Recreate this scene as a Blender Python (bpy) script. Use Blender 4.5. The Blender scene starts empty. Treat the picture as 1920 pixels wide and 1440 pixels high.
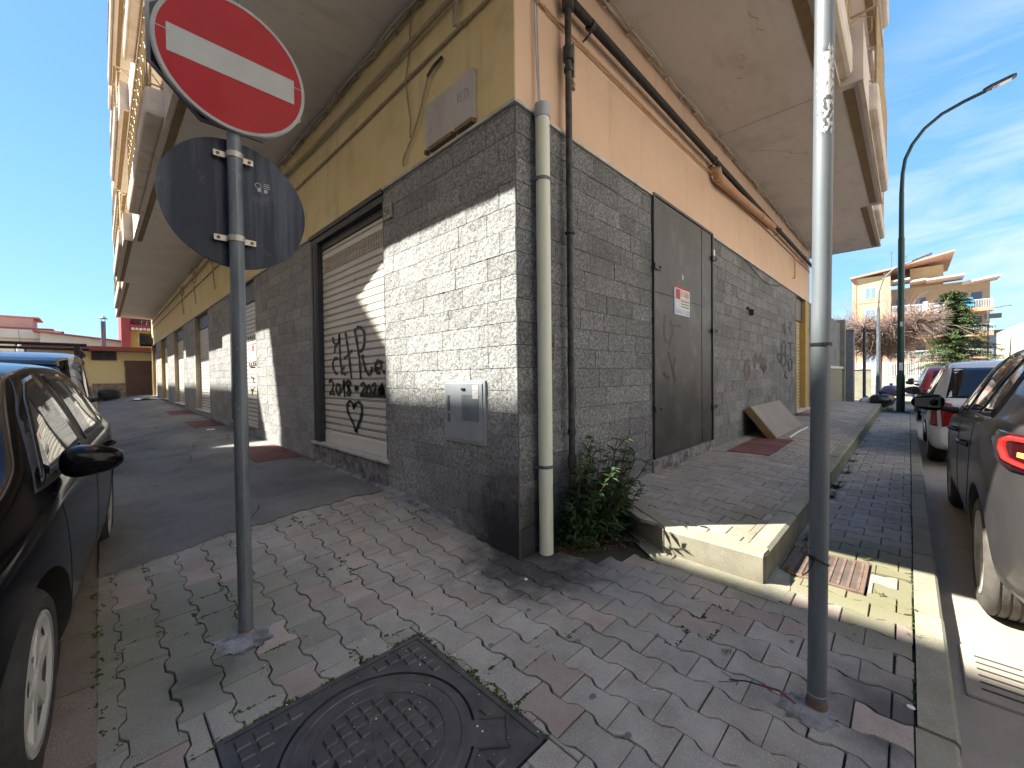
import bpy, bmesh, math, random
from mathutils import Vector, Matrix, noise
from mathutils.bvhtree import BVHTree
R = math.radians
random.seed(7)
scene = bpy.context.scene
COL = scene.collection
# ------------------------------------------------------------------ camera
cam_d = bpy.data.cameras.new('camera'); cam = bpy.data.objects.new('camera', cam_d); COL.objects.link(cam)
_f, _p, _r, _y = 758.8, .0182, -.0121, .7947
cp, sp, cr, sr = math.cos(_p), math.sin(_p), math.cos(_r), math.sin(_r)
_R0 = Vector((1, 0, 0)); _D0 = Vector((0, -sp, -cp)); _F0 = Vector((0, cp, -sp))
_MT = Matrix(((math.cos(_y), math.sin(_y), 0), (-math.sin(_y), math.cos(_y), 0), (0, 0, 1)))
_MT = Matrix(((math.sin(math.pi/2-_y), math.cos(math.pi/2-_y), 0), (-math.sin(_y), math.cos(_y), 0), (0, 0, 1)))
RX = _MT @ (cr*_R0 - sr*_D0); RY = _MT @ (sr*_R0 + cr*_D0); FW = _MT @ _F0
CAMLOC = Vector((-2.072, -1.975, 1.3))
cam.matrix_world = Matrix.Translation(CAMLOC) @ Matrix((RX, -RY, -FW)).transposed().to_4x4()
cam_d.sensor_width = 36; cam_d.lens = _f/1920*36; cam_d.clip_start = .02; cam_d.clip_end = 2000
scene.camera = cam
# ------------------------------------------------------------------ light
SUNV = Vector((-1, .936, 1.6)).normalized()
sd = bpy.data.lights.new('sun', 'SUN'); sun = bpy.data.objects.new('sun', sd); COL.objects.link(sun)
sd.energy = 4.0; sd.angle = R(.55); sd.color = (1, .93, .80)
sun.rotation_euler = SUNV.to_track_quat('Z', 'Y').to_euler(); sun.location = (-20, 20, 30)
w = bpy.data.worlds.new('World'); scene.world = w; w.use_nodes = True
nt = w.node_tree; nt.nodes.clear()
def N(t, typ, **k):
    n = t.nodes.new(typ)
    for a, b in k.items(): setattr(n, a, b)
    return n
wo = N(nt, 'ShaderNodeOutputWorld'); bg = N(nt, 'ShaderNodeBackground'); sky = N(nt, 'ShaderNodeTexSky')
sky.sky_type = 'NISHITA'; sky.sun_disc = False; sky.sun_elevation = math.asin(SUNV.z)
sky.sun_rotation = math.atan2(SUNV.x, SUNV.y); sky.air_density = 1.0; sky.dust_density = .6; sky.ozone_density = 2.2; sky.altitude = 50
bg.inputs[1].default_value = .15
tc = N(nt, 'ShaderNodeTexCoord'); mp = N(nt, 'ShaderNodeMapping'); mp.inputs['Scale'].default_value = (1.6, 1.2, 5.5)
mp.inputs['Rotation'].default_value = (R(14), R(6), R(20))
cn = N(nt, 'ShaderNodeTexNoise'); cn.inputs['Scale'].default_value = 2.3; cn.inputs['Detail'].default_value = 9; cn.inputs['Roughness'].default_value = .62
cn.inputs['Distortion'].default_value = .6
cramp = N(nt, 'ShaderNodeValToRGB'); cramp.color_ramp.elements[0].position = .43; cramp.color_ramp.elements[1].position = .72
dt = N(nt, 'ShaderNodeVectorMath', operation='DOT_PRODUCT'); dt.inputs[1].default_value = Vector((.93, -.34, .16)).normalized()
mr = N(nt, 'ShaderNodeMapRange'); mr.inputs['From Min'].default_value = .86; mr.inputs['From Max'].default_value = .99
mu = N(nt, 'ShaderNodeMath', operation='MULTIPLY'); mu2 = N(nt, 'ShaderNodeMath', operation='MULTIPLY'); mu2.inputs[1].default_value = .95
mixc = N(nt, 'ShaderNodeMixRGB'); mixc.inputs[2].default_value = (1.45, 1.62, 1.8, 1)
L = nt.links.new
L(tc.outputs['Generated'], mp.inputs[0]); L(mp.outputs[0], cn.inputs['Vector']); L(cn.outputs['Fac'], cramp.inputs[0])
L(tc.outputs['Generated'], dt.inputs[0]); L(dt.outputs['Value'], mr.inputs['Value'])
L(cramp.outputs[0], mu.inputs[0]); L(mr.outputs[0], mu.inputs[1]); L(mu.outputs[0], mu2.inputs[0]); L(mu2.outputs[0], mixc.inputs[0])
sx_ = N(nt, 'ShaderNodeSeparateXYZ'); L(tc.outputs['Generated'], sx_.inputs[0])
gr = N(nt, 'ShaderNodeValToRGB'); e_ = gr.color_ramp.elements; e_[0].position = 0; e_[0].color = (.36, .68, .94, 1); e_[1].position = 1; e_[1].color = (.11, .30, .72, 1)
q_ = e_.new(.14); q_.color = (.23, .55, .95, 1); q_ = e_.new(.45); q_.color = (.15, .40, .86, 1)
gs = N(nt, 'ShaderNodeVectorMath', operation='SCALE'); gs.inputs['Scale'].default_value = 1.82; L(sx_.outputs[2], gr.inputs[0]); L(gr.outputs[0], gs.inputs[0])
skm = N(nt, 'ShaderNodeMixRGB'); skm.inputs[0].default_value = .92; L(sky.outputs[0], skm.inputs[1]); L(gs.outputs[0], skm.inputs[2]); L(skm.outputs[0], mixc.inputs[1]); L(mixc.outputs[0], bg.inputs[0]); L(bg.outputs[0], wo.inputs[0])
scene.view_settings.view_transform = 'Standard'; scene.view_settings.look = 'None'; scene.view_settings.gamma = 1
scene.view_settings.exposure = 2.2
# ------------------------------------------------------------------ helpers
def wl(o):
    v = Vector((0, 0, 0))
    while o is not None: v += o.location; o = o.parent
    return v
def tag(o, label=None, cat=None, group=None, kind=None):
    if label: o['label'] = label
    if cat: o['category'] = cat
    if group: o['group'] = group
    if kind: o['kind'] = kind
    return o
def thing(name, label, cat, loc=(0, 0, 0), rz=0, group=None):
    o = bpy.data.objects.new(name, None); COL.objects.link(o); o.location = loc; o.rotation_euler = (0, 0, rz)
    o.empty_display_size = .2
    return tag(o, label, cat, group)
class MB:
    def __init__(s): s.v = []; s.f = []; s.m = []; s.t = []
    def add(s, vs, fs, m=0, t=.5):
        b = len(s.v); s.v += [tuple(v) for v in vs]
        for f in fs: s.f.append(tuple(b+i for i in f)); s.m.append(m); s.t.append(t)
        return s
    def box(s, x0, x1, y0, y1, z0, z1, m=0, t=.5, M=None):
        vs = [Vector(p) for p in ((x0,y0,z0),(x1,y0,z0),(x1,y1,z0),(x0,y1,z0),(x0,y0,z1),(x1,y0,z1),(x1,y1,z1),(x0,y1,z1))]
        if M: vs = [M @ v for v in vs]
        return s.add(vs, [(0,3,2,1),(4,5,6,7),(0,1,5,4),(1,2,6,5),(2,3,7,6),(3,0,4,7)], m, t)
    def tube(s, path, r, n=8, m=0, t=.5, cap=True):
        path = [Vector(p) for p in path]; rr = r if isinstance(r, (list, tuple)) else [r]*len(path)
        rings = []; up = None
        for i, p in enumerate(path):
            d = (path[min(i+1, len(path)-1)] - path[max(i-1, 0)])
            if d.length < 1e-9: d = Vector((0, 0, 1))
            d.normalize()
            if up is None: up = Vector((0, 0, 1)) if abs(d.z) < .9 else Vector((1, 0, 0))
            a = d.cross(up)
            if a.length < 1e-4: a = d.cross(Vector((1, .3, 0)))
            a.normalize(); b = a.cross(d).normalized(); up = b
            rings.append([p + rr[i]*(math.cos(2*math.pi*k/n)*a + math.sin(2*math.pi*k/n)*b) for k in range(n)])
        vs = [v for q in rings for v in q]; fs = []
        for i in range(len(path)-1):
            for k in range(n): fs.append((i*n+k, i*n+(k+1) % n, (i+1)*n+(k+1) % n, (i+1)*n+k))
        if cap: fs.append(tuple(range(n))[::-1]); fs.append(tuple((len(path)-1)*n+k for k in range(n)))
        return s.add(vs, fs, m, t)
    def lathe(s, prof, n=24, M=None, m=0, t=.5, a0=0, a1=2*math.pi):
        # prof: list of (r, h); axis Z
        full = abs(a1-a0-2*math.pi) < 1e-6; k2 = n if full else n+1
        vs = []
        for r_, h in prof:
            for k in range(k2):
                a = a0+(a1-a0)*k/n; v = Vector((r_*math.cos(a), r_*math.sin(a), h)); vs.append(M @ v if M else v)
        fs = []
        for i in range(len(prof)-1):
            for k in range(n):
                k1 = (k+1) % k2; fs.append((i*k2+k, i*k2+k1, (i+1)*k2+k1, (i+1)*k2+k))
        return s.add(vs, fs, m, t)
    def prism(s, poly, d, M=None, m=0, t=.5):
        # poly in local XY, extruded from 0 to d along Z, transformed by M
        n = len(poly); vs = [Vector((x, y, 0)) for x, y in poly] + [Vector((x, y, d)) for x, y in poly]
        if M: vs = [M @ v for v in vs]
        fs = [tuple(range(n))[::-1], tuple(range(n, 2*n))] + [(i, (i+1) % n, n+(i+1) % n, n+i) for i in range(n)]
        return s.add(vs, fs, m, t)
    def build(s, name, mats, parent=None, smooth=False, world=True, bevel=0, kind=None, label=None, loc=None, subsurf=0, wn=False):
        if not isinstance(mats, (list, tuple)): mats = [mats]
        me = bpy.data.meshes.new(name); me.from_pydata(s.v, [], s.f); me.validate(clean_customdata=False)
        for m in mats: me.materials.append(m)
        if len(me.polygons) == len(s.f):
            me.polygons.foreach_set('material_index', s.m)
            at = me.attributes.new('tone', 'FLOAT', 'FACE'); at.data.foreach_set('value', s.t)
        if smooth:
            me.polygons.foreach_set('use_smooth', [True]*len(me.polygons))
            try: me.set_sharp_from_angle(angle=R(40))
            except Exception: pass
        me.update()
        o = bpy.data.objects.new(name, me); COL.objects.link(o)
        if parent is not None:
            o.parent = parent
            if world: o.location = -wl(parent)
        if loc is not None: o.location = loc
        if bevel:
            md = o.modifiers.new('bevel', 'BEVEL'); md.width = bevel; md.segments = 2; md.limit_method = 'ANGLE'; md.angle_limit = R(35)
        if subsurf:
            md = o.modifiers.new('sub', 'SUBSURF'); md.levels = subsurf; md.render_levels = subsurf
        if kind: o['kind'] = kind
        if label: o['label'] = label
        return o
def struct(o): o['kind'] = 'structure'; return o
def frame(o, x, y):   # matrix with local X=x, local Y=y, Z=cross
    x = Vector(x).normalized(); z = x.cross(Vector(y)).normalized(); y = z.cross(x)
    return Matrix.Translation(Vector(o)) @ Matrix((x, y, z)).transposed().to_4x4()
def lerp(a, b, t): return a+(b-a)*t
def sstep(a, b, x):
    t = max(0, min(1, (x-a)/(b-a))); return t*t*(3-2*t)
def interp(tab, x):
    if x <= tab[0][0]: return tab[0][1]
    for (a, b), (c, d) in zip(tab, tab[1:]):
        if x <= c: return lerp(b, d, (x-a)/(c-a))
    return tab[-1][1]
# ------------------------------------------------------------------ materials
def mat(name, c1, c2=None, scale=6, rough=.8, bump=0, bscale=None, metal=0, tone=0, c3=None, spk=0, spkscale=200, spkcol=(.6, .6, .58),
        coat=0, stretch=None, detail=6, ramp=(.35, .65), bdist=.01, emit=None, estr=0, dirt=None, trans=0, ior=1.45, rvar=0, spec=.5, bump2=None, extra=None):
    m = bpy.data.materials.new(name); m.use_nodes = True; t = m.node_tree; b = t.nodes['Principled BSDF']
    if 'Specular IOR Level' in b.inputs: b.inputs['Specular IOR Level'].default_value = spec
    b.inputs['Roughness'].default_value = rough; b.inputs['Metallic'].default_value = metal
    if coat: b.inputs['Coat Weight'].default_value = coat; b.inputs['Coat Roughness'].default_value = .04
    if trans: b.inputs['Transmission Weight'].default_value = trans; b.inputs['IOR'].default_value = ior
    lk = t.links.new; tc = N(t, 'ShaderNodeTexCoord'); vec = tc.outputs['Object']
    if stretch:
        mpn = N(t, 'ShaderNodeMapping'); mpn.inputs['Scale'].default_value = stretch; lk(vec, mpn.inputs[0]); svec = mpn.outputs[0]
    else: svec = vec
    c1 = (*c1, 1)
    c2 = (*c2, 1) if c2 else tuple(x*.8 for x in c1[:3])+(1,)
    nz = N(t, 'ShaderNodeTexNoise'); nz.inputs['Scale'].default_value = scale; nz.inputs['Detail'].default_value = detail; nz.inputs['Roughness'].default_value = .6
    lk(svec, nz.inputs['Vector'])
    rp = N(t, 'ShaderNodeValToRGB'); rp.color_ramp.elements[0].position = ramp[0]; rp.color_ramp.elements[1].position = ramp[1]
    rp.color_ramp.elements[0].color = c1; rp.color_ramp.elements[1].color = c2
    if c3: e = rp.color_ramp.elements.new((ramp[0]+ramp[1])/2); e.color = (*c3, 1)
    lk(nz.outputs['Fac'], rp.inputs[0]); col = rp.outputs[0]
    if spk:
        vz = N(t, 'ShaderNodeTexNoise'); vz.inputs['Scale'].default_value = spkscale; vz.inputs['Detail'].default_value = 2
        lk(svec, vz.inputs['Vector']); r2 = N(t, 'ShaderNodeValToRGB'); r2.color_ramp.elements[0].position = .52; r2.color_ramp.elements[1].position = .66
        lk(vz.outputs['Fac'], r2.inputs[0]); mm = N(t, 'ShaderNodeMath', operation='MULTIPLY'); mm.inputs[1].default_value = spk; lk(r2.outputs[0], mm.inputs[0])
        mx = N(t, 'ShaderNodeMixRGB'); mx.inputs[2].default_value = (*spkcol, 1); lk(mm.outputs[0], mx.inputs[0]); lk(col, mx.inputs[1]); col = mx.outputs[0]
    if tone:
        at = N(t, 'ShaderNodeAttribute', attribute_name='tone'); m1 = N(t, 'ShaderNodeMapRange')
        m1.inputs['From Min'].default_value = 0; m1.inputs['From Max'].default_value = 1; m1.inputs['To Min'].default_value = 1-tone; m1.inputs['To Max'].default_value = 1+tone
        lk(at.outputs['Fac'], m1.inputs['Value']); mx = N(t, 'ShaderNodeMixRGB', blend_type='MULTIPLY'); mx.inputs[0].default_value = 1
        lk(col, mx.inputs[1]); lk(m1.outputs[0], mx.inputs[2]); col = mx.outputs[0]
    if extra: col = extra(t, vec, col)
    if dirt:   # (scale, lo, hi, colour)
        d = N(t, 'ShaderNodeTexNoise'); d.inputs['Scale'].default_value = dirt[0]; d.inputs['Detail'].default_value = 8; d.inputs['Roughness'].default_value = .65; lk(vec, d.inputs['Vector'])
        r3 = N(t, 'ShaderNodeValToRGB'); r3.color_ramp.elements[0].position = dirt[1]; r3.color_ramp.elements[1].position = dirt[2]; lk(d.outputs['Fac'], r3.inputs[0])
        mx = N(t, 'ShaderNodeMixRGB'); mx.inputs[2].default_value = (*dirt[3], 1); lk(r3.outputs[0], mx.inputs[0]); lk(col, mx.inputs[1]); col = mx.outputs[0]
    lk(col, b.inputs['Base Color'])
    if rvar:
        mrg = N(t, 'ShaderNodeMapRange'); mrg.inputs['To Min'].default_value = max(0, rough-rvar); mrg.inputs['To Max'].default_value = min(1, rough+rvar)
        lk(nz.outputs['Fac'], mrg.inputs['Value']); lk(mrg.outputs[0], b.inputs['Roughness'])
    if bump:
        bz = N(t, 'ShaderNodeTexNoise'); bz.inputs['Scale'].default_value = bscale or scale*6; bz.inputs['Detail'].default_value = 8; bz.inputs['Roughness'].default_value = .65
        lk(vec, bz.inputs['Vector']); bp = N(t, 'ShaderNodeBump'); bp.inputs['Strength'].default_value = bump; bp.inputs['Distance'].default_value = bdist
        lk(bz.outputs['Fac'], bp.inputs['Height'])
        if bump2:   # (scale, strength, dist)
            v2 = N(t, 'ShaderNodeTexVoronoi'); v2.inputs['Scale'].default_value = bump2[0]; lk(vec, v2.inputs['Vector'])
            b2 = N(t, 'ShaderNodeBump'); b2.inputs['Strength'].default_value = bump2[1]; b2.inputs['Distance'].default_value = bump2[2]
            lk(v2.outputs['Distance'], b2.inputs['Height']); lk(b2.outputs[0], bp.inputs['Normal'])
        lk(bp.outputs[0], b.inputs['Normal'])
    if emit: b.inputs['Emission Color'].default_value = (*emit, 1); b.inputs['Emission Strength'].default_value = estr
    return m
def stain(cx, cy, r0, r1, colr, amt=1, nscale=7, warp=.25, zs=0):
    def fn(t, vec, col):
        lk = t.links.new
        nz = N(t, 'ShaderNodeTexNoise'); nz.inputs['Scale'].default_value = nscale; nz.inputs['Detail'].default_value = 5; lk(vec, nz.inputs['Vector'])
        sb = N(t, 'ShaderNodeVectorMath', operation='SUBTRACT'); lk(vec, sb.inputs[0]); sb.inputs[1].default_value = (cx, cy, 0)
        ml = N(t, 'ShaderNodeVectorMath', operation='MULTIPLY'); ml.inputs[1].default_value = (1, 1, zs); lk(sb.outputs[0], ml.inputs[0])
        ln = N(t, 'ShaderNodeVectorMath', operation='LENGTH'); lk(ml.outputs[0], ln.inputs[0])
        ma = N(t, 'ShaderNodeMath', operation='MULTIPLY_ADD'); lk(nz.outputs['Fac'], ma.inputs[0]); ma.inputs[1].default_value = -warp*4; lk(ln.outputs['Value'], ma.inputs[2])
        m1 = N(t, 'ShaderNodeMapRange'); m1.interpolation_type = 'SMOOTHSTEP'
        m1.inputs['From Min'].default_value = r0-warp*2; m1.inputs['From Max'].default_value = r1-warp*2; m1.inputs['To Min'].default_value = amt; m1.inputs['To Max'].default_value = 0
        lk(ma.outputs[0], m1.inputs['Value'])
        mx = N(t, 'ShaderNodeMixRGB'); lk(m1.outputs[0], mx.inputs[0]); lk(col, mx.inputs[1]); mx.inputs[2].default_value = (*colr, 1)
        return mx.outputs[0]
    return fn
def chain(*fs):
    def fn(t, vec, col):
        for f in fs: col = f(t, vec, col)
        return col
    return fn
def streak(amt, colr, sc=(5, 5, .35), lo=.52, hi=.74):
    def fn(t, vec, col):
        lk = t.links.new; mpn = N(t, 'ShaderNodeMapping'); mpn.inputs['Scale'].default_value = sc; lk(vec, mpn.inputs[0])
        nz = N(t, 'ShaderNodeTexNoise'); nz.inputs['Scale'].default_value = 1.3; nz.inputs['Detail'].default_value = 9; nz.inputs['Roughness'].default_value = .62; lk(mpn.outputs[0], nz.inputs['Vector'])
        m1 = N(t, 'ShaderNodeMapRange'); m1.interpolation_type = 'SMOOTHSTEP'; m1.inputs['From Min'].default_value = lo; m1.inputs['From Max'].default_value = hi; m1.inputs['To Max'].default_value = amt; lk(nz.outputs['Fac'], m1.inputs['Value'])
        mx = N(t, 'ShaderNodeMixRGB'); lk(m1.outputs[0], mx.inputs[0]); lk(col, mx.inputs[1]); mx.inputs[2].default_value = (*colr, 1); return mx.outputs[0]
    return fn
M = {}
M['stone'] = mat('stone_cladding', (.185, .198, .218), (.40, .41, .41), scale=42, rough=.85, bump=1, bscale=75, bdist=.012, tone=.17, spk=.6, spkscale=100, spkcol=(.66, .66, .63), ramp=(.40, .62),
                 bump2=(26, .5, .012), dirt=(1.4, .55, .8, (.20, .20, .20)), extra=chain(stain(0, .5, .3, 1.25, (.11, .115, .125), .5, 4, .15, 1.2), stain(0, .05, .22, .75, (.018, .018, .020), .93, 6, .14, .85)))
M['stone_shaded'] = mat('stone_cladding_shaded', (.085, .092, .104), (.215, .225, .235), scale=45, rough=.85, bump=.8, bscale=70, bdist=.008, tone=.22, spk=.5, spkscale=85, spkcol=(.43, .44, .44), ramp=(.40, .62),
                  dirt=(1.1, .5, .75, (.10, .10, .105)), extra=chain(stain(.1, 0, .15, .6, (.018, .018, .020), .9, 6, .14, .85), stain(.75, 0, .2, .8, (.04, .04, .042), .75, 5, .15, 1.0)))  # darker copy of the cladding; the right wall's shade is in its colour
M['yellow'] = mat('yellow_render', (.80, .65, .34), (.84, .72, .43), scale=1.3, rough=.92, bump=.5, bscale=90, bdist=.006, dirt=(2.2, .52, .8, (.62, .50, .27)), extra=chain(streak(.55, (.52, .42, .24)), streak(.4, (.88, .80, .58), (2, 2, 1), .55, .7)))
M['pink'] = mat('pink_render', (.66, .46, .34), (.70, .51, .39), scale=1.1, rough=.92, bump=.35, bscale=90, bdist=.005, dirt=(1.8, .54, .85, (.56, .38, .27)), extra=chain(streak(.5, (.50, .33, .23)), streak(.4, (.76, .58, .46), (2, 2, 1), .55, .7)))
M['soffit'] = mat('soffit_plaster', (.70, .64, .58), (.76, .70, .64), scale=.9, rough=.95, bump=.15, bscale=30, dirt=(1.2, .56, .8, (.56, .48, .41)), extra=chain(streak(.5, (.55, .46, .38), (1.2, 4, 1), .52, .72), streak(.6, (.50, .40, .32), (7, 7, 7), .64, .72)))
M['fascia'] = mat('fascia_plaster', (.62, .52, .42), (.70, .62, .54), scale=2, rough=.9, bump=.2, bscale=40, dirt=(3, .5, .8, (.45, .36, .30)))
M['tan'] = mat('balcony_tan', (.55, .40, .22), (.62, .48, .30), scale=3, rough=.85, bump=.2, dirt=(4, .55, .8, (.4, .28, .16)))
M['iron_tan'] = mat('railing_iron', (.45, .33, .18), (.55, .42, .25), scale=20, rough=.6)
M['backing'] = mat('wall_backing', (.10, .105, .11), (.16, .165, .17), scale=20, rough=.95)
M['marble'] = mat('marble_trim', (.50, .48, .44), (.60, .58, .54), scale=8, rough=.6, dirt=(9, .5, .75, (.3, .27, .23)))
M['shutter'] = mat('shutter_enamel', (.70, .68, .62), (.76, .74, .69), scale=5, rough=.45, metal=.0, bump=.1, bscale=25, dirt=(5, .58, .8, (.40, .34, .27)), tone=.2)
M['groove'] = mat('shutter_groove', (.10, .065, .045), (.2, .13, .09), scale=30, rough=.8)  # dark brown for slat grooves and vent slots
M['dframe'] = mat('dark_frame', (.035, .038, .045), (.055, .058, .068), scale=12, rough=.5)
M['black'] = mat('matt_black', (.012, .012, .013), (.02, .02, .022), rough=.6)
M['void'] = mat('dark_interior', (.01, .01, .01), (.015, .015, .015), rough=1)
M['door'] = mat('sheet_door', (.042, .043, .045), (.062, .063, .064), scale=3, rough=.5, metal=.2, bump=.12, bscale=8, dirt=(2.6, .50, .72, (.11, .11, .11)), stretch=(1, 1, .4))
M['galv'] = mat('galvanised_steel', (.095, .115, .14), (.17, .20, .23), scale=16, rough=.52, metal=.4, stretch=(1, 1, .18), bump=.2, bscale=60, dirt=(11, .60, .72, (.30, .31, .33)), rvar=.12)
M['galv_r'] = mat('galvanised_tube', (.12, .145, .17), (.20, .23, .26), scale=10, rough=.55, metal=.35, stretch=(1, 1, .12), bump=.06, bscale=60, rvar=.12)
M['red'] = mat('sign_red', (.30, .004, .012), (.35, .006, .016), scale=2.5, rough=.5, coat=.05, spec=.25, dirt=(7, .62, .85, (.34, .03, .05)))
M['white_refl'] = mat('sign_white', (.32, .34, .35), (.38, .40, .40), scale=5, rough=.4, dirt=(14, .66, .78, (.24, .25, .25)))
M['rim'] = mat('sign_rim', (.27, .28, .30), (.34, .35, .36), scale=9, rough=.4)
M['signback'] = mat('sign_back', (.004, .012, .034), (.10, .125, .18), scale=5, rough=.45, spec=.3, stretch=(1.3, 1.3, .07), ramp=(.46, .66), dirt=(6, .60, .8, (.12, .12, .14)))
M['signback2'] = mat('sign_back_black', (.006, .008, .016), (.012, .014, .022), rough=.4)
M['bracket'] = mat('zinc_bracket', (.42, .40, .35), (.5, .48, .43), scale=20, rough=.45, metal=.5)
M['pvc'] = mat('cream_pvc', (.68, .72, .61), (.73, .76, .65), scale=4, rough=.4, dirt=(12, .66, .8, (.4, .42, .37)))
M['pvc_cap'] = mat('grey_pvc', (.42, .43, .52), rough=.4)
M['crack'] = mat('crack_line', (.44, .38, .33), rough=1); M['gum'] = mat('gum_spot', (.12, .115, .11), (.17, .16, .15), scale=40, rough=.9)
M['pipe_blk'] = mat('old_steel_pipe', (.035, .037, .042), (.09, .085, .08), scale=18, rough=.6, metal=.3, dirt=(16, .6, .8, (.16, .12, .09)))
M['pipe_dark'] = mat('corrugated_pipe', (.012, .012, .012), (.035, .032, .028), scale=40, rough=.75)
M['cable'] = mat('painted_cable', (.42, .33, .22), (.50, .40, .28), scale=15, rough=.8)
M['cable_l'] = mat('grey_cable', (.48, .45, .40), (.55, .52, .46), scale=15, rough=.8)
M['pinkpipe'] = mat('pink_pipe', (.48, .28, .17), (.56, .34, .21), scale=12, rough=.8)
M['paver'] = mat('concrete_paver', (.255, .232, .20), (.35, .325, .285), scale=5, rough=.9, bump=.7, bscale=150, bdist=.005, tone=.15, spk=.45, spkscale=170, spkcol=(.50, .48, .45),
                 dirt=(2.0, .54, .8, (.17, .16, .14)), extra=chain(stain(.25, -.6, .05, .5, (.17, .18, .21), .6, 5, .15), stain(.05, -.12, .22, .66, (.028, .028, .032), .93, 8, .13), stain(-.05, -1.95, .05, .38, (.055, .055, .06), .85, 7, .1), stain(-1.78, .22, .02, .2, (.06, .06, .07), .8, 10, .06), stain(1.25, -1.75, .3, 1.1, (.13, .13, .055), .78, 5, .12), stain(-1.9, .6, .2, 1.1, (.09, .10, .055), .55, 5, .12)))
M['paver_pink'] = mat('pink_paver', (.265, .215, .188), (.345, .285, .25), scale=5, rough=.9, bump=.55, bscale=170, bdist=.004, tone=.2, spk=.35, spkscale=260, spkcol=(.55, .5, .46),
                      extra=stain(.02, -.05, .18, .62, (.032, .032, .036), .92, 8, .13))
M['joint'] = mat('paving_joint', (.028, .026, .022), (.04, .045, .018), scale=3, rough=1, bump=.6, bscale=120, c3=(.045, .04, .03))
M['kerb'] = mat('kerb_concrete', (.20, .19, .14), (.275, .262, .20), scale=4, rough=.92, bump=.5, bscale=120, bdist=.004, tone=.15, spk=.25, spkscale=220, dirt=(3.5, .52, .78, (.25, .25, .19)))
M['kerb_red'] = mat('reddish_kerb', (.15, .115, .095), (.22, .175, .15), scale=4, rough=.92, bump=.5, bscale=120, tone=.2, spk=.2, spkscale=220, dirt=(4, .5, .75, (.10, .10, .07)))
M['kerb_side'] = mat('mossy_kerb_face', (.13, .13, .09), (.2, .2, .15), scale=9, rough=.95, bump=.5, bscale=60)
M['asph'] = mat('asphalt_pavement', (.095, .093, .094), (.20, .194, .185), scale=1.7, rough=.92, bump=.9, bscale=120, bdist=.008, spk=.5, spkscale=150, spkcol=(.36, .355, .34), dirt=(.8, .50, .72, (.23, .225, .21)), detail=12)
M['road'] = mat('road_asphalt', (.10, .10, .10), (.14, .138, .132), scale=2, rough=.92, bump=.6, bscale=220, bdist=.003, spk=.25, spkscale=300, spkcol=(.3, .3, .29))
M['gutter'] = mat('gutter_concrete', (.27, .245, .21), (.35, .32, .275), scale=3, rough=.92, bump=.4, bscale=160, spk=.2, spkscale=250, dirt=(3, .55, .8, (.24, .22, .2)))
M['iron'] = mat('cast_iron', (.055, .052, .056), (.095, .09, .094), scale=10, rough=.46, metal=.35, bump=.5, bscale=220, bdist=.002, dirt=(20, .66, .74, (.12, .11, .10)))
M['rust'] = mat('rusty_iron', (.13, .085, .065), (.21, .15, .12), scale=14, rough=.75, metal=.2, bump=.4, bscale=160, dirt=(9, .55, .75, (.30, .14, .06)))
M['cement'] = mat('cement_smear', (.20, .20, .205), (.32, .32, .32), scale=14, rough=.9, bump=.8, bscale=60, dirt=(9, .46, .62, (.10, .10, .105)))
M['terra'] = mat('terracotta', (.13, .045, .04), (.18, .065, .055), scale=6, rough=.85, bump=.3, bscale=60, tone=.2)
M['moss'] = mat('moss', (.025, .05, .008), (.06, .10, .02), scale=30, rough=1)
M['leaf'] = mat('weed_leaf', (.022, .055, .018), (.05, .10, .03), scale=12, rough=.55, tone=.6)
M['leaf_y'] = mat('grass_blade', (.06, .10, .02), (.12, .15, .04), scale=12, rough=.6, tone=.5)
M['stem'] = mat('stem', (.07, .06, .03), (.1, .09, .04), rough=.8)
M['litter'] = mat('dry_leaf', (.07, .04, .025), (.13, .08, .05), scale=20, rough=.9, tone=.5)
M['white'] = mat('white_plastic', (.68, .68, .68), (.74, .74, .74), rough=.5)
M['paper'] = mat('paper', (.62, .62, .64), (.70, .70, .70), rough=.7)
M['ink_red'] = mat('ink_red', (.55, .06, .05), rough=.7); M['ink_blue'] = mat('ink_blue', (.10, .16, .45), rough=.7); M['ink_lblue'] = mat('ink_light_blue', (.35, .45, .68), (.5, .56, .7), rough=.7)
M['ink'] = mat('ink_dark', (.02, .02, .022), rough=.7)
M['spray'] = mat('black_spray', (.008, .008, .009), rough=.5); M['spray_l'] = mat('faint_spray', (.035, .035, .038), rough=.7); M['spray_r'] = mat('red_spray', (.15, .09, .10), rough=.8)
M['elec'] = mat('meter_cabinet', (.30, .34, .38), (.37, .41, .45), scale=5, rough=.45, dirt=(8, .62, .78, (.20, .22, .25)))
M['elec_p'] = mat('repainted_patch', (.22, .26, .31), rough=.5)
M['green'] = mat('green_paint', (.008, .045, .035), (.012, .06, .045), scale=9, rough=.4)
M['tyre'] = mat('tyre_rubber', (.022, .022, .022), (.035, .034, .032), scale=20, rough=.85, bump=.3, bscale=90)
M['tyre_g'] = mat('dusty_tyre', (.07, .065, .06), (.11, .10, .09), scale=12, rough=.9, bump=.3, bscale=90)
M['alloy'] = mat('wheel_silver', (.52, .52, .49), (.60, .60, .57), scale=6, rough=.38, metal=.3)
M['glass'] = mat('car_glass', (.012, .014, .016), (.012, .014, .016), rough=.03, spec=.55, coat=0)
M['trim'] = mat('black_trim', (.015, .015, .016), (.025, .025, .026), rough=.5)
M['chrome'] = mat('chrome', (.6, .6, .62), (.6, .6, .62), rough=.12, metal=1)
M['pblack'] = mat('black_paint', (.003, .003, .004), (.004, .004, .005), scale=3, rough=.14, coat=.0, metal=0, spec=.22)
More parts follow.
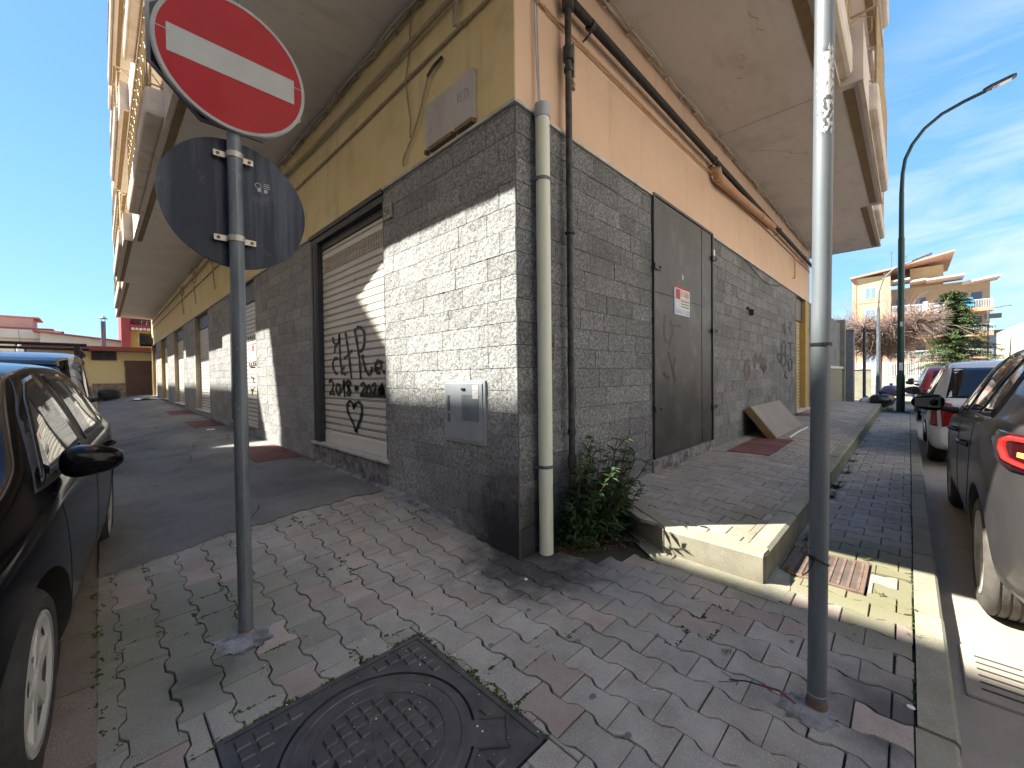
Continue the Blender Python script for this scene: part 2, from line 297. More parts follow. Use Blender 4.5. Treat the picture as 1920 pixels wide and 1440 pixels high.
M['pgrey'] = mat('grey_paint', (.050, .049, .052), (.062, .060, .062), scale=3, rough=.42, coat=.35, metal=.25, dirt=(3.5, .5, .8, (.085, .082, .08)))
M['pwhite'] = mat('white_paint', (.66, .68, .70), (.70, .72, .74), scale=2, rough=.3, coat=.8)
M['psilver'] = mat('silver_paint', (.42, .43, .44), (.46, .47, .48), scale=2, rough=.32, coat=.8, metal=.4)
M['pred'] = mat('red_paint', (.38, .02, .025), (.42, .025, .03), scale=2, rough=.3, coat=.8)
M['lamp_red'] = mat('tail_lamp', (.22, .006, .010), (.26, .008, .012), rough=.12, coat=1)
M['lamp_on'] = mat('tail_lamp_lit', (.6, .02, .02), rough=.2, emit=(1, .03, .02), estr=.4, coat=1)
M['amber'] = mat('indicator_lit', (.8, .35, .05), rough=.3, emit=(1, .42, .06), estr=1.2)
M['lamp_clear'] = mat('clear_lamp', (.35, .37, .38), rough=.1, coat=1)
M['plate'] = mat('number_plate', (.6, .6, .58), rough=.5)
M['wood'] = mat('board_edge', (.20, .13, .065), (.28, .19, .10), scale=8, rough=.8)
M['board'] = mat('board_face', (.20, .185, .165), (.24, .22, .20), scale=3, rough=.75, dirt=(5, .6, .8, (.2, .19, .18)))
M['ochre'] = mat('ochre_jamb', (.40, .27, .09), (.46, .33, .12), scale=4, rough=.85)
M['ochre_sh'] = mat('ochre_shutter', (.46, .38, .20), (.52, .44, .26), scale=4, rough=.6, tone=.2)
M['beige'] = mat('beige_jamb', (.42, .36, .30), (.50, .44, .37), scale=4, rough=.85, dirt=(6, .55, .8, (.3, .24, .2)))

M['mirror'] = mat('dark_mirror', (.10, .11, .12), rough=.08, metal=.8)
M['facade'] = mat('pale_facade', (.74, .68, .58), (.80, .74, .65), scale=1, rough=.9)

M['lamp_smoke'] = mat('smoked_lamp', (.045, .004, .007), rough=.1, coat=1)

M['grate_bar'] = mat('grate_bar', (.075, .06, .052), (.12, .095, .08), scale=14, rough=.8, dirt=(9, .6, .75, (.26, .12, .05)))
M['wire_red'] = mat('dull_red', (.16, .03, .03), rough=.8)
# ------------------------------------------------------------------ terrain
def gz(x, y):
    z = 0
    if y > -.2:
        f = lerp(.35, 1, sstep(-2.1, -.4, x))
        z += (.15*sstep(-.1, 1.9, y) + max(0, y-1.9)*.0122)*f
    if x > 2: z += .004*(min(x, 14)-2)
    return z
def rz_(x, y): return .20 + .05*sstep(.7, 1.6, x)*sstep(-1.3, -.6, y) + max(0, min(x, 15)-4)*.009   # raised pavement
def sheet(name, xs, ys, zf, m, thick=0, kind='structure', jag=None):
    b = MB(); nx, ny = len(xs), len(ys); vs = []
    for j, y in enumerate(ys):
        for i, x in enumerate(xs):
            yy = y+(jag(x) if (jag and j == 0) else 0); vs.append((x, yy, zf(x, yy)))
    fs = [(j*nx+i, j*nx+i+1, (j+1)*nx+i+1, (j+1)*nx+i) for j in range(ny-1) for i in range(nx-1)]
    b.add(vs, fs)
    if thick:
        n0 = len(vs); e = [(x, y_, z-thick) for (x, y_, z) in vs[:nx]]
        b.add(vs[:nx]+e, [(nx+i, nx+i+1, i+1, i) for i in range(nx-1)])
    o = b.build(name, m, smooth=False, kind=kind); return o
def rng(a, b, s):
    n = max(1, int(round((b-a)/s))); return [a+(b-a)*i/n for i in range(n+1)]
# ground to the horizon, roads
g = MB(); g.add([(-900, -900, -.35), (900, -900, -.35), (900, 900, -.35), (-900, 900, -.35)], [(0, 1, 2, 3)]); g.build('ground', M['asph'], kind='structure')
sheet('road', [-7.6, -5, -3, -2.22], rng(-9, 60, 3), lambda x, y: gz(-2.1, y)-.07-.02*min(1, abs(x+2.2)), M['road'])
sheet('road', rng(-7, 140, 6), [-9.2, -6, -3.2, -2.52], lambda x, y: -.125 if x < 20 else -.125+.004*min(x-20, 90), M['road'])
sheet('gutter', rng(-7, 16, 1.5), [-2.55, -2.1], lambda x, y: -.12-.01*(y+2.55), M['gutter'])
sheet('asphalt_pavement', rng(-2.1, .06, .028), [1.86, 2.1, 2.6, 3.2, 4, 5, 6.5, 8, 11, 15, 20, 25, 30.2], lambda x, y: gz(x, y)+.012,
      M['asph'], thick=.03, jag=lambda x: .30*(-sstep(-1.5, -2.1, x)*0 - max(0, (-x-1.5))*.9) - .02 + .06*noise.noise(Vector((x*4, 3, 1))) + .035*noise.noise(Vector((x*17, 8, 1))) + .02*noise.noise(Vector((x*45, 8, 1))))
sheet('paving_bed', rng(-2.2, 1.2, .17), rng(-2.0, 2.0, .15), lambda x, y: gz(x, y)-.016, M['joint'])
sheet('paving_bed', rng(.6, 16, .4), [-2.0, -1.6, -1.2], lambda x, y: gz(x, y)-.016, M['joint'])
sheet('paving_bed', rng(15.2, 60, 3), [-2.1, -1.2, .2], lambda x, y: -.03, M['kerb'])
# ------------------------------------------------------------------ pavers
def clip(poly, a, b, c):          # keep a*x+b*y<=c
    out = []
    for i in range(len(poly)):
        p, q = poly[i], poly[(i+1) % len(poly)]; dp = a*p[0]+b*p[1]-c; dq = a*q[0]+b*q[1]-c
        if dp <= 0: out.append(p)
        if (dp < 0 < dq) or (dq < 0 < dp):
            t = dp/(dp-dq); out.append((p[0]+(q[0]-p[0])*t, p[1]+(q[1]-p[1])*t))
    return out
def area(p): return .5*sum(p[i][0]*p[(i+1) % len(p)][1]-p[(i+1) % len(p)][0]*p[i][1] for i in range(len(p)))
PX, PY = .1565, .2135
def paver_poly(k, j):
    xL = -.63+PX*k; xR = xL+PX; par = k % 2
    y0 = -.33-(.1067 if par == 0 else 0) - PY*j; y1 = y0+PY
    a = .0125; q = PY*.22; dq = .018
    # wide at ends, narrow at waist
    def side(x, sgn):  # from y0 to y1
        return [(x+sgn*a, y0), (x+sgn*a, y0+q-dq), (x-sgn*a, y0+q+dq), (x-sgn*a, y1-q-dq), (x+sgn*a, y1-q+dq), (x+sgn*a, y1)]
    return side(xR, 1)+side(xL, -1)[::-1], (xL+xR)/2, (y0+y1)/2
def pave(name, planes, zf, kr, jr, holes=(), pinkf=None, seed=1, sink=None, skip=None):
    rnd = random.Random(seed); b = MB()
    for k in range(*kr):
        for j in range(*jr):
            poly, cx, cy = paver_poly(k, j)
            if skip and skip(cx, cy): continue
            pieces = [poly]
            for (a, bb, c) in planes: pieces = [clip(p, a, bb, c) for p in pieces]
            for (hx0, hx1, hy0, hy1) in holes:
                np_ = []
                for p in pieces:
                    if not p: continue
                    X = [v[0] for v in p]; Y = [v[1] for v in p]
                    if max(X) < hx0 or min(X) > hx1 or max(Y) < hy0 or min(Y) > hy1: np_.append(p); continue
                    np_.append(clip(p, 1, 0, hx0)); np_.append(clip(p, -1, 0, -hx1)); mid = clip(clip(p, -1, 0, -hx0), 1, 0, hx1)
                    if mid: np_.append(clip(mid, 0, 1, hy0)); np_.append(clip(mid, 0, -1, -hy1))
                pieces = np_
            tone = min(1, max(0, rnd.gauss(.5, .2))); pk = 1 if (pinkf(cx, cy, rnd) if pinkf else False) else 0
            zj = rnd.uniform(-.0022, .0022); tx = rnd.gauss(0, .009); ty = rnd.gauss(0, .009)
            ox, oy = rnd.gauss(0, .0012), rnd.gauss(0, .0016); rot = rnd.gauss(0, .006)
            for p in pieces:
                if len(p) < 3 or abs(area(p)) < .0012: continue
                gx = sum(v[0] for v in p)/len(p); gy = sum(v[1] for v in p)/len(p)
                w_ = max(v[0] for v in p)-min(v[0] for v in p); h_ = max(v[1] for v in p)-min(v[1] for v in p)
                rings = []
                for inset, dz in ((.0026, -.025), (.0026, -.003), (.0052, 0)):
                    sx = max(.2, 1-2*inset/w_); sy = max(.2, 1-2*inset/h_); rr = []
                    for (x, y) in p:
                        X = (x-gx)*sx; Y = (y-gy)*sy; X, Y = X-rot*Y, Y+rot*X; X += gx+ox; Y += gy+oy
                        rr.append((X, Y, zf(X, Y)+dz+zj+(X-gx)*tx+(Y-gy)*ty))
                    rings.append(rr)
                n = len(p); vs = sum(rings, []); fs = []
                for r_ in range(2): fs += [(r_*n+i, r_*n+(i+1) % n, (r_+1)*n+(i+1) % n, (r_+1)*n+i) for i in range(n)]
                fs.append(tuple(2*n+i for i in range(n)))
                if area(p) < 0: fs = [f[::-1] for f in fs]
                b.add(vs, fs, pk, tone)
    return b.build(name, [M['paver'], M['paver_pink']], kind='structure')
def pink(cx, cy, rnd):
    # faded pink stones scattered in bands
    v = math.sin(cx*7.1+cy*5.3)*.5+noise.noise(Vector((cx*1.6, cy*1.6, 2)))
    return rnd.random() < (.42 if v > .35 else .07)
MH = (-1.815, -.965, -1.055, -.2)
GR = (1.03, 1.585, -1.80, -1.36)
pave('pavement', [(-1, 0, 2.112), (0, -1, 1.995), (0, 1, 2.05), (1, 0, 1.6), (1, .1, 1.25)], gz, (-11, 13), (-14, 12), holes=[MH, (0.005, 40, 0.0, 40), (GR[0], GR[1]+2, GR[2], GR[3])], pinkf=pink, seed=3,
     skip=lambda x, y: (x > .62 and y > -1.22) or (x > 0 and y > 0) or (x > .28 and y > -.45 and x+.2 > 0))
pave('pavement', [(0, -1, 1.995), (-1, -.1, -1.25), (0, 1, -1.35)], gz, (7, 100), (3, 12), holes=[GR], pinkf=lambda x, y, r: r.random() < .05, seed=4)
RP = [(0, -1, 1.235), (0, 1, -.0), (-1, 0, -.80), (-.83, .56, -.95), (1, 0, 15.2)]
pave('raised_pavement', RP, rz_, (8, 103), (-3, 9), holes=[(3.9, 5.5, -.70, -.2), (9.4, 10.3, -.5, .1)], pinkf=lambda x, y, r: r.random() < (.22 if abs(y+.75) < .35 or x < 1.6 else .06), seed=5)
for xs_, ys_ in ((rng(.88, 15.3, .3), [-1.24, -.9, -.6]), (rng(1.22, 15.3, .3), [-.6, -.3, .02])): sheet('raised_pavement_bed', xs_, ys_, lambda x, y: rz_(x, y)-.017, M['joint'])
b = MB(); b.add([(.88, -.6, rz_(.88, -.6)-.017), (1.22, -.6, rz_(1.22, -.6)-.017), (1.22, -.05, rz_(1.22, -.05)-.017)], [(0, 1, 2)]); b.build('raised_pavement_bed', M['joint'], kind='structure')
# kerbs
def kerb_run(b, p0, p1, w_, zt, zb, seg, m=0, side=1, gap=.006, rnd=random.Random(5), bev=.012, mside=None):
    p0 = Vector((*p0, 0)); p1 = Vector((*p1, 0)); d = (p1-p0); Ln = d.length; d.normalize(); nrm = Vector((-d.y, d.x, 0))*side
    n = max(1, int(round(Ln/seg)))
    for i in range(n):
        a = p0+d*(Ln*i/n+gap); c = p0+d*(Ln*(i+1)/n-gap); dz = rnd.uniform(-.003, .003); t = rnd.uniform(.2, .8); off = nrm*rnd.uniform(-.003, .003)
        prof = [(0, zb), (0, -bev), (bev, 0), (w_, 0), (w_, zb)]
        vs = []
        for e in (a, c):
            for k, (o_, z_) in enumerate(prof):
                q = e+nrm*o_+off; top = zt(q.x, q.y)+dz; vs.append((q.x, q.y, (top+z_) if (k in (1, 2, 3)) else z_))
        fs = [(k, k+1, 5+k+1, 5+k) for k in range(4)]+[(0, 5, 9, 4), (0, 1, 2, 3, 4)[::-1], (5, 6, 7, 8, 9)]
        b.add(vs, [fs[0]], mside if mside is not None else m, t); b.add(vs, fs[1:], m, t)
b = MB(); kerb_run(b, (-3, -2.108), (16, -2.108), .108, lambda x, y: gz(x, y)+.002, -.30, 1.0, 0, 1)
b.build('kerb', [M['kerb'], M['kerb_side']], kind='structure')
b = MB(); kerb_run(b, (-2.245, -3), (-2.245, 30), .14, lambda x, y: gz(-2.1, y)-.002, -.30, .5, 0, -1, rnd=random.Random(8)); b.build('kerb', [M['kerb_red']], kind='structure')
b = MB(); kerb_run(b, (.745, -1.352), (15.3, -1.352), .118, lambda x, y: rz_(x, y)+.002, -.05, 1.0, 0, 1, mside=1, bev=.02)
kerb_run(b, (.745, -.72), (.72, -1.352), .125, lambda x, y: rz_(x, y)+.002, -.05, .7, 0, 1, bev=.02)
kerb_run(b, (1.22, -.0), (.745, -.72), .115, lambda x, y: rz_(x, y)+.002, -.05, .9, 0, 1, bev=.02)
b.build('raised_kerb', [M['kerb'], M['kerb_side']], kind='structure')
b = MB(); P0 = [(1.25, -.0), (.735, -.735), (.700, -1.372), (.80, -1.385), (1.02, -1.37)]; P1 = [(1.10, -.10), (.60, -.735), (.585, -1.45), (.80, -1.47), (1.02, -1.43)]
for i in range(4): b.add([(P0[i][0], P0[i][1], .022), (P1[i][0], P1[i][1], .003), (P1[i+1][0], P1[i+1][1], .003), (P0[i+1][0], P0[i+1][1], .022), (P0[i][0]+.1, P0[i][1]+.03, .022), (P0[i+1][0]+.1, P0[i+1][1]+.03, .022)], [(0, 1, 2, 3), (0, 3, 5, 4)])
b.build('cement_fillet', M['kerb'], kind='structure')
# cement fillet along the wall foot
b = MB()
for i in range(24):
    y0, y1 = .45+i*.142, .45+(i+1)*.142; w0 = min(1, i/5)*(.05+.06*abs(noise.noise(Vector((y0*3, 1, 5))))); w1 = min(1, (i+1)/5)*(.05+.06*abs(noise.noise(Vector((y1*3, 1, 5)))))
    b.add([(-.005, y0, gz(0, y0)+.04*min(1, i/5)+.003), (-w0-.012, y0, gz(0, y0)+.004), (-w1-.012, y1, gz(0, y1)+.004), (-.005, y1, gz(0, y1)+.04*min(1, (i+1)/5)+.003)], [(0, 1, 2, 3)])
b.build('cement_fillet', M['cement'], kind='structure')
# ------------------------------------------------------------------ main building
B = thing('apartment_building', 'corner block with grey stone cladding, yellow and orange plaster and deep overhanging balconies', 'building', (0, 0, 0))
CZ0, CH, CTOP = -.123, .165, 3.205
# openings on each side: (u0, u1, zsill, ztop)
LOP = [(1.87, 3.88, .44, 3.20), (6.72, 8.75, .42, 3.205), (11.36, 13.6, .45, 3.205), (16.0, 18.55, .47, 3.205), (20.7, 23.15, .5, 3.205), (25.5, 27.75, .5, 3.205)]
ROP = [(2.10, 3.90, .385, 3.23), (9.76, 11.5, .38, 3.205)]
def cladding(name, ulen, ops, face, m, seed, u_detail=3):
    rnd = random.Random(seed); b = MB()
    for r_ in range(21):
        z0 = CZ0+CH*r_; z1 = min(z0+CH, CTOP)
        if z0 > CTOP-.02: break
        u = 0; first = True
        while u < ulen:
            ln = rnd.uniform(.24, .50)
            if first: ln = .3 if r_ % 2 else .16; first = False
            u1 = min(u+ln, ulen); segs = [(u, u1)]
            for (a, c, zs, zt) in ops:
                if z1 > zs+.001 and z0 < zt-.001:
                    ns = []
                    for (p, q) in segs:
                        if q <= a or p >= c: ns.append((p, q)); continue
                        if p < a: ns.append((p, a))
                        if q > c: ns.append((c, q))
                    segs = ns
            for (p, q) in segs:
                if q-p < .02: continue
                t = min(1, max(0, rnd.gauss(.5, .24))) if rnd.random() > .05 else rnd.choice((0, 1)); o_ = rnd.uniform(0, .007); g_ = .0006; e = .0022
                P = [(p+g_, z0+g_), (q-g_, z0+g_), (q-g_, z1-g_), (p+g_, z1-g_)]
                nu, nv = (4, 2)
                vs = [face(x, z, .0) for x, z in P]
                # face grid with uneven relief
                grid = []
                for jv in range(nv+1):
                    for iu in range(nu+1):
                        x = lerp(P[0][0]+e, P[1][0]-e, iu/nu); z = lerp(P[0][1]+e*.8, P[2][1]-e*.8, jv/nv)
                        d = max(.0112, .0145+o_*.6+.008*noise.noise(Vector((x*9, z*11, seed))))
                        grid.append(face(x, z, d))
                n0 = 4; vs += grid; G = lambda i, j: n0+j*(nu+1)+i
                fs = [(G(i, j), G(i+1, j), G(i+1, j+1), G(i, j+1)) for j in range(nv) for i in range(nu)]
                fs += [(0, 1)+tuple(G(i, 0) for i in range(nu, -1, -1)), (1, 2)+tuple(G(nu, j) for j in range(nv, -1, -1)),
                       (2, 3)+tuple(G(i, nv) for i in range(0, nu+1)), (3, 0)+tuple(G(0, j) for j in range(0, nv+1))]
                if face(0, 0, 1)[0] < -.5: fs = [f[::-1] for f in fs]
                b.add(vs, fs, 0, t)
            u = u1
    return b.build(name, m, B)
fL = lambda u, z, d: (-d+.010, u, z)
fR = lambda u, z, d: (u, -d+.010, z)
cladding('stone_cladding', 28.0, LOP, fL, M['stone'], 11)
cladding('stone_cladding', 11.75, ROP, fR, M['stone_shaded'], 12)
# backing walls and upper plaster
b = MB()
pu = .012
for (a, c, zs, zt) in LOP+[(28, 28, 0, 0)]:
    b.box(.0015, .35, pu, a, -.3, 3.2315, 0)
    if c > a: b.box(.0025, .35, a, c, -.3, zs-.03, 0)
    pu = c
pu = .36
for (a, c, zs, zt) in ROP+[(11.75, 11.75, 0, 0)]:
    b.box(pu, a, .0015, .35, -.3, 3.2315, 0)
    if c > a: b.box(a, c, .0025, .35, -.3, zs-.03, 0)
    pu = c
b.build('wall_core', M['backing'], B)
b = MB(); b.box(.0, .35, .0, 28.0, 3.232, 4.66); b.build('yellow_wall', M['yellow'], B)
b = MB(); b.box(.355, 11.75, .002, .35, 3.232, 4.66); b.box(.004, .353, -.004, -.0005, 3.232, 4.66); b.box(11.4, 11.75, .351, 12, -.3, 4.66); b.build('pink_wall', M['pink'], B)
b = MB(); b.box(.36, 11.3, .36, 27.9, -.3, 4.6); b.build('dark_core', M['void'], B)
b = MB()
for (y0, y1) in [(0, 1.87)]+[(3.9, 28.0)]: b.box(-.028, .0, y0-.028 if y0 == 0 else y0, y1, 3.205, 3.231)
b.box(.0, 2.08, -.028, -.0005, 3.205, 3.231); b.box(3.92, 11.75, -.028, -.0005, 3.205, 3.231)
b.build('marble_trim', M['marble'], B, bevel=.003)
# corner arris strip
b = MB(); b.box(-.0035, .004, -.004, .002, .0, 3.2); b.build('corner_strip', M['backing'], B)
# ---- storeys with balconies
Z0, FH = 4.65, 3.05
b = MB()
L_EDGE = [(-1.30, -1.22), (3.3, -1.22), (3.9, -1.36), (11.24, -1.40), (11.25, -1.56), (16.9, -1.56), (16.95, -1.40), (27.6, -1.37)]
outline = [(x, y) for y, x in L_EDGE]+[(12.45, 27.6), (12.45, -1.38), (8.76, -1.38), (8.75, -1.54), (4.12, -1.54), (4.10, -1.34), (-1.15, -1.34)]
def slab(z, t): 
    bb = MB(); n = len(outline); o2 = outline
    vs = [(x, y, z) for x, y in o2]+[(x, y, z+t) for x, y in o2]
    bb.add(vs, [tuple(range(n)), tuple(range(n, 2*n))[::-1]]+[(i, n+i, n+(i+1) % n, (i+1) % n) for i in range(n)]); return bb
for f in range(5):
    sb = slab(Z0+FH*f, .28 if f < 4 else .2).build('floor_slab' if f < 4 else 'roof_slab', M['soffit'], B)
    if f < 4:   # upper walls set back
        bb = MB(); bb.box(.0, .3, .0, 27.6, Z0+FH*f+.282, Z0+FH*(f+1)-.002); bb.build('upper_wall', M['yellow'], B)
        bb = MB(); bb.box(.305, 11.75, .0, .3, Z0+FH*f+.282, Z0+FH*(f+1)-.002); bb.build('upper_wall', M['pink'], B)
# fascia boards that hang just proud of the slab edge
def fascia(bb, pts, z0, z1, t=.05, m=0):
    for (x0, y0), (x1, y1) in zip(pts, pts[1:]):
        d = Vector((x1-x0, y1-y0, 0)); 
        if d.length < .03: continue
        d.normalize(); n_ = Vector((-d.y, d.x, 0))
        q = [(x0, y0), (x1, y1), (x1-n_.x*-t, y1-n_.y*-t), (x0-n_.x*-t, y0-n_.y*-t)]
        vs = [(x, y, z0) for x, y in q]+[(x, y, z1) for x, y in q]
        bb.add(vs, [(0, 3, 2, 1), (4, 5, 6, 7), (0, 1, 5, 4), (1, 2, 6, 5), (2, 3, 7, 6), (3, 0, 4, 7)], m)
for f in range(5):
    z = Z0+FH*f; bb = MB(); top = z+.62 if f < 4 else z+.3
    fascia(bb, [(-1.222, -1.36), (-1.222, 3.3), (-1.362, 3.9), (-1.40, 11.23)], z-.02, top, .045)
    fascia(bb, [(-1.562, 11.25), (-1.562, 16.93)], z-.02, top, .045); fascia(bb, [(-1.40, 16.95), (-1.37, 27.62)], z-.02, top, .045)
    fascia(bb, [(-1.605, 11.20), (-1.40, 11.20)], z-.02, top, .045)
    fascia(bb, [(12.45, -1.382), (8.78, -1.382)], z-.02, top, .045); fascia(bb, [(8.76, -1.542), (4.10, -1.542)], z-.02, top, .045)
    fascia(bb, [(4.08, -1.342), (-1.27, -1.342)], z-.02, top, .045); fascia(bb, [(8.80, -1.385), (8.80, -1.59)], z-.02, top, .04); fascia(bb, [(4.10, -1.59), (4.10, -1.385)], z-.02, top, .04)
    fascia(bb, [(12.452, 27.5), (12.452, -1.42)], z-.02, top, .045)
    bb.build('fascia', M['fascia'], B)
    # brown recessed line painted under the slab edge
    zz = z-.006
    for (x0, y0, x1, y1, s) in ((-1.34, 3.95, -1.375, 11.2, 1), (-1.53, 11.3, -1.53, 16.9, 1), (-1.37, 17, -1.345, 27.5, 1)):
        bb = MB(); bb.add([(x0, y0, zz), (x1, y1, zz), (x1+.09, y1, zz), (x0+.09, y0, zz)], [(0, 1, 2, 3)]); bb.build('drip_band', M['wood'], B)
    for (x0, x1, y) in ((4.2, 8.7, -1.50), (8.85, 12.4, -1.35), (-.9, 4.05, -1.31)):
        bb = MB(); bb.add([(x0, y, zz), (x1, y, zz), (x1, y+.10, zz), (x0, y+.10, zz)], [(0, 1, 2, 3)]); bb.build('drip_band', M['wood'], B)
# balconies: apron, hexagon-pattern iron railing panels
def hexpanel(bb, o, ux, w_, h, r_=.012):
    # railing panel of elongated hexagons; o lower corner, ux direction
    ux = Vector(ux); o = Vector(o); n = max(1, round(w_/.30)); cw = w_/n
    P = lambda u, v: o+ux*u+Vector((0, 0, v))
    for i in range(n+1): bb.tube([P(i*cw, 0), P(i*cw, h)], r_*.8, 4)
    bb.tube([P(0, h), P(w_, h)], r_*1.6, 4); bb.tube([P(0, .02), P(w_, .02)], r_, 4)
    for i in range(n):
        u0 = i*cw; c = u0+cw/2
        for (va, vb) in ((.04, h*.60), (h*.62, h-.03)):
            hh = vb-va; s = min(.12, hh*.25)
            bb.tube([P(c, va), P(u0+.04, va+s), P(u0+.04, vb-s), P(c, vb), P(u0+cw-.04, vb-s), P(u0+cw-.04, va+s), P(c, va)], r_*.6, 4)
for f in range(4):
    z = Z0+FH*f
    for (y0, y1, xo) in ((4.9, 9.3, -1.60), (12.0, 16.4, -1.68), (18.5, 24.5, -1.52)):
        bal = MB(); bal.box(xo, -1.1, y0, y1, z+.04, z+.40); 
        bo = bal.build('balcony', M['fascia'], B, bevel=.05)
        bb = MB(); hexpanel(bb, (xo+.03, y0+.04, z+.42), (0, 1, 0), y1-y0-.08, .95); hexpanel(bb, (xo+.03, y0+.04, z+.42), (1, 0, 0), abs(xo)-1.08, .95); hexpanel(bb, (xo+.03, y1-.04, z+.42), (1, 0, 0), abs(xo)-1.08, .95)
        bb.build('railing', M['iron_tan'], bo)
        bb = MB()
        for i in range(int((y1-y0)/.16)): bb.box(xo+.06, xo+.075, y0+.06+i*.16, y0+.19+i*.16, z+.44, z+1.32+.04*math.sin(i*2.1), t=.5)
        bb.build('privacy_screen', M['tan'], bo)
    for (x0, x1, yo) in ((1.2, 4.05, -1.50), (5.0, 8.4, -1.68), (9.4, 12.0, -1.52)):
        bal = MB(); bal.box(x0, x1, yo, -1.1, z+.04, z+.40); bo = bal.build('balcony', M['fascia'], B, bevel=.05)
        bb = MB(); hexpanel(bb, (x0+.04, yo+.03, z+.42), (1, 0, 0), x1-x0-.08, .95); hexpanel(bb, (x1-.04, yo+.03, z+.42), (0, 1, 0), abs(yo)-1.0, .95); hexpanel(bb, (x0+.04, yo+.03, z+.42), (0, 1, 0), abs(yo)-1.0, .95)
        bb.build('railing', M['iron_tan'], bo)
        bb = MB()
        for i in range(int((x1-x0-.9)/.16)): bb.box(x0+.9+i*.16, x0+1.03+i*.16, yo+.06, yo+.075, z+.44, z+1.32)
        bb.build('privacy_screen', M['tan'], bo)
# ---- roller shutters on the left wall
def roller(name_y0, y0, y1, z0, z1, xs, m, detail=True, gm=None, jamb=None, jm=None, hidden_top=.30, ax='L'):
    P = (lambda d, u, z: (d, u, z)) if ax == 'L' else (lambda d, u, z: (u, d, z))
    b = MB(); pitch = .083; z = z0; k = 0; rnd = random.Random(int(y0*10))
    while z < z1-hidden_top:
        zt = min(z+pitch, z1-hidden_top); t = rnd.uniform(.35, .65)
        prof = [(-.004, z), (-.0135, z+.003), (-.0150, (z+zt)/2), (-.0140, zt-.019), (-.004, zt-.017), (-.004, zt-.0135), (-.011, zt-.012), (-.011, zt-.006), (-.004, zt-.0045), (-.004, zt)]
        for (d0, za), (d1, zb) in zip(prof, prof[1:]):
            mm = 1 if (d0 == d1 == -.004 or (d0 == 0 and d1 == 0) or d1 == -.004) else 0
            f = [(0, 3, 2, 1)] if ax == 'L' else [(0, 1, 2, 3)]
            b.add([P(xs+d0, y0, za), P(xs+d0, y1, za), P(xs+d1, y1, zb), P(xs+d1, y0, zb)], f, mm, t)
        z += pitch; k += 1
    return b.build('roller_shutter', [m, M['groove']], B)
# shutter 1 with dark steel frame
s1 = roller('s1', 1.885, 3.66, .475, 3.16, .075, M['shutter'], hidden_top=.15)
b = MB(); b.box(-.012, .16, 3.66, 3.885, .455, 3.10); b.box(-.020, -.0125, 3.70, 3.75, .47, 3.08); b.box(-.020, -.0125, 3.80, 3.85, .47, 3.08)
b.build('side_frame', M['dframe'], s1, bevel=.004)
b = MB(); b.box(-.012, .16, 1.862, 3.885, 3.102, 3.228); b.box(-.03, -.0125, 1.85, 3.9, 3.175, 3.23); b.box(.05, .16, 1.885, 3.66, 3.012, 3.101); b.build('header_frame', M['dframe'], s1, bevel=.004)
b = MB(); b.box(.02, .16, 1.868, 1.886, .455, 3.10); b.box(-.008, .019, 1.866, 1.876, .47, 3.1); b.build('guide_rail', M['galv'], s1)
b = MB(); b.box(.052, .16, 1.886, 3.66, .455, .60); b.build('bottom_bar', M['shutter'], s1, bevel=.004)
b = MB()
for row, zc in enumerate((2.84, 2.757)):
    n_ = 44
    for i in range(n_):
        y = 1.95+i*(1.65/n_); b.box(.0580, .0605, y, y+.015, zc-.030, zc+.018)
b.build('vent_slots', M['groove'], s1)
b = MB(); b.box(.035, .055, 1.892, 1.915, 1.52, 1.66); b.tube([(.045, 1.91, 1.60), (.03, 1.92, 1.56), (.045, 1.93, 1.53)], .008, 6); b.build('latch', M['dframe'], s1)
b = MB(); b.box(-.045, .16, 1.82, 3.93, .42, .453); b.build('sill', M['marble'], s1, bevel=.006)
b = MB(); b.box(-.022, .05, 1.86, 3.9, .1, .418); b.build('plinth', M['cement'], s1)

# expansion joints and hair cracks of the soffits
b = MB(); b.add([(4.10, -1.33, 4.647), (4.116, -1.33, 4.647), (4.116, -.02, 4.647), (4.10, -.02, 4.647)], [(0, 1, 2, 3)]); b.build('soffit_joint', M['crack'], B)
b = MB(); b.add([(-1.36, 22.0, 4.647), (-1.36, 22.03, 4.647), (-.02, 22.03, 4.647), (-.02, 22.0, 4.647)], [(0, 1, 2, 3)]); b.build('soffit_joint', M['crack'], B)
rc = random.Random(17)
for (x0, y0, dx, dy, n) in ((4.9, -.30, .05, -.03, 14), (5.2, -.75, .06, .02, 10), (3.3, -.5, -.04, -.035, 12), (6.4, -.6, .08, -.02, 9), (2.2, -.9, .05, .03, 8)):
    P = [(x0, y0)]
    for k in range(n): P.append((P[-1][0]+dx+rc.gauss(0, .035), P[-1][1]+dy+rc.gauss(0, .035)))
    b = MB()
    for (a, c), (d, e) in zip(P, P[1:]): b.add([(a, c, 4.6478), (a+.008, c+.005, 4.6478), (d+.008, e+.005, 4.6478), (d, e, 4.6478)], [(0, 1, 2, 3)])
    b.build('hair_crack', M['crack'], B)
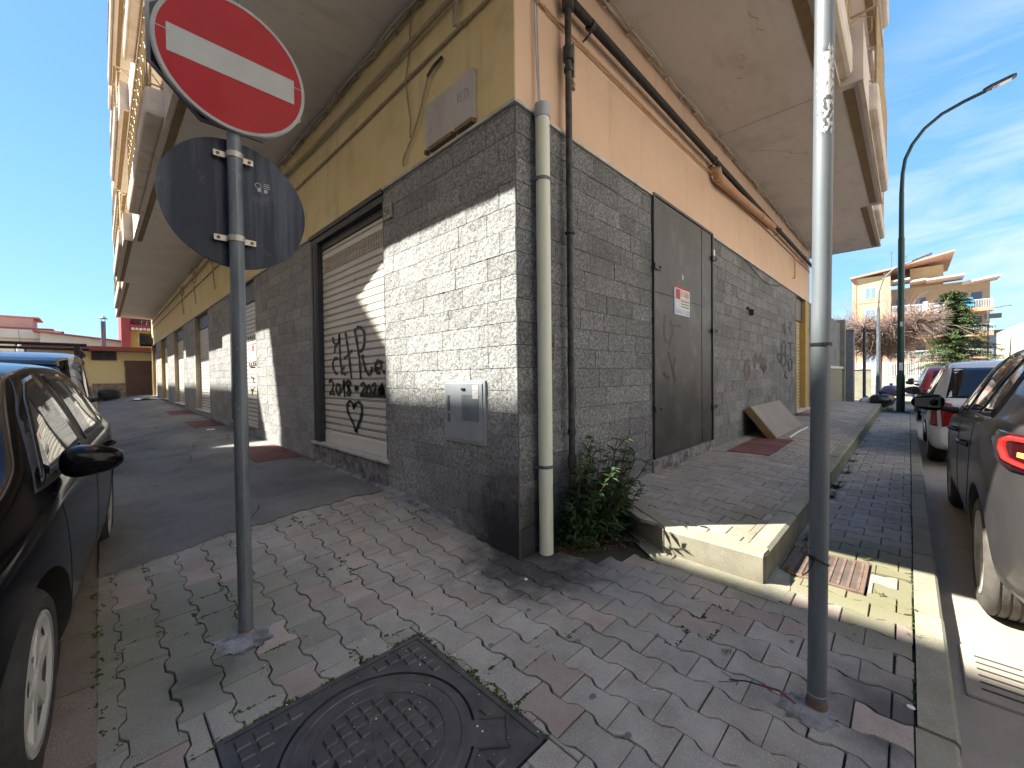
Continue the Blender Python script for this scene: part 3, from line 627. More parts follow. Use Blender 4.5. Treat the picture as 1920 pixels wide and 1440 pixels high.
# spray strokes, in metres on the wall: (along the wall, height)
G1= [[(3.355,1.839),(3.341,1.78),(3.264,1.743),(3.186,1.757),(3.159,1.805),(3.157,1.862),(3.149,1.767),(3.145,1.653),(3.131,1.502),(3.085,1.35)],[(3.274,1.737),(3.317,1.63)],[(2.967,1.871),(2.935,1.752),(2.897,1.64),(2.862,1.481),(2.823,1.305)],[(3.031,1.548),(2.928,1.581),(2.781,1.64)],[(2.721,1.891),(2.673,1.769),(2.626,1.625),(2.594,1.472),(2.575,1.292)],[(2.723,1.844),(2.641,1.895),(2.551,1.887),(2.477,1.834),(2.463,1.753),(2.483,1.675),(2.549,1.621),(2.627,1.614)],[(2.525,1.574),(2.491,1.481),(2.457,1.411),(2.386,1.347),(2.325,1.358),(2.291,1.43)],[(3.211,1.555),(3.289,1.565),(3.371,1.51),(3.358,1.444),(3.298,1.379),(3.221,1.358)],[(3.007,1.436),(3.066,1.425),(3.083,1.381),(3.025,1.356),(2.967,1.361)],[(2.92,1.379),(2.904,1.37)],[(2.206,1.406),(2.093,1.414),(2.085,1.467),(2.146,1.491),(2.204,1.46),(2.218,1.406),(2.174,1.361),(2.095,1.355)],[(2.051,1.37),(1.986,1.353)],[(3.499,1.249),(3.447,1.289),(3.368,1.237),(3.388,1.171),(3.456,1.118),(3.489,1.104),(3.311,1.101)],[(3.227,1.237),(3.276,1.173),(3.218,1.097),(3.155,1.136),(3.166,1.212),(3.227,1.237)],[(3.108,1.162),(3.032,1.213),(3.043,1.281),(3.024,1.07)],[(2.885,1.275),(2.972,1.25),(2.889,1.19),(2.949,1.115),(2.879,1.099),(2.863,1.154),(2.931,1.201),(2.845,1.239),(2.885,1.275)],[(2.737,1.197),(2.658,1.192),(2.699,1.162),(2.724,1.191)],[(2.579,1.216),(2.514,1.245),(2.465,1.217),(2.505,1.159),(2.583,1.105),(2.395,1.104)],[(2.391,1.206),(2.43,1.149),(2.371,1.11),(2.321,1.162),(2.367,1.218),(2.391,1.206)],[(2.295,1.207),(2.236,1.241),(2.215,1.186),(2.275,1.118),(2.138,1.116)],[(2.045,1.241),(2.135,1.187),(2.137,1.132),(2.049,1.123),(2.036,1.177),(2.113,1.187),(2.093,1.122),(2.057,1.209),(2.038,1.124)],[(2.596,1.105),(1.985,1.098)],[(2.72,0.661),(2.797,0.769),(2.918,0.871),(2.956,0.967),(2.883,1.025),(2.801,0.998),(2.762,0.934),(2.769,0.969),(2.705,1.008),(2.613,1.017),(2.551,0.949),(2.581,0.855),(2.664,0.743),(2.72,0.661)]]
G2= [[(6.097,1.401),(6.121,1.649),(6.299,1.499),(6.484,1.66),(6.483,1.388)],[(6.597,1.597),(6.622,1.372)],[(6.597,1.484),(6.886,1.495)],[(6.753,1.621),(6.778,1.305)],[(6.806,1.592),(6.913,1.441),(6.886,1.373)],[(6.886,1.57),(6.859,1.542)]]
G3= [[(8.55,2.399),(8.426,2.31),(8.604,2.246),(8.497,2.121)],[(8.919,2.45),(9.25,2.458),(9.015,2.357),(9.31,2.214)],[(8.462,2.002),(8.253,1.914),(8.287,1.762),(8.551,1.732),(8.641,1.933),(8.462,2.002)],[(8.825,1.981),(9.413,2.011)],[(9.132,1.997),(9.152,1.71)],[(8.287,1.705),(8.219,1.53),(8.462,1.456),(8.696,1.578),(8.551,1.693),(8.287,1.705)],[(8.551,1.673),(9.016,1.706)],[(9.074,1.647),(8.92,1.542),(9.016,1.38),(9.252,1.402),(9.312,1.59),(9.074,1.647)],[(8.641,1.359),(8.551,1.261),(8.826,1.179)]]
G4= [[(7.953,1.732),(7.872,1.636),(8.085,1.528)],[(8.085,1.755),(8.168,1.644),(8.035,1.527)]]
G5= [[(5.707,1.551),(5.517,1.427),(5.496,1.308),(5.62,1.217),(5.749,1.307),(5.728,1.46)]]
G6= [[(7.533,2.148),(7.504,2.092)],[(7.362,2.152),(7.335,2.08)],[(7.231,2.125),(7.216,2.071)],[(7.1,2.132),(7.06,2.078),(6.993,2.124)],[(7.51,1.645),(7.517,1.574)],[(7.374,1.65),(7.367,1.57)],[(7.208,1.649),(7.202,1.565)],[(7.079,1.64),(7.066,1.57)],[(7.435,1.349),(7.366,1.366),(7.301,1.339)],[(7.234,1.356),(7.212,1.234)],[(7.453,1.144),(7.37,1.092),(7.153,1.165)],[(7.343,1.092),(7.351,1.004)],[(7.45,1.554),(7.056,1.544)]]
def ribbon(b, pts, w_, P, m=0, ku=1):
    # a flat painted stroke of width w_ on a surface; P maps (u, z, d) to 3-D
    pts = [Vector(p) for p in pts]; sm = []
    for i in range(len(pts)-1):   # Catmull-Rom
        p0, p1, p2, p3 = pts[max(0, i-1)], pts[i], pts[i+1], pts[min(len(pts)-1, i+2)]
        for k in range(5):
            t = k/5; sm.append(.5*((2*p1)+(p2-p0)*t+(2*p0-5*p1+4*p2-p3)*t*t+(3*p1-p0-3*p2+p3)*t**3))
    sm.append(pts[-1]); L_, R_ = [], []
    for i, p in enumerate(sm):
        d = sm[min(i+1, len(sm)-1)]-sm[max(i-1, 0)]; d = d.normalized() if d.length > 1e-6 else Vector((1, 0))
        nn = Vector((-d.y, d.x)); ww = w_*(.5+.12*math.sin(i*1.3))
        L_.append(P(p.x+nn.x*ww*ku, p.y+nn.y*ww)); R_.append(P(p.x-nn.x*ww*ku, p.y-nn.y*ww))
    n = len(sm); b.add(L_+R_, [(i, i+1, n+i+1, n+i) for i in range(n-1)], m)
PSH = lambda u, z: (.0545, u, z)
def spray(G, w_, P, m, parent, ku=1):
    b = MB(); 
    for i, st in enumerate(G): ribbon(b, st, w_, (lambda u, z, i=i: P(u, z, i)), 0, ku)
    return b.build('graffiti', m, parent)
spray(G1, .034, lambda u, z, i: (.0550-.0002*i, u, z), M['spray'], s1, 1.6)
clad_r = [o for o in B.children if o.name.startswith('stone_cladding')][1]
spray(G2, .034, lambda u, z, i: (u, -.0150-.0002*i, z), M['spray'], clad_r, 3.2)
spray(G3+G4, .034, lambda u, z, i: (u, -.0150-.0002*i, z), M['spray_l'], clad_r, 3)
spray(G5, .07, lambda u, z, i: (u, -.0135-.0002*i, z), M['spray_r'], clad_r, 1.5)
# farther shutters of the left wall
for i, (a, c, zs, zt) in enumerate(LOP[1:]):
    jw = [0.0, .55, .6, .9, 1.6][i]; jm_ = [M['dframe'], M['beige'], M['beige'], M['ochre'], M['ochre']][i]
    xs = .07 if i == 0 else .13
    s = roller('s', a+.02, c-.04, zs, zt, xs, M['shutter'], hidden_top=.38 if i else .3)
    b = MB(); b.box(-.04, .2, a-.04, c+.04, zs-.035, zs-.002); b.build('sill', M['marble'], s)
    b = MB(); b.box(xs-.04, .3, a+.02, c-.04, zt-.38, zt); b.build('shutter_housing', M['dframe'], s)
    b = MB(); b.box(-.012, .26, c-.04, c+.10, zs, zt+.0); b.build('side_jamb', jm_, s)
    b = MB(); b.box(-.012, .26, a+.0, a+.02, zs, zt); b.build('side_jamb', M['marble'], s)
    if i == 0: spray(G6, .02, lambda u, z, k: (.048-.0002*k, u, z), M['spray'], s, 2.5)
# electric meter cabinet set in the left wall
E1 = thing('meter_cabinet', 'grey-blue utility meter door set in the stone wall left of the corner', 'meter box', (-.01, .58, .77))
b = MB(); b.box(-.022, .01, .325, .845, .77, 1.275); b.build('cabinet_frame', M['elec'], E1, bevel=.004)
b = MB(); b.box(-.030, -.0225, .352, .822, .795, 1.252); b.build('cabinet_door', M['elec'], E1, bevel=.003)
b = MB(); b.box(-.0315, -.0301, .755, .79, .93, 1.0, 0); b.build('vent', M['galv_r'], E1); b = MB(); b.box(-.0315, -.0301, .755, .79, 1.02, 1.15, 0); b.build('vent', M['galv_r'], E1)
b = MB(); b.box(-.0315, -.0301, .39, .60, .95, 1.16, 1)
for k in range(5): b.box(-.0322, -.0316, .40+.035*k, .415+.035*k, .955+.01*(k % 2), .975, 0)
b.build('repainted_patch', [M['galv_r'], M['elec_p']], E1)
b = MB(); b.box(-.0325, -.0301, .395, .465, 1.13, 1.235, 0); b.box(-.0335, -.0326, .395, .465, 1.195, 1.202, 1); b.box(-.0335, -.0326, .40, .43, 1.17, 1.183, 1); b.build('sticker', [M['paper'], M['ink_lblue']], E1)
b = MB(); b.tube([(-.032, .555, 1.205), (-.032, .600, 1.205)], .009, 8); b.build('lock', M['ink'], E1)
# street name plaque (worn, hardly legible) and house numbers
PL = thing('street_name_plaque', 'worn pale marble street name plaque on the yellow wall above the corner', 'plaque', (-.01, .73, 3.28))
b = MB(); b.box(-.032, -.001, .40, 1.053, 3.283, 3.66); b.build('slab', mat('plaque_marble', (.50, .47, .47), (.62, .60, .60), scale=3, rough=.6, stretch=(1, 1, .25), dirt=(4, .55, .8, (.40, .36, .35))), PL, bevel=.002)
b = MB(); PPL = lambda u, z: (-.0332, u, z)
def letter(b, ch, u, z, h, w_, lw, P, m=0):
    # simple upright stroke letters, u grows away from the corner
    S = {'V': [[(0, 1), (.5, 0), (1, 1)]], 'I': [[(.5, 0), (.5, 1)]], 'A': [[(0, 0), (.5, 1), (1, 0)], [(.2, .4), (.8, .4)]], 'E': [[(1, 1), (0, 1)], [(0, 1), (0, 0)], [(0, 0), (1, 0)], [(0, .5), (.8, .5)]],
         'Z': [[(0, 1), (1, 1)], [(1, 1), (0, 0)], [(0, 0), (1, 0)]], 'Y': [[(0, 1), (.5, .5), (1, 1)], [(.5, .5), (.4, 0)]], '5': [[(1, 1), (0, 1)], [(0, 1), (0, .55)], [(0, .55), (.7, .6), (1, .3), (.7, 0), (0, .05)]],
         '6': [[(.9, 1), (.2, .7), (0, .3), (.5, 0), (1, .3), (.5, .55), (.05, .4)]], 'J': [[(.8, 1), (.8, .2), (.4, 0), (0, .2)]], 'F': [[(0, 0), (0, 1)], [(0, 1), (1, 1)], [(0, .5), (.8, .5)]], 'T': [[(0, 1), (1, 1)], [(.5, 1), (.5, 0)]],
         'R': [[(0, 0), (0, 1)], [(0, 1), (.8, 1), (1, .75), (.8, .5), (0, .5)], [(.4, .5), (1, 0)]], 'S': [[(1, .9), (.5, 1), (0, .8), (.5, .5), (1, .2), (.5, 0), (0, .1)]], 'O': [[(.5, 1), (0, .5), (.5, 0), (1, .5), (.5, 1)]],
         'N': [[(0, 0), (0, 1)], [(0, 1), (1, 0)], [(1, 0), (1, 1)]], 'L': [[(0, 1), (0, 0)], [(0, 0), (1, 0)]], '1': [[(.2, .8), (.6, 1), (.6, 0)]], 'D': [[(0, 0), (0, 1)], [(0, 1), (.9, .8), (1, .5), (.9, .2), (0, 0)]]}
    for st in S.get(ch, []):
        if len(st) == 2: st = [st[0], ((st[0][0]+st[1][0])/2, (st[0][1]+st[1][1])/2), st[1]]
        ribbon(b, [(u+x*w_, z+y*h) for x, y in st], lw, P, m)
for i, ch in enumerate('VEZY'): letter(b, ch, -(.60-.042*i), 3.475-.004*i, .075, .026, .004, lambda u, z: PPL(-u, z))
for i in range(4): letter(b, 'I', -(1.02-.018*i), 3.40, .05, .02, .003, lambda u, z: PPL(-u, z))
for i, ch in enumerate('SOTI'): letter(b, ch, -(.86-.035*i), 3.43, .05, .022, .002, lambda u, z: PPL(-u, z), 1)
b.build('lettering', [M['ink_blue'], M['marble']], PL)
b = MB(); b.box(-.05, -.003, .41, .62, 3.250, 3.281); b.box(-.05, -.003, .66, .99, 3.250, 3.281); b.box(-.045, -.003, 1.03, 1.06, 3.25, 3.282); b.build('crumbled_mortar', M['wood'], PL)
NP = thing('house_number_tile', 'small stone house number tile 56 on the dark cladding beside the shutter', 'house number', (-.02, 1.74, 2.89))
b = MB(); b.box(-.030, -.012, 1.668, 1.818, 2.89, 3.04); b.build('tile', mat('number_tile', (.42, .40, .36), (.5, .48, .44), rough=.7), NP, bevel=.002)
b = MB(); letter(b, '5', -1.795, 2.925, .08, .045, .011, lambda u, z: (-.0305, -u, z)); letter(b, '6', -1.735, 2.925, .08, .045, .011, lambda u, z: (-.0305, -u, z)); b.build('numeral', M['ink'], NP)
b = MB(); b.box(3.95, 4.02, -.022, -.008, 2.88, 3.04); t_ = b.build('number_tag', M['white'], loc=(0, 0, 0)); tag(t_, 'small blank white house number tag on the stone beside the dark metal door', 'house number')
b = MB(); b.box(5.60, 5.80, -.05, -.012, 2.40, 2.425); b.box(5.77, 5.80, -.08, -.012, 2.30, 2.40); tag(b.build('wall_hook', M['dframe']), 'small black bent bracket on the grey stone wall above the leaning board', 'bracket')
# ---- sheet-metal door
D = MB(); D.box(2.13, 3.50, -.018, .03, .41, 3.215); D.box(2.14, 3.49, -.024, -.0185, 2.2, 2.204)
dr = D.build('metal_door', M['door'], B, bevel=.003)
b = MB(); b.box(3.515, 3.87, -.020, .03, .41, 3.215); b.build('side_leaf', M['door'], dr, bevel=.003)
b = MB(); b.box(2.085, 2.118, -.035, .10, .39, 3.24); b.box(3.885, 3.925, -.035, .10, .39, 3.24); b.box(2.118, 3.885, -.030, .10, 3.222, 3.25); b.box(2.118, 3.885, -.012, .10, .385, .405); b.build('door_frame', M['dframe'], dr)
for (xx, zz) in ((2.13, 2.46), (2.13, .93), (3.90, 2.9), (3.90, 1.9), (3.90, .85)):
    b = MB(); b.box(xx-.06, xx+.09, -.055, -.0365, zz-.03, zz+.03); b.tube([(xx+.06, -.056, zz), (xx+.06, -.068, zz)], .014, 8); b.build('hinge', M['dframe'], dr)
b = MB(); b.box(2.87, 2.90, -.021, -.0185, 2.44, 2.50); b.build('sticker', M['paper'], dr)
SCR = [[(2.40, 1.98), (2.36, 1.84), (2.38, 1.70), (2.46, 1.66)], [(2.52, 1.92), (2.60, 1.80), (2.52, 1.70), (2.50, 1.60)], [(2.58, 1.86), (2.72, 1.88), (2.82, 1.86)], [(2.46, 1.56), (2.56, 1.40), (2.60, 1.30)],
       [(2.64, 1.50), (2.60, 1.34), (2.66, 1.22)], [(2.34, 1.32), (2.44, 1.27), (2.50, 1.28)]]
spray(SCR, .035, lambda u, z, i: (u, -.0195-.0003*i, z), M['spray'], dr, 1.5)
b = MB(); b.box(2.06, 3.95, -.035, .1, .1, .383); b.build('door_step', M['cement'], dr)
# poster to let
def poster(label, P, u0, u1, z0, z1):
    T = thing('poster', label, 'poster', P(u0, z0, 0))
    b = MB(); Q = lambda a, c, d, e, dd, m: b.add([P(a, d, dd), P(c, d, dd), P(c, e, dd), P(a, e, dd)], [(0, 1, 2, 3)], m)
    W_ = u1-u0; H_ = z1-z0
    b2 = MB(); b2.add([P(u0, z0, .001), P(u1, z0, .001), P(u1, z1, .001), P(u0, z1, .001), P(u0, z0, .003), P(u1, z0, .003), P(u1, z1, .003), P(u0, z1, .003)],
                      [(0, 1, 2, 3), (7, 6, 5, 4), (0, 1, 5, 4), (1, 2, 6, 5), (2, 3, 7, 6), (3, 0, 4, 7)]); b2.build('sheet', M['paper'], T)
    Q(u0, u1, z0+H_*.93, z1, .0035, 0); Q(u0, u0+W_*.08, z0, z1-H_*.08, .0035, 1); Q(u0+W_*.10, u0+W_*.36, z0+H_*.55, z0+H_*.9, .0035, 0); Q(u0+W_*.09, u1, z0+H_*.05, z0+H_*.20, .0035, 1)
    for k in range(3): Q(u0+W_*.42, u1-W_*.06, z0+H_*(.30+k*.1), z0+H_*(.33+k*.1), .0035, 2)
    for k, ch in enumerate('FITTASI'): letter(b, ch, u0+W_*(.40+k*.083), z0+H_*.66, H_*.2, W_*.055, W_*.022, lambda u, z: P(u, z, .0042), 0)
    for k in range(6): letter(b, 'O1N'[k % 3], u0+W_*(.42+k*.09), z0+H_*.08, H_*.1, W_*.05, W_*.018, lambda u, z: P(u, z, .0042), 3)
    b.build('print', [M['ink_red'], M['ink_lblue'], M['ink'], M['paper']], T); return T
poster('red and white to-let poster on the dark metal door', lambda u, z, d: (u, -.019-d, z), 2.63, 3.095, 2.01, 2.345)
poster('red, white and blue poster stuck on the graffitied shutter behind the left pole', lambda u, z, d: (.047-d, -u, z), -7.30, -6.80, 1.66, 2.01)
# ---- ochre shutter at the end of the right wall
s = roller('sr', 9.80, 10.98, .40, 3.20, .12, M['ochre_sh'], hidden_top=.55, ax='R')
b = MB(); b.box(9.80, 10.98, .06, .2, 2.65, 3.2); b.build('shutter_housing', M['dframe'], s)
b = MB(); b.box(10.98, 11.46, -.02, .25, .36, 3.2); b.build('side_jamb', M['ochre'], s)
b = MB(); b.box(9.765, 9.80, -.02, .25, .36, 3.2); b.build('side_jamb', M['ochre'], s)
b = MB(); b.box(9.7, 11.5, -.06, .2, .33, .385); b.build('sill', M['marble'], s)
b = MB(); b.box(9.95, 10.2, .098, .1, 1.75, 2.05); b.build('sticker', M['paper'], s)
# ---- pipes
T = thing('conduit_pipe', 'wide cream plastic conduit pipe standing on the ground just right of the corner', 'pipe', (.205, -.085, 0))
b = MB(); b.tube([(.205, -.075, .0), (.207, -.075, 1.6), (.210, -.075, 3.16)], .052, 24); b.build('pipe', M['pvc'], T, smooth=True)
b = MB(); b.tube([(.210, -.075, 3.161), (.210, -.075, 3.255)], .058, 24); b.build('collar', M['pvc_cap'], T, smooth=True)
for z in (.64, 2.72):
    b = MB(); b.tube([(.206, -.075, z-.012), (.206, -.075, z+.012)], .0545, 24); b.box(.145, .155, -.075, 0, z-.01, z+.01); b.build('strap', M['galv'], T, smooth=True)
b = MB(); b.box(.238, .246, -.128, -.1265, 1.42, 1.60, 0)
for k in range(6): b.box(.240+.004*(k % 2), .248, -.1275, -.1265, 1.42+.03*k, 1.432+.03*k, 0)
b.build('print', M['ink'], T)
b = MB()
for dx, zt in ((-.012, 4.63), (.014, 4.63)): b.tube([(.21+dx*.4, -.05, 3.2), (.205+dx, -.03, 3.8), (.20+dx*1.6, -.02, zt)], .006, 6)
b.build('wire', M['pvc_cap'], T)
T = thing('gas_pipe', 'old dark steel pipe running down into the weeds and turning along the orange wall', 'pipe', (.53, -.06, 0))
b = MB(); b.tube([(.535, -.075, .02), (.53, -.075, 1.5), (.535, -.072, 4.15)], .026, 16); b.build('riser', M['pipe_blk'], T, smooth=True)
for z, r_, h in ((3.80, .042, .10), (3.68, .036, .03), (2.42, .040, .015), (.86, .034, .04), (.62, .036, .10), (.50, .034, .03), (4.20, .045, .12)):
    b = MB(); b.lathe([(.02, -h/2-.01), (r_, -h/2), (r_*1.06, 0), (r_, h/2), (.02, h/2+.01)], 16, Matrix.Translation((.534, -.074, z))); b.build('joint', M['rust'] if z < .6 else M['pipe_blk'], T, smooth=True)
b = MB(); b.box(.575, .59, -.10, -.05, 3.64, 3.9); b.tube([(.57, -.08, 3.62), (.585, -.09, 3.58), (.575, -.09, 3.54)], .015, 8); b.build('valve_lever', M['cable'], T)
b = MB(); b.tube([(.55, -.09, 4.20), (2.5, -.09, 4.185), (5, -.09, 4.18), (8, -.09, 4.18), (11.6, -.09, 4.18)], .036, 12); b.build('corrugated_run', M['pipe_dark'], T, smooth=True)
for x in (.83, 3.78, 7.6, 10.4):
    b = MB(); b.tube([(x-.02, -.09, 4.185), (x+.02, -.09, 4.185)], .045, 12); b.tube([(x, -.01, 4.10), (x, -.09, 4.13)], .008, 6); b.build('clamp', M['pipe_blk'], T)
T = thing('drain_pipe', 'thick tan waste pipe sloping along the orange plaster above the door', 'pipe', (5.5, -.08, 4.0))
b = MB(); b.tube([(3.95, -.09, 3.98), (6.2, -.09, 4.09), (7.1, -.09, 4.13)], .055, 16); b.build('pipe', M['pinkpipe'], T, smooth=True)
b = MB(); b.tube([(3.90, -.02, 4.10), (3.90, -.09, 4.08), (3.93, -.09, 4.0), (4.02, -.09, 3.985)], .062, 14); b.build('elbow', M['pinkpipe'], T, smooth=True)
b = MB(); b.tube([(6.14, -.09, 4.087), (6.26, -.09, 4.093)], .062, 16); b.build('joint', M['pinkpipe'], T, smooth=True)
def cable(name, label, pts, r_, m, clips=0, cat='cable'):
    T = thing(name, label, cat, pts[0]); b = MB(); b.tube(pts, r_, 8); b.build('run', m, T, smooth=True)
    if clips:
        pv = [Vector(p) for p in pts]; b = MB()
        for p, q in zip(pv, pv[1:]):
            n_ = int((q-p).length/clips)
            for k in range(n_):
                c = p.lerp(q, (k+.5)/n_); d = (q-p).normalized(); b.tube([c-d*.010, c+d*.010], r_*1.35, 8)
        b.build('clips', m, T)
    return T
cable('conduit', 'thin pink painted conduit clipped along the orange plaster just below the dark pipe', [(.02, -.02, 4.06), (.6, -.025, 4.04), (2.3, -.025, 4.04), (3.86, -.025, 4.06)], .010, M['pinkpipe'], .55)
cable('conduit', 'thin brown conduit running low along the orange plaster under the thick tan waste pipe', [(4.5, -.02, 4.0), (6.5, -.02, 4.05), (9.1, -.02, 4.05), (11.6, -.02, 4.06)], .012, M['pinkpipe'], .8)
cable('cable', 'short brown cable drop ending in a hook below the conduit above the ochre shutter', [(9.5, -.03, 4.05), (9.54, -.03, 3.8), (9.54, -.03, 3.55), (9.35, -.03, 3.53)], .012, M['pinkpipe'])
cable('cable', 'thin drooping black cable across the top of the grey stone wall right of the door', [(5.5, -.02, 3.2)]+[(5.5+i*.3, -.025, 3.2-.17*math.sin(math.pi*i/9)) for i in range(1, 9)]+[(8.3, -.02, 3.18)], .006, M['ink'])
cable('conduit', 'thick beige conduit along the yellow wall under the soffit', [(-.05, .0, 4.33), (-.05, .6, 4.31), (-.05, 2.0, 4.31), (-.05, 3.6, 4.33), (-.05, 5.6, 4.40), (-.05, 12, 4.38), (-.05, 27, 4.4)], .021, M['cable'], 0)
cable('conduit', 'thin ochre conduit clipped low along the yellow wall above the street plaque', [(-.02, .0, 4.07), (-.022, 1.0, 4.06), (-.022, 2.7, 4.04), (-.022, 4.3, 4.05), (-.022, 10, 4.06), (-.022, 27, 4.1)], .013, M['cable'], .52)
def bundle(name, label, f, u0, u1, step, seed, mats, z0):
    rnd = random.Random(seed); T = thing(name, label, 'cable', f(u0, z0, 0)); n = int((u1-u0)/step)
    for k in range(4):
        b = MB(); ph = rnd.uniform(0, 6)
        pts = [f(u0+i*step, z0-.012*k+.016*math.sin(i*step*4.3+ph)+.010*rnd.uniform(-1, 1), .03+.016*k+.010*math.sin(i*step*5+ph*2)) for i in range(n+1)]
        b.tube(pts, .006+.004*(k == 1)+.003*(k == 2), 6); b.build('strand', mats[k % len(mats)], T, smooth=True)
    for i in range(int((u1-u0)/.42)):
        b = MB(); u = u0+.2+i*.42; b.tube([f(u, z0-.05, .02), f(u+.03, z0-.01, .07), f(u+.05, z0+.02, .05)], .012, 6); b.build('tie', mats[0], T)
bundle('cable_bundle', 'bundle of grey-beige cables sagging along the top of the yellow wall', lambda u, z, d: (-d, u, z), .05, 14, .14, 3, [M['cable'], M['cable_l']], 4.625)
bundle('cable_bundle', 'thick wavy bundle of pale cables along the top of the orange wall', lambda u, z, d: (u, -d, z), .1, 11.6, .14, 4, [M['cable_l'], M['cable']], 4.625)
T = thing('dangling_cable', 'cables hanging in loops down the yellow wall left of the street plaque', 'cable', (-.02, 1.3, 4.6))
b = MB(); b.tube([(-.02, 1.28, 4.63), (-.025, 1.29, 4.3), (-.03, 1.36, 4.05), (-.03, 1.33, 3.85), (-.03, 1.29, 3.66), (-.03, 1.30, 3.50)], .008, 6); b.build('strand', M['cable'], T, smooth=True)
b = MB(); b.tube([(-.02, .80, 3.95), (-.025, .92, 3.93), (-.03, 1.01, 3.88), (-.03, 1.07, 3.78), (-.03, 1.13, 3.66), (-.03, 1.28, 3.48), (-.03, 1.40, 3.38), (-.03, 1.43, 3.34), (-.03, 1.42, 3.29)], .010, 6); b.build('strand', M['cable'], T, smooth=True)
b = MB(); b.tube([(-.028, .80, 3.955), (-.033, .92, 3.935), (-.036, 1.0, 3.895)], .014, 6); b.build('sleeve', M['pipe_blk'], T, smooth=True)
for k in range(3):
    b = MB(); b.tube([(-.03-.008*k, .42+.02*k, 4.7), (-.05, .50+.02*k, 4.45), (-.055, .56+.02*k, 4.22), (-.04, .62, 4.09), (-.03, .55-.03*k, 4.06)], .008, 6); b.build('strand', M['cable' if k else 'cable_l'], T, smooth=True)
# cable tangles farther down the yellow wall
for y in (8.3, 10.2, 13.0, 15.5):
    T = thing('dangling_cable', {8.3: 'nearest of the small cable tangles under the soffit beyond the poles', 10.2: 'second small cable tangle under the far soffit, with a hanging end', 13.0: 'third cable tangle under the far soffit', 15.5: 'farthest small cable tangle on the yellow wall'}[y], 'cable', (-.03, y, 4.2))
    b = MB(); rnd = random.Random(int(y*10)); pts = [(-.04-.03*rnd.random(), y+.35*math.sin(i*1.1), 4.3+.16*math.cos(i*1.1)+.03*rnd.random()) for i in range(9)]
    b.tube(pts+[(-.04, y+.2, 4.0), (-.03, y+.1, 3.65), (-.03, y+.02, 3.55)], .011, 6); b.build('strand', M['cable'], T, smooth=True)
# ------------------------------------------------------------------ sign pole and signs
PC = Vector((-1.572, .452, 0))
def pole(name, label, c, top, r_, lean=(0, 0), m='galv'):
    T = thing(name, label, 'pole', (c.x, c.y, gz(c.x, c.y)))
    b = MB(); b.tube([(c.x, c.y, -.1), (c.x+lean[0]*.5, c.y+lean[1]*.5, top/2), (c.x+lean[0], c.y+lean[1], top)], r_, 28); b.build('shaft', M[m], T, smooth=True); return T
SP = pole('sign_pole', 'galvanised steel pole carrying the round no-entry sign on the left', PC, 3.3, .0325)
b = MB(); b.tube([(PC.x, PC.y, .0), (PC.x, PC.y, .03)], [.036, .0335], 28); b.build('rusty_base', M['rust'], SP, smooth=True)
b = MB()   # flat rib along the pole
b.box(PC.x-.004, PC.x+.004, PC.y-.0345, PC.y-.031, .05, 2.5); b.build('seam', M['galv_r'], SP)
XZ = lambda c, y: Matrix.Translation((c[0], y, c[1])) @ Matrix.Rotation(R(90), 4, 'X')
S1 = thing('no_entry_sign', 'round red no-entry sign with a pale horizontal bar', 'road sign', (PC.x, .41, 2.846)); c1 = (-1.567, 2.846)
b = MB(); b.lathe([(0, .004), (.302, .004), (.3021, -.008), (0, -.008)], 72, XZ(c1, .408)); b.build('face', M['red'], S1)
b = MB(); b.lathe([(.302, .0055), (.3165, .0055), (.319, .001), (.319, -.016), (.310, -.016), (.310, -.009), (.3022, -.009), (.302, .0055)], 72, XZ(c1, .408)); b.build('rim', M['rim'], S1)
b = MB(); b.prism([(-.264, -.0625), (.264, -.0625), (.264, .0625), (-.264, .0625)], .0012, XZ(c1, .4038)); b.build('bar', M['white_refl'], S1)
b = MB(); b.prism([(-.302, -.0022+.03), (-.262, -.0018+.03), (-.262, .0018+.03), (-.302, .0022+.03)], .0009, XZ(c1, .4037)); b.build('seam_line', M['rim'], S1); b = MB(); b.prism([(.262, -.0018+.03), (.30, -.0018+.03), (.30, .0018+.03), (.262, .0018+.03)], .0009, XZ(c1, .4037)); b.build('seam_line', M['rim'], S1)
S2 = thing('octagonal_sign', 'dark back of an octagonal sign fixed behind the no-entry sign', 'road sign', (PC.x, .50, 2.89))
oc = [(.352*math.cos(R(22.5+45*k)), .352*math.sin(R(22.5+45*k))) for k in range(8)]
b = MB(); b.prism(oc, .012, XZ((-1.567, 2.893), .509)); b.build('plate', M['signback2'], S2)
b = MB(); oc2 = [(x*.955, y*.955) for x, y in oc]; 
for k in range(8): b.add([XZ((-1.567, 2.893), .4968) @ Vector((*p, 0)) for p in (oc[k], oc[(k+1) % 8], oc2[(k+1) % 8], oc2[k])], [(0, 1, 2, 3)])
b.build('rim', M['rim'], S2)
S3 = thing('round_sign', 'dark blue-grey back of a round sign below the no-entry sign', 'road sign', (PC.x, .50, 2.2)); c3 = (-1.553, 2.198)
b = MB(); n = 72; vs = []
for rr, dd in ((0, .0), (.10, .0), (.22, .0), (.306, .0), (.322, -.002), (.322, .012), (0, .012)):
    for k in range(n):
        a = 2*math.pi*k/n; f = 1+.006*math.sin(3*a+1)+.004*math.sin(7*a); vs.append(Vector((c3[0]+rr*f*math.cos(a), .498+dd, c3[1]+rr*f*math.sin(a))))
b.add(vs, [(i*n+k, (i+1)*n+k, (i+1)*n+(k+1) % n, i*n+(k+1) % n) for i in range(6) for k in range(n)]); b.build('plate', M['signback'], S3, smooth=True)
b = MB()
for k in range(2): b.box(-1.463+k*.03, -1.447+k*.03, .4965, .4975, 2.30, 2.318)
b.lathe([(.012, 0), (.015, 0)], 12, XZ((-1.46, 2.33), .4970))
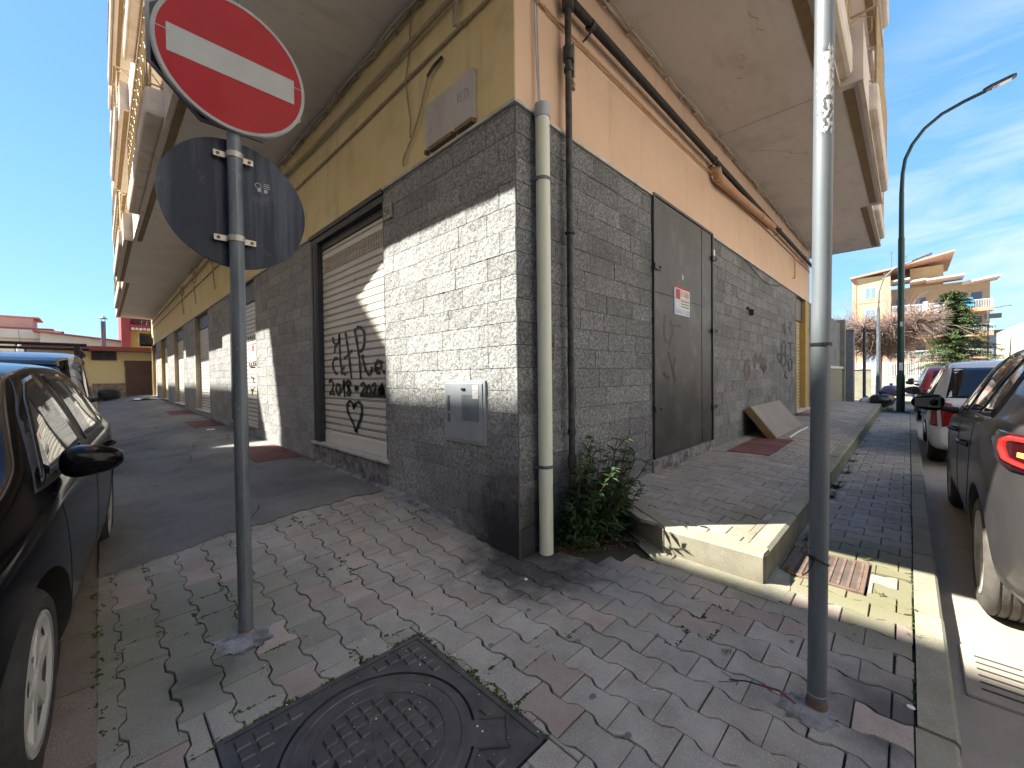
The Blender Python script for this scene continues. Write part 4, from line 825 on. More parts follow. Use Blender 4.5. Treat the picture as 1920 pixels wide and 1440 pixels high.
for k in range(3): b.box(-1.435, -1.405, .4965, .4975, 2.325+k*.01, 2.328+k*.01)
b.build('print', M['elec'], S3)
for z, wd in ((2.425, .085), (2.010, .09)):
    b = MB(); pth = [(-wd-.0, .488), (-.038, .488)]; cx, cy = PC.x, PC.y
    b.box(cx-wd, cx-.036, .470, .476, z-.014, z+.014); b.box(cx+.036, cx+wd, .470, .476, z-.014, z+.014)
    b.lathe([(.0335, -.014), (.0372, -.014), (.0372, .014), (.0335, .014)], 16, Matrix.Translation((cx, cy, z)), a0=R(175), a1=R(365))
    for s_ in (-1, 1): b.tube([(cx+s_*(wd-.018), .4695, z), (cx+s_*(wd-.018), .4665, z)], .008, 8, 1); b.box(cx+s_*(wd-.02)-.01, cx+s_*(wd-.02)+.01, .4765, .4965, z-.012, z+.012)
    b.build('clamp', [M['bracket'], M['rust']], S3)
# right pole
PR = Vector((-.139, -1.722, 0)); LN = (.030, -.031)
RP_ = pole('galvanised_pole', 'tall bare galvanised pole in the right foreground with torn sticker and zip ties', PR, 4.3, .0312, LN, 'galv_r')
def pr(z): return Vector((PR.x+LN[0]*z/4.3, PR.y+LN[1]*z/4.3, z))
b = MB(); b.lathe([(.0312, 0), (.036, .0), (.0345, .02), (.0318, .035)], 24, Matrix.Translation(pr(.0))); b.lathe([(.0318, .05), (.0325, .052), (.0318, .056)], 24, Matrix.Translation(pr(0)), 1); b.build('rusty_base', [M['rust'], M['bracket']], RP_, smooth=True)
# torn sticker wrapped round the pole
b = MB(); b2 = MB(); a_c = math.atan2(CAMLOC.y-PR.y, CAMLOC.x-PR.x)+.15; na, nz_ = 26, 60; rnd = random.Random(9)
for i in range(na):
    for j in range(nz_):
        a = a_c-1.0+2.0*i/na; z = 2.18+.345*j/nz_; ca = (i/na-.5)*2; cz = (j/nz_-.5)*2
        q = noise.noise(Vector((i*.33, j*.16, 3))); q2 = noise.noise(Vector((i*.21, j*.30, 9)))
        if abs(ca) > .80+.22*noise.noise(Vector((j*.4, 2, 1))) or abs(cz) > .90+.12*noise.noise(Vector((i*.5, 5, 2))): continue
        lower = cz < -.12
        if (not lower and q > .45) or (lower and q2 > .30): continue
        t_bb = b2 if (lower and q2 > -.02) or (q2 > .42) or (cz > .8 and ca < .2) else b
        rr = .0318; c = pr(z); z1 = z+.345/nz_
        t_bb.add([(c.x+rr*math.cos(a), c.y+rr*math.sin(a), z), (c.x+rr*math.cos(a+2/na), c.y+rr*math.sin(a+2/na), z), (c.x+rr*math.cos(a+2/na), c.y+rr*math.sin(a+2/na), z1), (c.x+rr*math.cos(a), c.y+rr*math.sin(a), z1)], [(0, 1, 2, 3)])
b.build('torn_sticker', M['white'], RP_); b2.build('faded_print', M['galv'], RP_)
T1 = thing('zip_tie', 'black zip tie pulled flat round the right pole at eye level', 'zip tie', pr(1.41))
b = MB(); b.lathe([(.0325, -.005), (.0345, -.005), (.0345, .005), (.0325, .005)], 28, Matrix.Translation(pr(1.41))); b.build('band', M['black'], T1)
b = MB(); b.box(-.006, .006, -.006, .006, -.008, .008, M=Matrix.Translation(pr(1.41)+RX*.036)); b.build('lock_head', M['black'], T1)
T2 = thing('zip_tie', 'black zip tie with a loose curled tail low on the right pole', 'zip tie', pr(.56))
c = pr(.575); b = MB(); ring = [c+.0335*(math.cos(a)*RX+math.sin(a)*FW)-Vector((0, 0, .016*math.cos(a)*1.0)) for a in [2*math.pi*k/28 for k in range(29)]]
b.tube(ring, .0035, 6); b.build('band', M['black'], T2)
b = MB(); k0 = c-RX*.036-FW*.02+Vector((0, 0, .016)); b.box(-.007, .007, -.007, .007, -.006, .006, M=Matrix.Translation(k0))
b.tube([k0, k0-RX*.03+Vector((0, 0, .012)), k0-RX*.045+Vector((0, 0, .03)), k0-RX*.03+Vector((0, 0, .045)), k0-RX*.008+Vector((0, 0, .04))], .0018, 6)
b.tube([k0+RX*.004, k0-RX*.004-Vector((0, 0, .03)), k0-RX*.02-Vector((0, 0, .055)), k0-RX*.04-Vector((0, 0, .068))], .0022, 6); b.build('tail', M['black'], T2)
# cement patches under the poles
def blob(name, cx, cy, r_, m, z=.006, seed=1, sx=1, sy=1, ang=0, kind='structure'):
    b = MB(); n = 80; vs = [(cx, cy, gz(cx, cy)+z)]
    for k in range(n):
        a = 2*math.pi*k/n; rr = r_*(1+.35*noise.noise(Vector((math.cos(a)*1.6, math.sin(a)*1.6, seed)))+.30*noise.noise(Vector((math.cos(a)*6, math.sin(a)*6, seed)))+.15*noise.noise(Vector((math.cos(a)*17, math.sin(a)*17, seed))))
        x, y = rr*sx*math.cos(a), rr*sy*math.sin(a); x, y = x*math.cos(ang)-y*math.sin(ang), x*math.sin(ang)+y*math.cos(ang); vs.append((cx+x, cy+y, gz(cx, cy)+z-.004))
    b.add(vs, [(0, 1+k, 1+(k+1) % n) for k in range(n)]); return b.build(name, m, kind=kind)
blob('cement_patch', -1.59, .40, .12, M['cement'], .0065, 2, 1, 1.1); blob('cement_patch', -.19, -1.70, .09, M['cement'], .0065, 5, 1.1, .9)
# ------------------------------------------------------------------ manhole cover
MHc = Vector(((MH[0]+MH[1])/2, (MH[2]+MH[3])/2, 0)); A = .42
T = thing('manhole_cover', 'large square cast-iron manhole cover with a round studded lid', 'manhole cover', (MHc.x, MHc.y, 0))
def stud(b, x, y, s_, z0=.0, h=.0065): b.add([(x-s_, y-s_, z0), (x+s_, y-s_, z0), (x+s_, y+s_, z0), (x-s_, y+s_, z0), (x-s_*.82, y-s_*.82, z0+h), (x+s_*.82, y-s_*.82, z0+h), (x+s_*.82, y+s_*.82, z0+h), (x-s_*.82, y+s_*.82, z0+h)], [(4, 5, 6, 7), (0, 1, 5, 4), (1, 2, 6, 5), (2, 3, 7, 6), (3, 0, 4, 7)])
td = Vector((.757, -.653)).normalized(); tn = Vector((-td.y, td.x))
b = MB(); n = 96   # frame plate with round opening
for k in range(n):
    a0, a1 = 2*math.pi*k/n, 2*math.pi*(k+1)/n
    def sq(a): c, s_ = math.cos(a), math.sin(a); q = A/max(abs(c), abs(s_)); return (q*c, q*s_, -.004)
    r_ = .335; b.add([(r_*math.cos(a0), r_*math.sin(a0), -.004), sq(a0), sq(a1), (r_*math.cos(a1), r_*math.sin(a1), -.004)], [(0, 1, 2, 3)])
for x0, x1, y0, y1 in ((-A, A, A-.022, A), (-A, A, -A, -A+.022), (-A, -A+.022, -A+.022, A-.022), (A-.022, A, -A+.022, A-.022)): b.box(x0, x1, y0, y1, -.05, .0)
b.lathe([(.335, -.03), (.336, .001), (.352, .001), (.354, -.0035)], 96)
for s_ in (-1, 1): 
    p0 = td*.33+tn*.062*s_; p1 = td*.455+tn*.062*s_; b.tube([(p0.x, p0.y, -.001), (p1.x, p1.y, -.001)], .006, 6)
p0 = td*.455-tn*.066; p1 = td*.455+tn*.066; b.tube([(p0.x, p0.y, -.001), (p1.x, p1.y, -.001)], .007, 6)
g_ = .0585
for i in range(-7, 8):
    for j in range(-7, 8):
        x, y = (i+.0)*g_, (j+.0)*g_; rr = math.hypot(x, y)
        if max(abs(x), abs(y)) > A-.045 or rr < .375: continue
        u_, v_ = x*td.x+y*td.y, abs(x*tn.x+y*tn.y)
        if u_ > .3 and v_ < .095 and u_ < .50: continue
        stud(b, x, y, .0235, -.004)
b.build('cover_frame', M['iron'], T, world=False, bevel=0)
b = MB(); b.lathe([(.0, -.004), (.222, -.004), (.225, .0005), (.236, .0005), (.239, -.002), (.285, -.002), (.288, .0015), (.300, .0015), (.303, -.002), (.326, -.002), (.330, -.012)], 96)
b.add([(td.x*.30+tn.x*.054*s_, td.y*.30+tn.y*.054*s_, -.0015) for s_ in (-1, 1)]+[(td.x*.445+tn.x*.054*s_, td.y*.445+tn.y*.054*s_, -.0015) for s_ in (1, -1)], [(0, 3, 2, 1), (0, 1, 2, 3)])
for i in range(-7, 8):
    for j in range(-7, 8):
        x, y = (i+.5)*.052, (j+.5)*.052; rr = math.hypot(x, y)
        if rr > .200: continue
        u_, v_ = x*td.x+y*td.y, x*tn.x+y*tn.y
        if abs(u_+.02) < .045 and v_ < .11 and v_ > -.2: continue
        stud(b, x, y, .0205, -.004, .0065)
for k, v_ in enumerate((-.13, -.06, .02)):
    c = tn*v_-td*.02; b.lathe([(.010, -.0035), (.0135, -.0005), (.0175, -.0035)], 14, Matrix.Translation((c.x, c.y, 0)) @ Matrix.Scale(1.5, 4, (tn.x, tn.y, 0)))
b.build('lid', M['iron'], T, world=False, smooth=False)
b = MB(); b.lathe([(0, -.0028), (.013, -.0028)], 12, Matrix.Translation((-.15, .02, .0)) @ Matrix.Scale(1.8, 4, (.3, 1, 0))); b.build('lifting_hole', M['void'], T, world=False)
b = MB(); b.lathe([(.330, -.028), (.335, -.028)], 96); b.box(-A-.015, A+.015, -A-.012, A+.012, -.06, -.045); b.build('seat_gap', M['void'], T, world=False)
# ------------------------------------------------------------------ drain grate in the pavement
T = thing('drain_grate', 'rusty rectangular drain grate in the sunlit paving beside the raised kerb', 'drain grate', (1.3, -1.58, .0))
gx0, gx1, gy0, gy1 = GR[0]+.02, GR[1]-.02, GR[2]+.01, GR[3]-.01; zt = .002
b = MB(); b.box(gx0, gx1, gy0, gy0+.03, -.03, zt); b.box(gx0, gx1, gy1-.06, gy1, -.03, zt); b.box(gx0, gx0+.025, gy0+.03, gy1-.06, -.03, zt); b.box(gx1-.025, gx1, gy0+.03, gy1-.06, -.03, zt)
b.build('grate_frame', M['rust'], T, bevel=.002)
b = MB(); ng = 7
for i in range(ng+1): y = lerp(gy0+.03, gy1-.06, i/ng); b.box(gx0+.025, gx1-.025, y-.007, y+.007, -.03, zt+.003, 1)
for i in range(24): x = lerp(gx0+.03, gx1-.03, (i+.5)/24); b.box(x-.0060, x+.0060, gy0+.03, gy1-.06, -.03, zt-.002)
b.build('bars', [M['grate_bar'], M['rust']], T)
b = MB(); b.box(gx0, gx1, gy0, gy1, -.06, -.031); b.build('pit', M['void'], T)
T = thing('gutter_drain', 'pale concrete gutter drain with long slots at the road edge', 'drain grate', (.78, -2.29, -.12))
b = MB(); b.box(.56, 1.02, -2.40, -2.16, -.15, -.108); b.build('slab', M['gutter'], T, bevel=.006)
for i in range(6):
    x = .63+i*.058; b = MB(); b.box(x, x+.014, -2.36, -2.21, -.1075, -.1068); b.build('slot', M['joint'], T)
# terracotta patches
def tile_patch(x0, x1, y0, y1, zf, label, n_=6, ax='x'):
    T = thing('terracotta_paving', label, 'tiles', (x0, y0, zf(x0, y0))); b = MB(); rnd = random.Random(int(x0*100+y0*10))
    for i in range(n_):
        if ax == 'x': a0, a1 = lerp(y0, y1, i/n_)+.004, lerp(y0, y1, (i+1)/n_)-.004; q = [(x0, a0), (x1, a0), (x1, a1), (x0, a1)]
        else: a0, a1 = lerp(x0, x1, i/n_)+.004, lerp(x0, x1, (i+1)/n_)-.004; q = [(a0, y0), (a1, y0), (a1, y1), (a0, y1)]
        b.add([(x, y, zf(x, y)+.019) for x, y in q]+[(x, y, zf(x, y)-.02) for x, y in q], [(0, 1, 2, 3), (0, 4, 5, 1), (1, 5, 6, 2), (2, 6, 7, 3), (3, 7, 4, 0)], 0, rnd.random())
    b.build('tiles', M['terra'], T)
tile_patch(-.62, -.04, 4.25, 5.65, gz, 'reddish strip of paving in front of the second shutter, lit by the sun', 5)
tile_patch(-.62, -.04, 9.3, 10.9, gz, 'reddish paving patch farther along the left pavement', 5); tile_patch(-.62, -.04, 13.2, 15.0, gz, 'farthest reddish paving patch on the left pavement', 5)
tile_patch(3.92, 5.48, -.70, -.20, lambda x, y: rz_(x, y)-.014, 'dark red tile patch on the raised pavement in front of the leaning board', 7, 'y')
tile_patch(9.42, 10.28, -.5, -.08, lambda x, y: rz_(x, y)-.014, 'small dark red tile patch in front of the ochre shutter', 4, 'y')
# leaning board / mattress
T = thing('leaning_board', 'thick grey slab with brown edges dumped leaning against the stone wall', 'board', (6.4, -.5, .25))
zb = rz_(6, -.5)+.008; Mx = frame((5.35, -.50, zb), (1, 0, 0), (0, .40, .52)) 
b = MB(); b.box(0, 2.1, 0, .62, 0, .11, M=Mx @ Matrix.Translation((0, 0, -.11))); b.build('core', M['wood'], T, bevel=.006)
b = MB(); b.box(.012, 2.088, .012, .608, 0, .004, M=frame((5.35, -.50, zb), (1, 0, 0), (0, .40, .52)) @ Matrix.Translation((0, 0, -.1145))); b.box(.012, 2.088, .012, .608, .001, .004, M=Mx); b.build('cover_sheet', M['board'], T)
b = MB(); b.tube([(5.6, -.62, zb), (6.3, -.60, zb+.004), (7.2, -.62, zb+.01)], .012, 6); tag(b.build('white_strip', M['white']), 'thin white strip lying on the paving along the foot of the leaning board', 'strip')
# ------------------------------------------------------------------ weeds, moss, litter
rnd = random.Random(21)
def leafquad(b, p, d, up, L_, W_, m=0, t=.5, fold=.25):
    d = d.normalized(); s_ = d.cross(up)
    if s_.length < 1e-3: s_ = d.cross(Vector((1, 0, 0)))
    s_.normalize(); n_ = s_.cross(d)
    a = p; m1 = p+d*L_*.42; e = p+d*L_-n_*L_*.12
    b.add([a, m1+s_*W_/2+n_*W_*fold, e, m1-s_*W_/2+n_*W_*fold, m1], [(0, 4, 1), (4, 2, 1), (0, 3, 4), (4, 3, 2)], m, t)
BU = thing('weed_bush', 'leafy green weed bush growing behind the pipes at the foot of the orange corner', 'weeds', (.62, -.22, .03))
b = MB(); sb = MB()
for k in range(64):
    x0 = rnd.uniform(.36, .94); y0 = -rnd.uniform(.05, .30) ; H_ = rnd.uniform(.15, .52) if x0 > .8 else rnd.uniform(.35, .92)
    if x0 < .45: H_ *= .6
    lean = Vector((rnd.uniform(-.25, .22), rnd.uniform(-.38, .05), 1)); p = Vector((x0, y0, .02)); pts = [p.copy()]; n = 9
    for i in range(n):
        dirv = (lean+Vector((rnd.gauss(0, .16), rnd.gauss(0, .16)-.10*i/n, -.28*i/n))).normalized(); p = p+dirv*H_/n
        if p.y > -.03: p.y = -.03
        pts.append(p.copy())
        for q in range(4):
            a = rnd.uniform(0, 2*math.pi); dv = Vector((math.cos(a), math.sin(a)-.25, rnd.uniform(-.25, .6)))
            if p.y+dv.y*.08 > -.01: dv.y = -abs(dv.y)
            leafquad(b, p, dv, Vector((0, 0, 1)), rnd.uniform(.045, .105), rnd.uniform(.016, .036), 0, min(1, max(0, rnd.gauss(.5, .28))))
    sb.tube(pts, .0035, 4)
for k in range(12):
    x0 = rnd.uniform(.4, 1.0); y0 = -rnd.uniform(.06, .3); P = [Vector((x0, y0, .02))]
    for i in range(6): P.append(P[-1]+Vector((rnd.gauss(.01, .03), min(.02, rnd.gauss(-.01, .03)), rnd.uniform(.08, .16))))
    P = [Vector((p.x, min(p.y, -.04), p.z)) for p in P]; sb.tube(P, [.003, .003, .0025, .002, .002, .0015, .001], 4, 1)
sb.build('stems', [M['stem'], M['litter']], BU); b.build('leaves', M['leaf'], BU)
b = MB()   # low sprays spilling over the kerb corner
for k in range(420):
    x = rnd.uniform(.30, 1.0); y = -rnd.uniform(.06, .42); zz = .02+rnd.random()*.12+(.14 if x > .9 else 0)
    if y < -.34 and x < .6: continue
    a = rnd.uniform(0, 6.28); leafquad(b, Vector((x, y, zz)), Vector((math.cos(a), math.sin(a), rnd.uniform(0, .8))), Vector((0, 0, 1)), rnd.uniform(.03, .075), rnd.uniform(.012, .026), 0, rnd.random())
b.build('low_leaves', M['leaf'], BU)
# soil patch and dry leaves
b = MB(); pts = [(.26, 0), (.25, -.12), (.42, -.22), (.62, -.30), (.78, -.46), (.86, -.52), (.98, -.42), (1.16, -.12), (1.24, 0)]
b.add([(x, y, gz(x, y)+.012) for x, y in pts], [tuple(range(len(pts)))[::-1]]); b.build('soil', M['joint'], kind='structure')
b = MB()
for k in range(520):
    x = rnd.uniform(.26, 1.15); y = -rnd.uniform(0, .56)*(.4+.6*min(1, (x-.2)/.6)); a = rnd.uniform(0, 6.28)
    leafquad(b, Vector((x, y, gz(x, y)+.014+rnd.random()*.02)), Vector((math.cos(a), math.sin(a), rnd.uniform(-.1, .3))), Vector((0, 0, 1)), rnd.uniform(.012, .04), rnd.uniform(.008, .02), 0, rnd.random())
tag(b.build('dry_leaves', M['litter']), 'brown dry leaves littering the soil under the weed bush', 'leaf litter', kind='stuff')
def tuft(b, x, y, z, n_, h, t0=.5, spread=1):
    for k in range(n_):
        a = rnd.uniform(0, 6.28); dv = Vector((math.cos(a)*spread, math.sin(a)*spread, rnd.uniform(.4, 1.3)))
        leafquad(b, Vector((x+rnd.gauss(0, .012), y+rnd.gauss(0, .012), z)), dv, Vector((0, 0, 1)), h*rnd.uniform(.5, 1.1), h*.14, 0, min(1, max(0, rnd.gauss(t0, .25))), .1)
b = MB()
for x, n_, h in ((1.75, 26, .07), (1.9, 16, .05), (2.3, 20, .06), (2.75, 16, .05), (3.2, 30, .10), (3.45, 16, .06), (3.7, 40, .12), (4.0, 18, .07), (4.6, 34, .10), (5.0, 20, .07), (5.5, 30, .10), (6.2, 20, .08), (7, 26, .09), (7.8, 20, .08), (9, 24, .09), (10.5, 20, .08), (12, 26, .12), (13.5, 20, .1), (1.05, 10, .05), (1.12, 12, .05)):
    tuft(b, x, -1.385-rnd.random()*.03, 0.0, n_, h)
for x, y, n_, h in ((1.62, -1.77, 20, .05), (1.63, -1.42, 14, .04), (1.1, -1.86, 12, .04), (1.0, -1.99, 8, .04), (.7, -1.99, 8, .04), (-.05, -1.38, 16, .035), (2.25, -.20, 0, .1)): tuft(b, x, y, .0, n_, h)
for k in range(50): tuft(b, rnd.uniform(15.3, 18), rnd.uniform(-1.6, -1.1), -.02, 8, .16)
tag(b.build('grass_tufts', M['leaf_y']), 'small green weed tufts along the foot of the raised kerb and round the grate', 'grass', kind='stuff')
b = MB()
for k in range(46):
    a = rnd.uniform(0, 6.28); leafquad(b, Vector((2.42+rnd.gauss(0, .05), -.10+rnd.gauss(0, .02), .26)), Vector((math.cos(a)*.6, -abs(math.sin(a)), rnd.uniform(.3, 1.6))), Vector((0, 0, 1)), rnd.uniform(.05, .14), .006, 0, rnd.random(), .05)
tag(b.build('dry_grass', mat('dry_grass', (.22, .17, .08), (.3, .25, .13), scale=20, rough=.9)), 'small dry yellow grass tuft at the wall foot below the dark metal door', 'grass', kind='stuff')
# moss along joints
b = MB()
def mossat(x, y, n_=5, s_=.008, rad=.012):
    for k in range(n_):
        px_, py_ = x+rnd.gauss(0, rad), y+rnd.gauss(0, rad); h = s_*rnd.uniform(.5, 1.3); a0 = rnd.uniform(0, 2)
        z = gz(px_, py_)-.004; vs = [(px_+h*1.0*math.cos(a0+2.1*i), py_+h*1.0*math.sin(a0+2.1*i), z) for i in range(3)]+[(px_, py_, z+h*.9)]
        b.add(vs, [(0, 1, 3), (1, 2, 3), (2, 0, 3)])
for k in range(3400):
    kx = rnd.randint(-9, 12); par = kx % 2; j = rnd.randint(-10, 8); xL = -.63+PX*kx
    y0 = -.33-(.1067 if par == 0 else 0)-PY*j
    if rnd.random() < .5: x, y = xL+(.0125 if rnd.random() < .5 else -.0125), y0+rnd.random()*PY
    else: x, y = xL+rnd.random()*PX, y0
    if not (-2.1 < x < .6 and -1.98 < y < 1.8) or (MH[0] < x < MH[1] and MH[2] < y < MH[3]): continue
    v = noise.noise(Vector((x*2.1, y*2.1, 11)))+.9*max(0, (-x-1.0))*.45+(.35 if (abs(y-MH[3]) < .12 or abs(x-MH[1]) < .12) and x < -.8 else 0)
    if v > .34: mossat(x, y, 7 if v > .5 else 4, .009 if v > .45 else .006, .007)
for k in range(420):
    t_ = rnd.random(); s_ = rnd.random()
    if noise.noise(Vector((t_*6, 3, 3))) < -.05: continue
    if s_ < .5: mossat(MH[1]+.006, lerp(MH[2], MH[3], t_), 4, .008, .006)
    else: mossat(lerp(MH[0], MH[1], t_), MH[3]+.006, 4, .008, .006)
for k in range(26): mossat(-2.10+rnd.gauss(0, .01), rnd.uniform(-.4, 1.6), 5, .012, .01)
for x in rng(.1, 14, .05):
    if noise.noise(Vector((x*2.5, 7, 1))) > -.05: mossat(x, -1.998, 4, .008, .006)
for x in rng(.85, 8, .03):
    if noise.noise(Vector((x*3, 9, 1))) > .0:
        for k in range(2):
            px_, py_ = x, -1.237+rnd.gauss(0, .004); z = rz_(px_, py_)-.006; h = .006; b.add([(px_-h, py_-h, z), (px_+h, py_-h, z), (px_, py_+h, z), (px_, py_, z+h)], [(0, 1, 3), (1, 2, 3), (2, 0, 3)])
tag(b.build('moss', M['moss']), 'green moss filling joints of the paving', 'moss', kind='stuff')
# chewing-gum spots and oil drops trodden into the paving
b = MB(); rg = random.Random(77)
for k in range(60):
    x = rg.uniform(-1.9, .6); y = rg.uniform(-1.9, 1.5); r_ = rg.choice((.006, .008, .010, .013, .017)); n = 12; z = gz(x, y)+.0042
    if MH[0]-.03 < x < MH[1]+.03 and MH[2]-.03 < y < MH[3]+.03: continue
    b.add([(x, y, z)]+[(x+r_*(1+.25*rg.uniform(-1, 1))*math.cos(2*math.pi*i/n), y+r_*.8*(1+.25*rg.uniform(-1, 1))*math.sin(2*math.pi*i/n), z-.0012) for i in range(n)], [(0, 1+i, 1+(i+1) % n) for i in range(n)])
tag(b.build('gum_spots', M['gum']), 'dark chewing gum spots trodden into the paving', 'stains', kind='stuff')
# cracks in the asphalt pavement
for k in range(9):
    b = MB(); x, y = rg.uniform(-1.8, -.3), rg.uniform(2.2, 12); P = [(x, y)]; a = rg.uniform(0, 6.28)
    for q in range(rg.randint(8, 16)): a += rg.gauss(0, .45); P.append((P[-1][0]+.09*math.cos(a), P[-1][1]+.13*math.sin(a)))
    P = [(max(-2.0, min(-.05, x)), max(2.0, y)) for x, y in P]
    for (a_, c), (d, e) in zip(P, P[1:]): wq = .006; b.add([(a_-wq, c, gz(a_, c)+.0135), (a_+wq, c+wq, gz(a_, c)+.0135), (d+wq, e+wq, gz(d, e)+.0135), (d-wq, e, gz(d, e)+.0135)], [(0, 1, 2, 3)])
    b.build('asphalt_crack', M['joint'], kind='structure')
# grit and scraps
b = MB()
for k in range(330):
    x = rnd.uniform(-2.0, .7); y = rnd.uniform(-1.9, 1.6); s_ = rnd.choice((.0015, .002, .002, .003, .005)); z = gz(x, y)+.002
    if rnd.random() < .4: x = MH[0]+rnd.random()*.85; y = MH[2]+rnd.random()*.85
    a = rnd.uniform(0, 3); c_, d_ = math.cos(a)*s_, math.sin(a)*s_*rnd.uniform(.4, 1)
    b.add([(x-c_, y-d_, z), (x+d_, y-c_, z), (x+c_, y+d_, z+.001), (x-d_, y+c_, z+.001), (x, y, z+s_*.7)], [(0, 1, 4), (1, 2, 4), (2, 3, 4), (3, 0, 4)], 0 if rnd.random() < .55 else 1)
tag(b.build('grit', [M['paper'], M['gutter']]), 'tiny pale scraps and grit scattered over paving and manhole', 'grit', kind='stuff')
b = MB(); b.lathe([(0, .003), (.011, .003), (.013, 0)], 16, Matrix.Translation((.10, -1.985, .002))); tag(b.build('bottle_cap', M['white']), 'small white bottle cap on the paving beside the right kerb', 'bottle cap')
b = MB(); b.lathe([(0, .006), (.010, .005), (.013, 0)], 14, Matrix.Translation((-.19, -.23, .002))); tag(b.build('pebble', M['paper']), 'small round white pebble on the paving below the building corner', 'pebble')
b = MB(); p0 = Vector((-.21, -1.665, .02)); b.tube([p0, p0+Vector((-.02, .05, .035)), p0+Vector((-.03, .11, .03))], .004, 6, 0); b.tube([p0+Vector((-.03, .11, .03)), p0+Vector((-.03, .16, .02)), p0+Vector((-.05, .22, .006))], .003, 5, 1)
for q in ((-.09, .25), (-.02, .26), (-.06, .19)): b.tube([p0+Vector((-.04, .19, .008)), p0+Vector((q[0], q[1], .004))], .0015, 4, 1)
tag(b.build('wire_end', [M['wire_red'], M['ink']]), 'frayed end of a red and black wire at the foot of the right pole', 'wire')
b = MB(); b.box(-.5, -.36, 8.6, 8.8, gz(-.5, 8.8)+.014, gz(-.5, 8.8)+.02, M=Matrix.Identity(4)); 
tag(b.build('paper_scrap', M['white']), 'white scrap of paper lying on the far asphalt pavement', 'litter')
b = MB(); rr = random.Random(4)
gridp = [[(-.98+.16*i+rr.gauss(0, .02), 23.5+.35*j, gz(-.8, 24)+.03+.10*rr.random()) for i in range(7)] for j in range(5)]
b.add([p for r_ in gridp for p in r_], [(j*7+i, j*7+i+1, (j+1)*7+i+1, (j+1)*7+i) for j in range(4) for i in range(6)]); tag(b.build('plastic_sheet', M['white']), 'crumpled white sheet on the ground at the far end of the left pavement', 'sheet')
# rubbish bags
def bag(label, x, y, z, s_, m, seed, grp=None):
    b = MB(); n, k2 = 18, 12; vs = []
    for j in range(k2+1):
        v = j/k2; ph = math.pi*v
        for i in range(n):
            a = 2*math.pi*i/n; r_ = math.sin(ph)**.75*(1+.22*noise.noise(Vector((math.cos(a)*1.8, math.sin(a)*1.8, v*3+seed)))+.10*noise.noise(Vector((math.cos(a)*6, math.sin(a)*6, v*9+seed))))
            vs.append((x+s_*r_*math.cos(a), y+s_*r_*math.sin(a), z+s_*.85*(1-math.cos(ph))/1.0*.9+.03*s_*noise.noise(Vector((a, v*5, seed)))))
    b.add(vs, [(j*n+i, j*n+(i+1) % n, (j+1)*n+(i+1) % n, (j+1)*n+i) for j in range(k2) for i in range(n)])
    b.tube([(x, y, z+s_*1.5), (x+s_*.1, y, z+s_*1.75)], [s_*.12, s_*.22], 8)
    o = b.build('rubbish_bag', m, smooth=True); tag(o, label, 'rubbish bag', grp); return o
mb_ = mat('bin_bag', (.012, .012, .014), (.02, .02, .022), rough=.25, bump=.3, bscale=12); mw_ = mat('white_bag', (.5, .48, .5), (.6, .58, .6), rough=.4, bump=.3, bscale=12); mp_ = mat('violet_bag', (.12, .10, .18), (.16, .13, .22), rough=.4)
bag('white rubbish bag lying left of the black bags by the low wall', 18.6, -.82, -.03, .24, mw_, 1); bag('big black rubbish bag at the foot of the far pale pole', 18.4, -1.22, -.03, .34, mb_, 4); bag('black rubbish bag squeezed behind the big black one', 19.6, -1.30, -.03, .30, mb_, 8); bag('violet rubbish bag on top of the pile by the far pole', 20.6, -1.45, .30, .30, mp_, 12)
# ------------------------------------------------------------------ street lamps
def street_lamp(label, x, y, H_, m, top, r0=.085, r1=.05, head=True, group=None, z0=0):
    T = thing('street_lamp', label, 'street lamp', (x, y, z0)); b = MB()
    b.tube([(x, y, z0), (x, y, z0+1.2)], [r0*1.25, r0*1.2], 16); b.tube([(x, y, z0+1.2), (x, y, H_*.62)], [r0*1.05, r0*.95], 16); b.tube([(x, y, H_*.62), (x, y, H_*.78)], [r0*.8, r0*.72], 16); b.build('post', M[m], T, smooth=True)
    b = MB(); b.tube([(x, y, H_*.78)]+top, [r1*1.15]+[r1]*len(top), 12); b.build('arm', M[m], T, smooth=True)
    if head:
        e = Vector(top[-1]); d = (Vector(top[-1])-Vector(top[-2])).normalized(); Mh = frame(e, d, Vector((0, 0, 1)).cross(d) if abs(d.z) < .99 else (0, 1, 0))
        b = MB(); b.prism([(-.05, -.07), (.10, -.13), (.5, -.12), (.58, -.07), (.58, .07), (.5, .12), (.10, .13), (-.05, .07)], .07, Mh); h_ = b.build('lamp_head', M['dframe'] if m == 'green' else M['galv'], T, bevel=.01)
        b = MB(); b.prism([(.12, -.09), (.48, -.09), (.48, .09), (.12, .09)], .012, Mh @ Matrix.Translation((0, 0, -.014))); b.build('lens', M['lamp_clear'], h_)
    return T
lp = street_lamp('tall dark green street lamp with a curved arm on the right pavement', 15.98, -1.78, 9.0, 'green', [(15.98, -1.80, 7.6), (15.98, -1.86, 8.05), (15.98, -2.02, 8.45), (15.98, -2.28, 8.82), (15.98, -2.65, 9.10), (15.98, -3.1, 9.26), (15.98, -3.52, 9.36)])
b = MB(); b.box(15.86, 15.878, -1.83, -1.74, 1.35, 1.6); b.box(15.87, 15.888, -1.83, -1.76, 2.75, 2.9); b.build('sticker', M['paper'], lp)
street_lamp('pale street lamp post rising behind the rubbish bags into the bare tree', 22.5, -.98, 5.4, 'galv', [(22.5, -1.0, 4.9), (22.5, -1.15, 5.5), (22.5, -1.5, 5.85), (22.5, -2.1, 6.05)], .07, .03, True, None, -.05)
